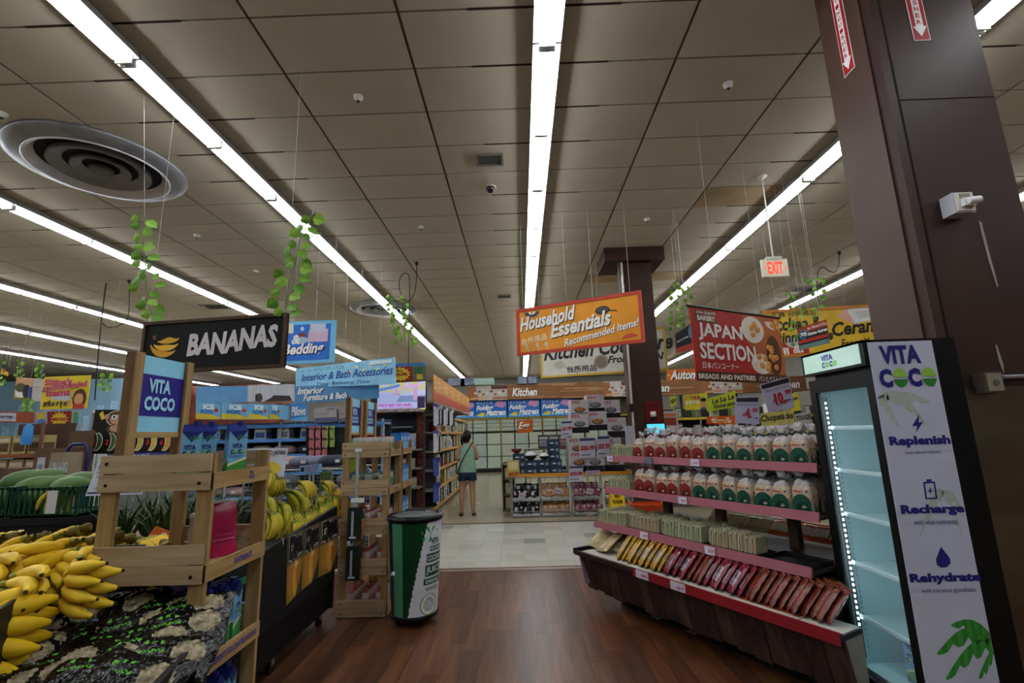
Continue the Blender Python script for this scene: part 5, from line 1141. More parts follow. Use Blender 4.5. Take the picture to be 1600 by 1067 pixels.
# ================= long gondola by the woman =================
wr_=C('#9a8a6c',.5); orail=C('#b98a4a',.5,noise=.08)
GX=-1.78; GY0_,GY1_=9.75,16.7
t=thing('shelf_gondola','long aisle gondola with orange rails left of the woman','shelving',(0,0,0))
MB().box(-2.32,-2.28,GY0_,GY1_,0,2.25,C('#8a8478',.6)).build('back_panel',t)
GZ=[.12,.48,.86,1.24,1.62,1.98]
for z in GZ:
    MB().box(-2.28,GX,GY0_+.02,GY1_,z-.03,z,C('#7c7568',.5)).build('shelf',t); MB().box(GX-.004,GX+.014,GY0_+.02,GY1_,z-.045,z+.012,orail).build('price_rail',t)
MB().box(-2.28,GX-.05,GY0_+.02,GY1_,0,.09,C('#3a352f',.6)).build('kick_board',t)
for yy in [GY0_+i*1.39 for i in range(6)]: MB().box(-2.29,-2.25,yy,yy+.04,0,2.28,C('#5a5348',.5)).build('upright',t)
MB().box(-2.3,GX+.01,GY0_,GY1_,2.2,2.24,C('#8d7750',.5)).build('canopy_rail',t)
hm_=C('#c96a1e',.5,h2='#d98a2a',sc=1.2)
for i in range(6):
    y0=GY0_+.02+i*1.155; x=GX
    s=QS('header_sign',f'orange header board with white brush lettering, {ORD[i]} from the front of the long gondola','sign',(x,y0,2.8),(x,y0+1.14,2.8),(x,y0+1.14,2.26),(x,y0,2.26),C('#cf8e22',.5,noise=.1),.02)
    s.r(0,0,1,.33,'#b5461c'); s.p([(0,.33),(1,.33),(1,.42),(.8,.36),(.6,.45),(.4,.36),(.2,.46),(0,.38)],'#bf6420')
    for k,ch in enumerate('キッチン'): s.t_(ch,.08+.235*k,.24+.05*(k%2),.22+.235*k,.86,'#d9cfb4',bold=.0)
    s.done()
def pbox(name,c1,c2,cat,w=.12,d=.16,h=.22,c3=None):
    t=thing(name,'x',cat); MB().box(-w/2,w/2,-d/2,d/2,0,h,C(c1,.4,noise=.1)).build('carton',t)
    MB().box(-w*.4,w*.4,-d/2-.002,-d/2,h*.15,h*.6,C(c2,.4,noise=.25,sc=30)).box(w/2,w/2+.002,-d*.4,d*.4,h*.15,h*.6,C(c2,.4,noise=.25,sc=30)).box(-w*.4,w*.4,-d/2-.002,-d/2,h*.68,h*.85,C(c3 or '#b9b5ad',.4)).build('print',t)
    return proto(t)
def jar(name,c1,c2):
    t=thing(name,'x','container'); MB().lathe([(.0,0),(.05,0),(.055,.01),(.055,.13),(.045,.15)],C(c1,.3,noise=.1),12).build('body',t); MB().cyl((0,0,.148),(0,0,.18),.045,.042,C(c2,.35),n=12).build('lid',t); return proto(t)
def hanger(name,c1,c2,h=.3):
    t=thing(name,'x','package'); MB().box(-.035,.035,-.008,.008,-h,-.05,C(c1,.3,noise=.15,sc=20)).build('blister',t); MB().box(-.055,.055,-.002,.002,-.08,.0,C(c2,.4)).build('header_card',t); MB().cyl((0,.0,-.01),(0,.08,-.01),.003,.003,C('#8a8a8c',.3,metal=.8),n=6).build('hook',t); return proto(t)
PB=[('dark grey','boxed pan',pbox('boxed_pan','#6f6f70','#b0aeaa','box')),('cream','boxed container',pbox('boxed_container','#c9c0ac','#8f9a78','box')),('white','boxed kettle',pbox('boxed_kettle','#d0ceca','#6a6c72','box')),('red','tin canister',jar('tin_canister','#7a2a22','#4a1a16')),('glass','jar',jar('glass_jar','#bfc6c0','#7a7e7a')),('green','packaged utensil',pbox('packaged_utensil','#5f7a44','#a9a88e','package')),('yellow','boxed tray',pbox('boxed_tray','#a8914a','#c9c0a0','box')),('black','boxed pot',pbox('boxed_pot','#3a3a3c','#9a9a9a','box'))]
random.seed(11)
ZN=['lowest','second lowest','third lowest','fourth','fifth','top']
for zi,z in enumerate(GZ[:5]):
    y=GY0_+.55; n=0
    while y<GY1_-.3 and n<28:
        k=random.randrange(len(PB)); c,nm,pr=PB[k]; s=random.uniform(1.15,1.5)
        if z>1.5 and s>1.3: s=1.3
        put(pr,(GX-.12+random.uniform(-.03,.02),y,z),PI/2,f'{c} {nm}, {ORD[n]} item from the front on the {ZN[zi]} gondola shelf',s); n+=1
        y+=random.uniform(.2,.3)
HG=[('purple and clear',hanger('hanging_utensil','#c9c8d4','#4f4a96',.42)),('white',hanger('hanging_utensil','#b9b9c0','#d0d0d8',.38)),('blue',hanger('hanging_utensil','#4f5f9a','#2f3f80',.34)),('black',hanger('hanging_utensil','#222226','#5f5f64',.4))]
for r_,z in enumerate((2.18,1.64,1.1,.6)):
    for i in range(6):
        c,pr=HG[(0 if i<3 else 1 if i==3 else 3) if r_<2 else 2 if i<4 else 0]
        put(pr,(GX+.03,9.78+i*.085,z-.02*(i%2)),PI/2-.75+random.uniform(-.2,.2),f'{c} utensil pack on the gondola corner, {ORD[r_]} row down, {ORD[i]} from the front')
for i in range(8):
    put(HG[(1,3,0)[i%3]][1],(GX+.03,10.4+i*.3,2.18),PI/2-.6,f'utensil pack hanging under the orange headers, {ORD[i]} from the front')
# end cap
t=thing('end_cap_shelf','dark end cap shelf under the video screen','shelving',(-3.05,9.55,0))
MB().box(0,1.12,.12,.16,0,3.0,C('#3a3f4a',.6)).build('back_panel',t); MB().box(0,1.14,.05,.12,2.55,3.02,C('#3566a0',.5)).build('blue_fascia',t)
for z in (.2,.6,.95,1.3): MB().box(0,1.1,-.35,.12,z-.025,z,C('#6f6a60',.5)).build('shelf',t)
MB().box(0,1.1,-.33,.12,2.02,2.08,C('#b0a0a0',.5,noise=.3,sc=20)).build('price_rail',t)
b=MB()
for i in range(14): b.box(.55+i*.035,.555+i*.035,.1,.105,1.35,2.0,C('#16161a',.4))
for i in range(14): b.box(.5,1.08,.1,.105,1.38+i*.045,1.385+i*.045,C('#16161a',.4))
b.build('wire_grid',t); MB().box(.98,1.12,.0,.05,.1,2.02,C('#5a2a22',.5,noise=.4,sc=18)).build('side_banner',t)
MB().box(.1,.9,-.1,.0,1.72,1.74,C('#8b8d80',.4,metal=.4)).build('rail',t)
t=QS('promo_banner','red and yellow starburst banner above the video screen','banner',ay(587,574,9.3),ay(666,571,9.3),ay(667,595,9.3),ay(590,598,9.3),C('#5c5a4a',.5),.02); t.r(.22,.02,.72,.98,'#7d1c16'); 
t.p([(.47+(.22 if i%2 else .16)*math.cos(PI*i/14),.5+(.48 if i%2 else .36)*math.sin(PI*i/14)) for i in range(28)],'#c2a02c'); t.t_('SPECIAL OFFER',.32,.38,.62,.6,'#8a1c14',bold=.05); t.t_('MEGA',.4,.65,.54,.8,'#4a2a12',bold=.03); t.e(.1,.6,.09,.3,'#b59a2c'); t.r(.75,.5,.92,.92,'#2c5c34'); t.r(.8,.1,.92,.45,'#b59a2c'); t.r(.05,.05,.2,.3,'#3a5a8a'); t.done()
t=thing('video_screen','flat video screen playing a bath mat advert on the end cap','screen',(0,0,0))
q=QS('video_screen','x','screen',ay(588,598,9.28),ay(667,594,9.28),ay(666,641,9.28),ay(588,643,9.28),C('#0d0d10',.3),.05); tv_=q.root; bpy.data.objects.remove(t); tv_['label']='flat video screen playing a bath mat advert on the end cap'
def em(h,s=1.0): return C(h,.4,emis=s,noise=.01)
q.r(.02,.03,.98,.97,em('#b7bde0',.5)); 
for i in range(7):
    a=.3+i*.4; q.p([(.5,.55),(.5+.6*math.cos(a),.55+.5*math.sin(a)),(.5+.6*math.cos(a+.17),.55+.5*math.sin(a+.17))] if False else [(.52,.6),(min(.98,max(.02,.52+.7*math.cos(a))),min(.97,.6+.42*abs(math.sin(a)))),(min(.98,max(.02,.52+.7*math.cos(a+.2))),min(.97,.6+.42*abs(math.sin(a+.2))))],em('#c9c46a',.5))
q.p([(.38,.3),(.48,.52),(.98,.5),(.98,.28)],em('#7f92bf',.45)); q.p([(.02,.3),(.4,.3),(.5,.6),(.06,.62)],em('#aab4dd',.5)); q.e(.4,.56,.07,.05,em('#8a98c6',.45)); q.p([(.36,.5),(.42,.5),(.42,.78),(.37,.78)],em('#cf9fc8',.45)); q.p([(.73,.36),(.81,.36),(.83,.85),(.75,.85)],em('#cf9fc8',.45)); q.p([(.05,.68),(.46,.82),(.47,.92),(.06,.78)],em('#5f86cc',.5)); q.p([(.52,.76),(.88,.84),(.88,.93),(.52,.85)],em('#d7a8d6',.5)); q.r(.02,.03,.98,.08,em('#c9c46a',.5)); q.r(.82,.08,.97,.46,em('#3a2f50',.3))
q.t_('Hard bath mat made',.05,.16,.7,.27,em('#b04fae',.6),bold=.04); q.t_('with diatomaceous earth',.12,.1,.74,.16,em('#b04fae',.6),bold=.01); q.done()
wb=pbox('boxed_mat','#a3a6ad','#5f8fc4','box',.3,.2,.3,'#8fb0d6'); wb2=pbox('boxed_mat','#a3a09a','#9a8a4a','box',.34,.2,.22,'#b9b5ad')
for i,(x,z,pr,lab) in enumerate([(-2.22,1.3,wb,'white and blue bath mat box on the end cap, upper'),(-2.22,.6,wb2,'white and yellow box low on the end cap'),(-2.6,1.3,wb,'white and blue bath mat box behind the rear wooden rack'),(-2.25,.95,wb2,'flat white box on the middle end cap shelf'),(-2.65,.6,wb2,'white box low on the end cap behind the can rack')]):
    put(pr,(x,9.4,z),0,lab,(1,1,1) if pr is wb else (1,1,.8))
# ================= woman =================
px,py=-1.09,9.72
t=thing('person','person in mint tank top and navy shorts, seen from behind, walking the aisle','person',(px,py,0),.06)
skin=C('#a87d62',.5,noise=.05)
J=[((0,0,.86),(.13,.095)),((0,.0,1.02),(.115,.085)),((0,-.005,1.2),(.135,.09)),((0,.0,1.32),(.10,.07)),((0,.015,1.39),(.05,.05)),((0,.03,1.46),(.062,.07)),((0,.035,1.54),(.07,.085)),((0,.03,1.6),(.045,.06)),
 ((-.155,0,1.31),(.05,.05)),((-.225,-.03,1.08),(.04,.04)),((-.16,.17,1.05),(.03,.03)),((-.12,.24,1.07),(.022,.03)),
 ((.155,0,1.31),(.05,.05)),((.205,-.03,1.08),(.04,.04)),((.15,.17,1.06),(.03,.03)),((.1,.24,1.08),(.022,.03)),
 ((-.085,0,.78),(.095,.095)),((-.11,.03,.46),(.056,.06)),((-.115,-.01,.30),(.052,.057)),((-.12,-.0,.09),(.032,.036)),((-.125,.02,.05),(.034,.03)),((-.135,.13,.035),(.036,.022)),
 ((.085,0,.78),(.095,.095)),((.095,.02,.46),(.056,.06)),((.1,-.02,.30),(.052,.057)),((.105,-.02,.09),(.032,.036)),((.11,.0,.05),(.034,.03)),((.125,.11,.035),(.036,.022))]
E_=[(0,1),(1,2),(2,3),(3,4),(4,5),(5,6),(6,7),(3,8),(8,9),(9,10),(10,11),(3,12),(12,13),(13,14),(14,15),(0,16),(16,17),(17,18),(18,19),(19,20),(20,21),(0,22),(22,23),(23,24),(24,25),(25,26),(26,27)]
# five fingers and thumb chains per hand
for wi,sx in ((11,-1),(15,1)):
    wx,wy,wz=J[wi][0]
    for k in range(4):
        a=len(J); off=(k-1.5)*.016; J.append(((wx-sx*.01,wy+.05,wz+off),(.009,.009))); J.append(((wx-sx*.03,wy+.085-.004*abs(k-1),wz+off*1.1-.005),(.008,.008))); E_+= [(wi,a),(a,a+1)]
    a=len(J); J.append(((wx-sx*.025,wy+.01,wz+.03),(.01,.01))); J.append(((wx-sx*.045,wy+.04,wz+.035),(.008,.008))); E_+=[(wi,a),(a,a+1)]
me=bpy.data.meshes.new('body'); me.from_pydata([Vector(j[0]) for j in J],E_,[]); me.materials.append(skin)
o=bpy.data.objects.new('body',me); COL.objects.link(o); o.parent=t
md=o.modifiers.new('skin','SKIN'); md.use_smooth_shade=True
for i,j in enumerate(J): me.skin_vertices[0].data[i].radius=j[1]; me.skin_vertices[0].data[i].use_root=(i==0)
o.modifiers.new('sub','SUBSURF').levels=2; o.modifiers['sub'].render_levels=2
def ell(cx,cy_,rx,ry,z,n=20): return [(cx+rx*math.cos(2*PI*i/n),cy_+ry*math.sin(2*PI*i/n),z) for i in range(n)]
mint=C('#86a892',.8,noise=.06,sc=12,bump=.1)
MB().loft([ell(0,0,.172,.125,.80),ell(0,0,.175,.128,.86),ell(0,0,.152,.112,.98),ell(0,-.003,.148,.108,1.08),ell(0,-.005,.155,.108,1.18),ell(0,-.002,.15,.10,1.27),ell(0,-.01,.12,.085,1.33),ell(0,-.01,.085,.07,1.37)],mint).build('tank_top',t)
b=MB()
for s in (-1,1): b.tube([(s*.085,-.06,1.355),(s*.1,-.02,1.385),(s*.09,.04,1.37)],.012,C('#2a2420',.6),n=6)
b.build('strap',t)
nvs=C('#222a44',.75,noise=.1)
MB().loft([ell(0,0,.168,.122,.84),ell(0,-.002,.178,.132,.78),ell(0,-.002,.178,.13,.74)],nvs).loft([ell(-.088,0,.094,.12,.755),ell(-.095,.0,.098,.112,.66)],nvs).loft([ell(.088,0,.094,.12,.755),ell(.092,0,.096,.112,.66)],nvs).build('shorts',t)
hair=C('#17110e',.4,noise=.15,sc=30)
MB().loft([ell(0,.0,.02,.02,1.635),ell(0,.01,.062,.075,1.615),ell(0,.0,.088,.098,1.56),ell(0,-.01,.088,.095,1.5),ell(-.01,-.03,.07,.065,1.44),ell(-.02,-.05,.045,.035,1.40)],hair).tube([(-.03,-.08,1.53),(-.085,-.1,1.5),(-.1,-.09,1.42),(-.09,-.08,1.35)],[.03,.042,.035,.012],hair,n=10).build('hair',t)
MB().tube([(.1,-.075,1.37),(.04,-.105,1.28),(-.06,-.118,1.12),(-.13,-.125,.98),(-.178,-.09,.84),(-.19,0,.78)],.011,C('#2b2019',.6),n=6).build('bag_strap',t)
for s,x,y_ in ((-1,-.13,.05),(1,.118,.035)):
    MB().loft([ell(x,y_,.045,.125,0,16),ell(x,y_,.047,.128,.018,16)],C('#16120f',.6)).tube([(x-.035,y_-.0,.02),(x,y_+.05,.07),(x+.035,y_,.02)],.008,C('#16120f',.6),n=6).build('sandal',t)
# face hints (seen only from the front)
MB().lathe([(0,.012),(.011,.006),(.012,0)],C('#efe9e2',.3),8,(-.026,.112,1.53)).lathe([(0,.012),(.011,.006),(.012,0)],C('#efe9e2',.3),8,(.026,.112,1.53)).build('eyes',t)
MB().box(-.02,.02,.112,.118,1.475,1.483,C('#8a4a44',.5)).build('mouth',t)
# ================= promo table with bins =================
TY=9.3
t=thing('promo_table','promotion table with orange edge over three wire bins','display table',(-.26,TY,0))
MB().box(0,2.3,0,.75,.735,.77,C('#6f6656',.5)).build('top',t); MB().box(-.01,2.3,-.02,0,.73,.79,C('#c7862a',.45)).build('orange_edge',t)
for x in (.02,2.26):
    for yy in (.03,.7): MB().box(x,x+.03,yy,yy+.03,0,.735,C('#8a8780',.4,metal=.5)).build('leg',t)
# stepped risers
MB().box(.0,.8,.2,.7,.77,.8,C('#3a3a40',.5)).box(.95,2.3,.3,.75,.77,.79,C('#3a3a40',.5)).build('riser',t)
wm_=C('#9a9a98',.35,metal=.6)
def wirebin(label,x0,x1,y0,y1,z0,z1):
    t=thing('wire_bin',label,'bin',(x0,y0,z0)); w_=x1-x0;d_=y1-y0;h_=z1-z0; b=MB()
    for x in (0,w_):
        for yy in (0,d_): b.cyl((x,yy,0),(x,yy,h_),.008,.008,wm_,n=5)
    for z in (0.02,.1,.29,.33,h_*.98):
        b.cyl((0,0,z),(w_,0,z),.006,.006,wm_,n=5).cyl((0,0,z),(0,d_,z),.005,.005,wm_,n=5).cyl((w_,0,z),(w_,d_,z),.005,.005,wm_,n=5)
    b.build('frame',t); b=MB()
    for i in range(int(w_/.04)): b.cyl((i*.04+.02,0,.02),(i*.04+.02,0,.1),.002,.002,wm_,n=4).cyl((i*.04+.02,0,.29),(i*.04+.02,0,.36),.002,.002,wm_,n=4)
    stuff(b.build('wire_front',t)); MB().box(0,w_,0,d_,.01,.016,wm_).build('shelf',t); MB().box(0,w_,.0,d_,.3,.306,wm_).build('shelf',t); return t
bins=[(-.2,.31),(.35,.87),(.95,1.45),(1.55,2.0)]
BN=['black pouch','orange and pink toy','pink packet','mixed packet']
for i,(x0,x1) in enumerate(bins): wirebin(f'wire bin of {BN[i]}s, {ORD[i]} from the left under the promotion table',x0,x1,TY+.03,TY+.5,.0,.72)
def puff(name,cat,c,c2,tag_=None):
    t=thing(name,'x',cat); mesh_obj('wrapper',pillow(c,c2,.14,.16,.04,seed=len(c2)),t)
    if tag_: MB().box(-.03,.03,-.045,-.041,.04,.12,C('#b5b0b4',.5)).build('hang_tag',t)
    else: MB().box(-.02,.02,-.043,-.041,.1,.13,C('#c9c4bc',.5)).build('sticker',t)
    return proto(t)
pz=[[puff('black_pouch','pouch','#101016','#15151f','t'),puff('black_pouch','pouch','#1a1a26','#101018')],[puff('plush_toy','toy','#b9782a','#a98a80'),puff('plush_toy','toy','#a8938c','#b07a2c')],[puff('pink_packet','packet','#8a4a60','#a3707f'),puff('pink_packet','packet','#97566a','#7a3a52')],[puff('mixed_packet','packet','#7a6a58','#a39a90'),puff('mixed_packet','packet','#8a5a4a','#a3968a')]]
for bi,(x0,x1) in enumerate(bins):
    for lv,zb in enumerate((.03,.32)):
        n=0
        for r_ in range(2):
            for i in range(6):
                x=x0+.06+i*(x1-x0-.12)/5
                put(pz[bi][(i+r_)%2],(x,TY+.1+r_*.1,zb+.03+r_*.09),(random.uniform(-.5,0),random.uniform(-.4,.4),random.uniform(-.5,.5)),f'{BN[bi]} {ORD[i]} from left, {["lower","upper"][lv]} level, {["front","back"][r_]} row of the {ORD[bi]} wire bin',.95)
# tableware on the promo table
def bowlbox():
    t=thing('tableware_box','x','box'); MB().box(-.115,.115,-.1,.1,0,.125,C('#28384a',.5,noise=.08)).build('carton',t); b=MB(); b.poly([(-.03+.045*math.cos(a),.045+.02*math.sin(a)) for a in [PI+PI*i/10 for i in range(11)]],-.102,.002,C('#111318',.4)); b.poly([(-.03+.04*math.cos(a),.046+.028*math.sin(a)) for a in [PI*i/10 for i in range(11)]],-.102,.002,C('#c3c6cc',.5)); b.box(.04,.09,-.102,-.1,.03,.08,C('#7d8894',.5)); b.build('print',t); return proto(t)
bx_=bowlbox()
for r_,(z,n,x0) in enumerate(((.77,4,-.18),(.9,4,-.18),(1.03,1,-.18),(1.03,1,.5),(1.155,1,.5),(1.28,1,.5))):
    for i in range(n): put(bx_,(x0+.12+i*.235,TY+.15+.02*r_,z+.002),0,f'dark blue rice bowl box, {ORD[r_]} tier, {ORD[i]} from the left on the promotion table')
def bowl(c,rim,rice=True):
    t=thing('rice_bowl','x','bowl'); MB().lathe([(.0,0),(.06,0),(.055,.012),(.1,.05),(.125,.1),(.12,.1),(.095,.055),(0,.03)],C(c,.3),20).build('bowl',t)
    if rice: MB().lathe([(.118,.095),(.1,.13),(.06,.16),(.02,.17),(0,.17)],C('#c4c2c0',.7,noise=.15,sc=60,bump=.8),16).build('rice',t)
    return proto(t)
b1=bowl('#15151a','#15151a'); b2=bowl('#5a1c1c','#5a1c1c',False)
put(b1,(.17,TY+.12,1.025),0,'black display bowl heaped with white rice, left one'); put(b1,(.43,TY+.1,1.025-.13+.13),0,'black display bowl heaped with white rice, right one',.8); put(b2,(-.1,TY+.15,1.16),0,'empty dark red bowl on the leftmost tableware box',.9)
t=QS('yellow_flyer','small yellow flyer hanging at the promotion table left corner','flyer',ay(792,720,9.24),ay(811,718,9.24),ay(812,743,9.24),ay(793,744,9.24),C('#a89a4a',.5),.004); t.t_('$6.99',.1,.02,.95,.25,'#a3202a',bold=.05); t.r(.1,.4,.9,.9,'#c3bb88'); t.done()
def cookbox(text):
    t=thing('cookware_box','x','box'); w_,h_=.29,.3; MB().box(-w_/2,w_/2,-.12,.12,0,h_,C('#b0a8ac',.45,noise=.05)).build('carton',t)
    b=MB(); b.box(-w_/2,w_/2,-.122,-.12,0,.09,C('#16151a',.5)); b.box(-w_*.42,0,-.122,-.12,h_*.8,h_*.93,C('#9a2030',.5)); b.poly([(.09*math.cos(a),.14+.045*math.sin(a)) for a in [2*PI*i/14 for i in range(14)]],-.123,.002,C('#3a3a40',.4)); b.poly([(.075*math.cos(a),.148+.035*math.sin(a)) for a in [2*PI*i/14 for i in range(14)]],-.1245,.002,C('#a8763a' if text=='A' else '#7a7a80',.4,noise=.3,sc=30)); b.build('print',t)
    txt(t,'WOK STEEL',(-.11,-.123,.245),X,Z,.1,.025,C('#d0c4c8',.5),bold=.03); return proto(t)
ck=[cookbox('A'),cookbox('B')]
n=0
for px_,py_,yy in ((902,700,9.5),(930,700,9.5),(958,700,9.55),(905,662,9.6),(935,658,9.65),(965,668,9.6),(903,730,9.4),(932,732,9.4),(962,732,9.45),(955,640,9.75),(905,640,9.7),(930,632,9.75)):
    p=ay(px_,py_,yy); put(ck[n%2],(p.x,p.y+.12,max(.79,p.z-.18)),random.uniform(-.2,.2),f'white and black cookware box, {ORD[n]} of the stack beside the middle column',1.25); n+=1
for i,(x0,y0,x1,y1,yy,s,lab) in enumerate([(877,658,894,682,9.36,'$31.99','white price card reading thirty-one ninety-nine over the promotion table'),(905,684,930,716,9.33,'$26.99','white price card reading twenty-six ninety-nine on the cookware boxes'),(933,681,953,714,9.33,'$29.99','white price card reading twenty-nine ninety-nine on the cookware boxes'),(889,728,911,753,9.272,'$93.99','white price card reading ninety-three ninety-nine on the orange table edge'),(915,735,937,742,9.272,'$4.99','small white price ticket on the orange table edge')]):
    t=QS('price_card',lab,'price card',ay(x0,y0,yy),ay(x1,y0-1,yy),ay(x1,y1-1,yy),ay(x0,y1,yy),C('#a5a3b0',.5),.004); t.r(.03,.84,.97,.97,'#333a60'); t.t_(s,.08,.35,.95,.62,'#a3202a',bold=.05); t.r(.1,.12,.7,.18,'#5a5a70'); t.stem((.5,),.78).done()
for i,(x0,y0,lab) in enumerate([(811,769,'white price tag clipped on the black pouch bin'),(867,761,'tilted white price tag on the toy bin'),(917,762,'white price tag on the pink packet bin'),(917,800,'tilted white price tag at the lower pink bin')]):
    t=QS('price_tag',lab,'price tag',ay(x0,y0,9.28),ay(x0+11,y0+2,9.28),ay(x0+9,y0+11,9.28),ay(x0-1,y0+9,9.28),C('#a5a0a8',.5),.003); t.t_('$1.99',.15,.3,.9,.6,'#a3202a',bold=.04); t.done()
t=QS('egg_sign','orange Egg sign behind the promotion table','sign',ay(808,657,9.9),ay(833,655,9.9),ay(833,675,9.9),ay(808,677,9.9),C('#c0601e',.5),.01); t.t_('Egg',.08,.15,.8,.85,W_,bold=.03,shear=.3,shadow=sh); t.stem((.5,),.77).done()
EC=[('steel egg cooker',pbox('boxed_cooker','#4a4a4e','#8f8f94','appliance',.2,.18,.24)),('pink egg cooker',pbox('boxed_cooker','#7a4452','#a08a8e','appliance',.18,.18,.24))]
t=thing('riser_shelf','narrow shelf holding egg cookers behind the promotion table','shelf',(.05,9.85,0)); MB().box(0,1.0,0,.3,1.2,1.23,C('#6f6656',.5)).build('board',t); MB().box(0,.03,0,.3,0,1.2,C('#6f6656',.5)).box(.97,1.0,0,.3,0,1.2,C('#6f6656',.5)).build('legs',t)
for i,x in enumerate((.45,.66,.87)): put(EC[1 if i==2 else 0][1],(x,9.98,1.232),0,f'{EC[1 if i==2 else 0][0]} box, {ORD[i]} from the left on the riser shelf',1.1)
# ================= back of the aisle =================
BY=20.1
t=thing('back_shelving','tall back shelving filled with patterned folded mattresses','shelving',(-2.6,BY,0))
MB().box(0,7.2,.55,.6,0,2.95,C('#5a5648',.6)).build('back_panel',t)
for x in (0,1.75,3.5,5.25,7.15): MB().box(x,x+.05,0,.6,0,2.95,C('#a08a3c',.5)).build('upright',t)
for z in (.16,1.66,2.2): MB().box(0,7.2,0,.6,z-.05,z,C('#3a352c' if z<2 else '#a8903f',.5)).build('shelf',t)
MB().box(0,7.2,-.02,.0,0,.12,C('#161311',.6)).build('kick_board',t)
pt=[C('#9ab0a2',.8,h2='#a89f8c',sc=9,stretch=(6,6,1)),C('#a6a294',.8,h2='#7fa39a',sc=14,stretch=(8,8,.6)),C('#8fb0a6',.8,h2='#b0a890',sc=7,stretch=(7,7,.8))]
def matt(i):
    t=thing('folded_mattress','x','mattress'); m=pt[i]
    for k in range(3): MB().box(-.28,.28,-.22,.22,k*.045*1,k*.045+.042,m).build('fold',t)
    return proto(t)
mt=[matt(i) for i in range(3)]
n=0
for i in range(11):
    x=-2.3+i*.58; 
    o=put(mt[i%3],(x,BY+.22,.17),0,f'patterned folded mattress standing on the back shelf, {ORD[i]} from the left',(.95,1,10.6))
for r_ in range(3):
    for i in range(11): put(mt[(i+r_)%3],(-2.3+i*.58,BY+.25,1.665+r_*.16),0,f'patterned folded mattress lying in the {ORD[r_]} upper tier, {ORD[i]} from the left at the back',(.96,1,1.05))
for i in range(4):
    x0=-2.1+(-.62 if i==0 else .0) if i==0 else -1.9+(i-1)*1.38
    if i==0: x0=-3.25
    s=Sign('header_sign',f'blue Folding Mattress board, {ORD[i]} from the left on the back shelving','sign',(x0,BY-.04),(x0+1.33,BY-.04),2.22,2.92,C('#2c66b0',.5),.02)
    s.r(0,0,1,.14,'#4f94cf'); s.t_('Folding',.04,.34,.58,.70,W_,bold=.03,shear=.3,slope=.05); s.t_('Mattress',.35,.1,.97,.45,W_,bold=.03,shear=.3,slope=.03); s.p([(.6,.7),(.7,.95),(.97,.9),(.97,.65),(.85,.55)],'#bf86b0'); s.p([(.04,.12),(.2,.3),(.34,.24),(.24,.06)],'#c9b92e'); s.t_('マットレス',.05,.76,.55,.92,W_,bold=0); s.done()
tb2=[('grey camouflage',C('#7f8698',.7,h2='#5a6274',sc=6)),('pale green',C('#a3b5a8',.7,h2='#8da79c',sc=9))]
for i,(px_,w_,k) in enumerate(((713,26,0),(730,22,0),(755,32,1),(816,13,0),(832,13,0))):
    a=ay(px_-w_/2,601,19.7); c=ay(px_+w_/2,590 if i<3 else 588,19.7)
    t=thing('storage_pack',f'{tb2[k][0]} bedding pack on top of the Kitchen header, {ORD[i]} from the left','package',(a.x,19.75,3.57)); MB().box(0,c.x-a.x,0,.5,0,max(.2,c.z-3.57),tb2[k][1]).build('pack',t); MB().box(.02,c.x-a.x-.02,-.005,0,.05,max(.2,c.z-3.57)-.05,tb2[k][1]).build('label_face',t)
t=thing('header_beam','dark beam carrying the far wood look header boards','beam',(-2.7,20.0,0)); MB().box(0,14.7,-.05,.75,2.96,3.0,C('#3a3028',.6)).build('beam',t)
for i in range(7): MB().box(i*2.4,i*2.4+.08,.72,.8,0,2.96,C('#4a4034',.6)).build('post',t)
# snack display end behind promo table left
t=thing('snack_stand','narrow shelf stand left of the wire bins','stand',(-.42,10.1,0)); MB().box(0,.25,0,.4,0,.03,C('#5f5c55',.5)).box(0,.02,0,.4,0,.95,C('#6a6458',.5)).box(.0,.25,.38,.4,0,.95,C('#6a6458',.5)).build('frame',t)
for z in (.3,.6,.9): MB().box(0,.25,0,.4,z,z+.02,C('#5f5c55',.5)).build('shelf',t)
for i,z in enumerate((.03,.32,.62)): put(PB[6][2],(-.3,10.25,z),0,f'yellow boxed tray on the narrow stand, {ORD[i]} level from below',1.1)
# ================= left background =================
def shelving(label,x0,x1,y,zs,depth,top,mat,rail,back):
    t=thing('wall_shelving',label,'shelving',(x0,y,0)); w_=x1-x0
    MB().box(0,w_,depth-.03,depth,0,top,back).build('back_panel',t)
    for z in zs: MB().box(0,w_,0,depth-.03,z-.03,z,mat).build('shelf',t); MB().box(0,w_,-.012,0,z-.045,z+.01,rail).build('price_rail',t)
    n=max(1,round(w_/1.0))
    for i in range(n+1): MB().box(i*(w_-.03)/n,i*(w_-.03)/n+.03,-.005,.03,0,top,mat).build('upright',t)
    return t
wm2=C('#8b98a6',.45); 
PZ=[.15,.62,1.0,1.3,1.56,1.8]
shelving('light blue framed pillow shelving behind the banana table',-5.9,-2.35,8.2,PZ,.5,1.86,wm2,C('#4f86c4',.45),C('#39424e',.6))
def pillow_thing(c,cat='pillow'):
    t=thing('rolled_pillow','x',cat); m=C(c,.85,noise=.06,sc=9)
    rr=[]
    for u in (-1,-.92,-.6,0,.6,.92,1):
        k=(1-abs(u)**4)**.5*.09+.01; rr.append([(u*.19,k*math.cos(a)*1.1,k*math.sin(a)*.8+.08) for a in [2*PI*i/12 for i in range(12)]])
    MB().loft(rr,m).build('cushion',t); MB().box(-.03,.03,-.115,-.105,.06,.1,C('#c9c9cc',.5)).build('tag',t); return proto(t)
pls=[('grey',pillow_thing('#6c7382')),('dark grey',pillow_thing('#3a3d44')),('pink',pillow_thing('#a88a8a')),('beige',pillow_thing('#9a9080'))]
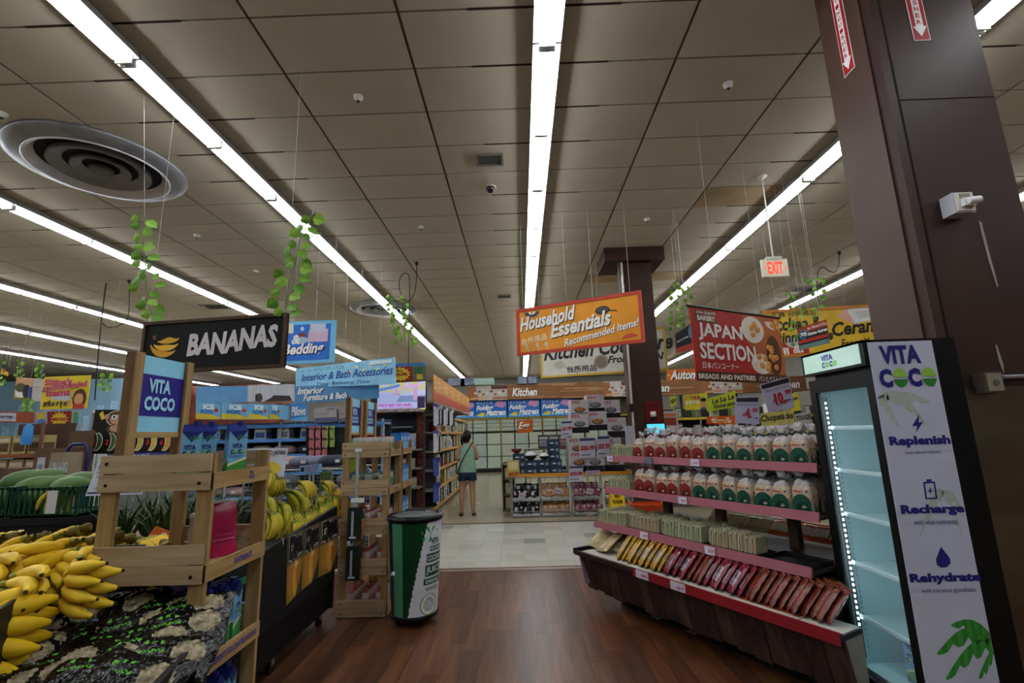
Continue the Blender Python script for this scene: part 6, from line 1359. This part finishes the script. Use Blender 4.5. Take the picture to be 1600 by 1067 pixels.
tw=pbox('boxed_lamp','#8f9aa8','#3f5a8a','box',.2,.2,.2); tw2=pbox('boxed_lamp','#b0b0b0','#7a7a80','box',.2,.2,.2)
random.seed(5)
for zi,z in enumerate(PZ[1:5]):
    for i in range(9):
        x=-5.7+i*.4
        if zi==3: put(tw if i%2 else tw2,(x,8.35,z+.002),0,f'{"blue" if i%2 else "white"} boxed lamp, {ORD[i]} from the left on the upper pillow shelf')
        else:
            c,pr=pls[(i*3+zi)%4]; put(pr,(x,8.36,z+.002),random.uniform(-.2,.2),f'{c} pillow, {ORD[i]} from the left on the {["lower","middle","third"][zi]} pillow shelf')
fp=[]
def flip(c):
    t=thing('slipper_pair','x','slippers'); 
    for s in (-.055,.055): MB().loft([ell(s,0,.04,.012,-.12,12),ell(s,0,.045,.014,-.03,12),ell(s,0,.04,.012,.06,12)],C(c,.5)).build('sole',t)
    MB().tube([(-.09,-.015,.0),(-.055,-.04,.03),(-.02,-.015,0)],.008,C('#1a1a1a',.5),n=5).tube([(.02,-.015,.0),(.055,-.04,.03),(.09,-.015,0)],.008,C('#1a1a1a',.5),n=5).build('strap',t); return proto(t)
fl_=[('pink',flip('#b06a70')),('green',flip('#8a9a4a'))]
n=0
for r_,py_ in enumerate((671,687,702)):
    for i,px_ in enumerate((492,502,514)):
        if r_==2 and i>1: continue
        p=ay(px_,py_,8.05); c,pr=fl_[1 if i==2 else 0]; put(pr,p,0,f'{c} slippers hanging in the {ORD[r_]} row, {ORD[i]} from the left on the footwear panel'); n+=1
t=QS('footwear_panel','dark footwear panel behind the hanging slippers','panel',ay(478,664,8.1),ay(594,662,8.1),ay(594,722,8.1),ay(478,722,8.1),C('#15171a',.6),.02); t.r(.0,.93,1,1,'#2f5f9a'); t.r(.6,.4,1,.62,'#3f8a55'); t.r(.3,.55,.58,.75,'#20262c'); t.e(.68,.3,.1,.12,'#7fae3a'); t.done()
for i,(x0,x1) in enumerate(((306,345),(346,389),(389,420),(421,438))):
    t=QS('fruit_bar_carton',f'blue and yellow ice bar carton, {ORD[i]} from the left on top of the pillow shelving','carton',ay(x0,628+i*.8,8.0),ay(x1,630+i*.8,8.0),ay(x1,655,8.0),ay(x0,655,8.0),C('#6fa9cf',.45),.3); t.p([(0,0),(1,0),(1,.1),(.6,.3),(0,.36)],'#c9b43a'); t.t_('ICE',.3,.6,.75,.92,'#d6e4ea',bold=.06,slope=-.05); t.t_('POPS',.2,.32,.7,.56,'#2f6aa8',bold=.04); t.e(.82,.55,.08,.12,'#b5352a'); t.done()
t=QS('pillow_sign','bright blue Pillows sign on the shelving top','sign',ay(454,630,8.19),ay(479,632,8.19),ay(480,658,8.19),ay(454,657,8.19),C('#3f86cc',.5),.02); t.p([(0,0),(1,0),(1,.3),(0,.1)],'#6fb3e0'); t.t_('Pillows',.06,.25,.95,.8,W_,bold=.03,shear=.2,slope=.12); t.stem((.3,.7),1.8).done()
for i,(x0,x1,h_) in enumerate(((491,526,'#a39a9c'),(529,545,'#9c8f90'))):
    t=QS('boxed_shelf_kit',f'pale printed carton on the shelving top, {["left","right"][i]} of two','carton',ay(x0,638,8.1),ay(x1,635,8.1),ay(x1,658,8.1),ay(x0,660,8.1),C(h_,.5),.25); t.r(.02,.02,.98,.3,'#5a5a78'); t.t_('STORAGE',.1,.5,.6,.62,'#6a5a60',bold=0)
    for k in range(3): t.e(.62+.12*k,.85,.03,.07,'#4a4048')
    t.done()
# wire cages with cushions
for i,(x0,x1) in enumerate(((-3.6,-2.75),(-2.7,-1.95))):
    t=thing('wire_cage',f'grey wire cage of cushions behind the banana table, {["left","right"][i]} of two','cage',(x0,6.3,0)); w_=x1-x0; b=MB(); hh=1.16
    b.tube([(0,0,0),(0,0,hh-.04),(.04,0,hh),(w_-.04,0,hh),(w_,0,hh-.04),(w_,0,0)],.014,wm_,n=6); b.tube([(0,.6,0),(0,.6,hh-.04),(.04,.6,hh),(w_-.04,.6,hh),(w_,.6,hh-.04),(w_,.6,0)],.014,wm_,n=6); b.build('frame',t); b=MB()
    for k in range(22): b.cyl((0,0,.1+k*.048),(w_,0,.1+k*.048),.0025,.0025,wm_,n=4)
    for k in range(14): b.cyl((w_*k/14,0,.1),(w_*k/14,0,hh),.0025,.0025,wm_,n=4)
    b.build('mesh_front',t); MB().box(0,w_,0,.6,.1,.12,wm_).build('floor_panel',t)
    for k in range(9):
        c,pr=pls[k%4]; put(pr,(x0+.2+.2*(k%3),6.45+.1*(k//3),.13+.2*(k%5)),random.uniform(-1,1),f'{c} cushion number {ORD[k]} from the bottom in the {["left","right"][i]} wire cage')
t=QS('cage_sign','light blue sign with red lines hung on the wire cage','sign',ay(468,728,6.25),ay(503,724,6.25),ay(502,737,6.25),ay(468,740,6.25),C('#6f9ac0',.5),.004); t.t_('Stay Cool',.3,.66,.85,.9,'#a3302a',bold=.03); t.t_('Sleep Cool',.3,.38,.85,.6,'#a3302a',bold=.03); t.t_('Stay Dry',.3,.1,.8,.33,'#a3302a',bold=.03); t.r(.05,.2,.22,.8,'#20344a'); t.done()
t=QS('grass_card','green printed cushion card beside the table bananas','card',ay(500,738,5.6),ay(517,736,5.6),ay(517,765,5.6),ay(498,768,5.6),C('#4f6a38',.5,noise=.3,sc=25),.01); t.stem((.5,),0).done()
p=ay(497,722,6.0)
for i,(px_,py_,k) in enumerate(((448,720,2),(470,722,0),(500,715,0),(516,712,1))):
    p=ay(px_,py_,6.5); put(pls[k][1],(p.x,6.6,1.17),(0,0,.3*i),f'{pls[k][0]} cushion lying on top of the wire cages, {ORD[i]} from the left',1.0)
# yellow green leaflet on can rack
t=QS('offer_card','lime green card seen through the can rack','card',ay(542,718,5.55),ay(557,716,5.55),ay(557,748,5.55),ay(541,750,5.55),C('#7f9a2c',.5),.004); t.p([(0,.2),(1,.45),(1,.1),(0,.05)],'#3f5a8a'); t.stem((.5,),0).done()
# recommended items end cap
y=7.4
t=thing('end_cap_shelf','white end cap shelf under the yellow recommended sign at far left','shelving',(ay(55,700,y).x,y+.05,0)); x1=ay(143,700,y).x-t.location.x
MB().box(0,x1,.4,.44,0,1.75,C('#7c7a76',.6)).build('back_panel',t)
for z in (.2,.7,1.1,1.5): MB().box(0,x1,0,.4,z-.03,z,C('#9a958c',.5)).build('shelf',t)
MB().box(0,x1,-.02,0,1.66,1.74,C('#a3958c',.5,noise=.35,sc=20)).build('price_rail',t); MB().box(x1-.1,x1,-.03,.0,.0,1.95,C('#7a3a28',.5,noise=.3,sc=15)).build('side_banner',t)
tl=pbox('boxed_gadget','#2a3a55','#6a86b0','box',.16,.2,.26); tl2=pbox('boxed_gadget','#1f1f24','#5a6a80','box',.16,.2,.26)
for zi,z in enumerate((.7,1.1,1.5)):
    for i in range(5): put((tl,tl2)[(i+zi)%2],(t.location.x+.12+i*.175,y+.2,z+.002),0,f'dark gadget box, {ORD[i]} from the left on the {["lower","middle","upper"][zi]} far left end cap shelf')
t=QS('recommended_sign','yellow Recommended Items poster with drawn girl at far left','poster',ay(69,589,y),ay(142,586,y),ay(135,638,y),ay(62,640,y),C('#c9b020',.5),.012)
for i in range(7): a=.3+i*.9; t.p([(.4,.5),(.4+.7*math.cos(a)*.6,.5+.48*math.sin(a)),(.4+.7*math.cos(a+.06)*.6,.5+.48*math.sin(a+.06))],'#2a2420')
t.p([(.2,.3),(.62,.24),(.64,.5),(.2,.42)],'#b0aeb4')
for dx,c in ((.012,'#c9c2c0'),(0,'#b03a48')):
    l=.001 if dx else .003
    t.t_("Shiine's",.04+dx,.72,.62+dx,.92,c,bold=.05,slope=.02,lift=l); t.t_('recommended',.02+dx,.55,.95+dx,.74,c,bold=.05,slope=.12,lift=l); t.t_('items',.1+dx,.38,.62+dx,.58,c,bold=.05,slope=.05,lift=l)
t.t_('店長おすすめ',.06,.08,.58,.24,'#3a3430',bold=.04); t.e(.82,.3,.15,.3,'#4a2a1c'); t.e(.81,.28,.1,.18,'#b9895a'); t.r(.7,.0,.95,.14,'#a3342c'); t.e(.6,.18,.05,.1,'#b9895a'); t.stem((.2,.8),1.7).done()
t=QS('promo_banner','red and yellow starburst banner under the yellow poster','banner',ay(56,643,y-.05),ay(130,641,y-.05),ay(128,667,y-.05),ay(57,669,y-.05),C('#9a948c',.5),.012); t.r(.24,.02,.76,.98,'#7a1a16'); t.p([(.5+(.2 if i%2 else .14)*math.cos(PI*i/14),.5+(.48 if i%2 else .34)*math.sin(PI*i/14)) for i in range(28)],'#c2a02c'); t.t_('MEGA SALE',.36,.42,.64,.6,'#8a1c14',bold=.05); t.r(.02,.5,.18,.9,'#b59a2c'); t.e(.12,.3,.1,.25,'#3a6aa8'); t.r(.8,.1,.9,.9,'#3f8a55'); t.r(.92,.1,.99,.9,'#6fa9cf'); t.stem((.2,.8),1.5).done()
# wall of coffee boxes
y=6.6
t=QS('header_sign','orange header with white Storage panel at the left edge','sign',ay(-30,642,y),ay(52,644,y),ay(51,661,y),ay(-30,659,y),C('#8a3f22',.5),.02); t.r(.02,.12,.68,.88,'#a9a9b2'); t.t_('Storage',.06,.3,.62,.72,'#4a4a6a',bold=.03); t.done()
a=ay(-30,660,y); c=ay(54,720,y)
shelving('brown product wall with coffee machine boxes at the left edge',a.x,c.x,y+.05,[.3,.7,1.1,1.45],.5,a.z-.02,C('#6a4a3a',.5),C('#7a4a30',.5),C('#4a3428',.6))
cm_=pbox('coffee_maker_box','#a08a68','#4a382a','box',.2,.2,.28,'#c0b4a0'); cm2=pbox('coffee_maker_box','#a08f5a','#5a4430','box',.2,.2,.26,'#c0b4a0')
for r_,z in enumerate((1.1,1.45)):
    for i in range(5): put((cm_,cm2)[r_],(c.x-.13-i*.23,y+.2,z+.002),0,f'brown coffee maker box, {ORD[i]} from the right on the {["lower","upper"][r_]} left wall shelf')
t=thing('bag_rack_item','small blue plastic bag hanging right of the coffee boxes','bag',ay(44,672,y)); MB().loft([ell(0,0,.08,.02,-.2,10),ell(0,0,.085,.035,-.1,10),ell(0,0,.07,.01,.06,10)],C('#3f86c4',.3)).build('bag',t); MB().box(-.04,.04,-.005,.005,.05,.09,C('#5f9ad0',.4)).build('header',t)
# product photo sign
y=9.6
t=QS('photo_sign','food photo poster with white caption panel at the far left','poster',ay(26,589,y),ay(68,592,y),ay(66,627,y),ay(21,625,y),C('#a9a3a0',.5),.012); t.r(0,0,.64,1,'#b58a62'); t.e(.2,.4,.18,.3,'#c9c4bc'); t.e(.2,.55,.2,.2,'#4a4a24'); t.e(.42,.4,.14,.3,'#22242c'); t.r(.5,.1,.62,.6,'#2a3f7a'); t.r(0,0,.64,.12,'#5a6a2a'); t.r(.72,.6,.92,.63,'#77757a'); t.r(.72,.45,.9,.47,'#99979c'); t.wires((.1,.9)).done()
# small hanging card
t=QS('hanging_card','small dark and yellow hanging card at the top left product wall','sign',ay(5,568,11),ay(17,575,11),ay(12,588,11),ay(1,583,11),C('#2a2a30',.5),.01); t.p([(.0,.0),(1,.0),(1,.4),(0,.5)],'#c2a02c'); t.e(.3,.4,.2,.2,'#a33a2a'); t.wires((.3,.7)).done()
# far red/white fixtures behind
t=thing('far_counter','white far counter with dark pots at the left','counter',ay(148,640,11)); t.location.z=0
MB().box(0,1.6,0,.5,1.7,1.78,C('#9a948c',.5)).box(0,1.6,.45,.5,0,1.7,C('#6a6a70',.6)).build('body',t); MB().box(0,1.6,-.01,0,1.68,1.74,C('#a89a3a',.5)).build('yellow_edge',t); MB().box(.35,1.4,.3,.32,1.78,2.45,C('#a8a6aa',.5,noise=.05)).build('backboard',t)
for i in range(3):
    tt=thing('dark_pot',f'dark pot on the far white counter, {ORD[i]} from the left','pot',(t.location.x+.1+i*.45,t.location.y+.15,1.781)); MB().lathe([(0,0),(.11,0),(.13,.05),(.12,.18),(.06,.22)],C('#1a1a1c',.4),14).build('body',tt); MB().cyl((0,0,.215),(0,0,.26),.06,.04,C('#242426',.4),n=10).build('lid',tt)
# white letter grid rack
# cardboard boxes
kb_=C('#5f4a36',.8,noise=.08,sc=5); y=4.35
def cbox(label,x0,x1,z0,z1,yy,d_=.32,open_=False):
    t=thing('cardboard_box',label,'box',(x0,yy,z0)); w_=x1-x0; h_=z1-z0
    MB().box(0,w_,0,d_,0,h_,kb_).build('carton',t)
    for u in (.16,.62): 
        if w_>.2: MB().box(w_*u,w_*u+.07,-.003,0,h_*.25+(.1 if u<.3 else 0)*h_,h_*.25+.13+(.1 if u<.3 else 0)*h_,C('#a9a9ae',.5)).box(w_*u+.015,w_*u+.055,-.004,-.003,h_*.25+.04,h_*.25+.1,C('#77778a',.5)).build('shipping_label',t)
    if open_: MB().box(0,w_,d_-.01,d_,h_,h_+.16,kb_).box(-.12,0,0,d_,h_-.01,h_,kb_).build('open_flap',t)
    return t
a=ay(50,735,y); b_=ay(97,700,y); zt=b_.z
cbox('open cardboard box with raised flap on the left box stack',a.x,b_.x,zt-.32,zt,y,.32,True)
c=ay(8,732,y); d=ay(58,735,y)
cbox('closed cardboard box left of the open one',c.x,a.x-.01,zt-.5,c.z,y-.03)
cbox('lower cardboard box under the open box',a.x,b_.x,.62,zt-.325,y); cbox('cardboard box below the closed one',c.x,a.x-.01,.62,zt-.505,y-.03); cbox('long bottom cardboard box carrying the left stack',c.x,b_.x,0,.615,y)
t=thing('hand_truck','blue framed hand truck behind the papayas','hand truck',ay(116,740,4.2)); zz=t.location.z; t.location.z=0
tz=ay(116,694,4.2).z
MB().tube([(-.1,0,0),(-.1,0,tz-.12),(-.085,0,tz-.04),(-.05,0,tz),(.05,0,tz),(.085,0,tz-.04),(.1,0,tz-.12),(.1,0,0)],.014,C('#23235a',.4),n=8).build('frame',t); MB().box(-.12,.12,-.2,.02,0,.012,C('#23235a',.4)).build('toe_plate',t)
for s in (-.12,.1): MB().cyl((s,.06,.09),(s+.03,.06,.09),.09,.09,C('#161616',.6),n=16).build('wheel',t)
t=thing('boxed_delivery','brown and white parcel stacked on the blue hand truck','box',(t.location.x,4.05,.013)); MB().box(-.085,.085,0,.12,0,tz-.08,C('#8a7a66',.7)).build('carton',t); MB().box(-.08,.08,-.004,0,tz-.42,tz-.16,C('#a3a3a0',.6,noise=.3,sc=40)).build('white_label',t)
# white cube organiser
y=6.2
p=ay(133,715,y); q=ay(147,640,y)
t=thing('tall_rack','narrow white cube rack beside the monkey sign','rack',(p.x,y,0)); w_=max(.12,q.x-p.x); hz=q.z
MB().box(0,.012,0,.2,0,hz,C('#a8a8a8',.5)).box(w_-.012,w_,0,.2,0,hz,C('#a8a8a8',.5)).box(0,w_,.19,.2,0,hz,C('#3a4a58',.5)).build('frame',t)
for i in range(12): MB().box(0,w_,0,.2,.15+i*(hz-.2)/11,.16+i*(hz-.2)/11,C('#a8a8a8',.5)).build('shelf',t)
# ================= right background =================
y=11.0
t=shelving('right background kitchen shelving behind the bakery rack',3.05,9.2,y,[.2,.65,1.05,1.42,1.78],.5,2.0,C('#7d7a72',.5),C('#b9a430',.45),C('#3a3833',.6))
random.seed(21)
for zi,z in enumerate((1.05,1.42,1.78)):
    for i in range(14):
        c,nm,pr=PB[random.choice([0,1,2,5,6,7])]; put(pr,(3.2+i*.42,y+.15,z+.002),0,f'{c} {nm}, {ORD[i]} from the left on the {["third","fourth","top"][zi]} right background shelf',random.uniform(.9,1.25))
for i,(pts,bg,lab,items) in enumerate([
 (((1046,620),(1056,617),(1058,632),(1048,637)),'#b5b03a','small yellow shelf sign beside the middle column',[('NEW',.1,.3,.9,.7,'#2a2a20')]),
 (((1068,617),(1105,614),(1105,639),(1071,641)),'#c2b428','yellow shelf sign with a drawn smiling man',[('推薦商品',.05,.65,.7,.9,'#a33a48'),('おすすめ',.05,.35,.65,.6,'#d9d4cc')]),
 (((1103,624),(1149,610),(1150,636),(1105,643)),'#a8b42c','lime yellow slanted shelf sign reading La Le La',[('Le La Le',.2,.5,.95,.85,'#22262c'),('Kitchen store',.25,.12,.98,.42,'#2c3430')]),
 (((1104,651),(1150,649),(1149,664),(1104,663)),'#c0561e','orange and white shelf sign under the lime sign',[('セール',.15,.2,.85,.85,'#d9cfc2')]),
 (((1188,646),(1240,640),(1242,661),(1190,668)),'#b5a860','cream Chopsticks shelf sign',[('Chopsticks',.0,.25,.97,.85,'#1f1b16')]),
 (((1242,647),(1267,643),(1268,660),(1243,662)),'#a8a49a','white handwritten shelf sign left of the fridge',[('TOUGEI',.05,.3,.95,.8,'#26221e')]),
 (((1233,616),(1246,612),(1252,641),(1236,643)),'#c2b428','narrow yellow shelf sign behind the ten ninety-nine sign',[('Best',.1,.6,.9,.8,'#2a2a20')])]):
    yy=10.982-.001*i
    t=QS('shelf_sign',lab,'sign',*[ay(a,b,yy) for a,b in pts],C(bg,.5),.01)
    for s,*k in items: t.t_(*([s]+k),bold=.03)
    if i==1: t.e(.83,.35,.13,.3,'#b9895a'); t.e(.83,.6,.13,.12,'#26201c'); t.r(.7,0,.96,.12,'#3f6a8a')
    if i==3: t.r(0,0,.4,.15,'#a3202a'); t.p([(.1,.2),(.3,.9),(.5,.3),(.7,.9),(.9,.2)],'#c9812a')
    t.done()
bq=[pbox('food_box','#a8a2a4','#8a3a22','box',.3,.2,.34,'#b56a3a'),pbox('food_box','#a39a9c','#4a6a3a','box',.3,.2,.34,'#8a5a5a')]
for i,(px_,py_) in enumerate(((1044,645),(1044,672),(1080,668),(1098,668),(1064,668))):
    p=ay(px_,py_,9.9); put(bq[i%2],(p.x,9.9,1.222 if i else 1.565),0,f'white food carton with {"tomato" if i%2==0 else "salad"} print, {ORD[i]} right of the middle column')
t=thing('carton_stand','low stand carrying food cartons right of the middle column','stand',(2.95,9.75,0)); MB().box(0,1.6,0,.4,1.18,1.22,C('#6f6a60',.5)).build('top',t); MB().box(0,1.6,.36,.4,0,1.18,C('#5a564e',.5)).build('back',t)
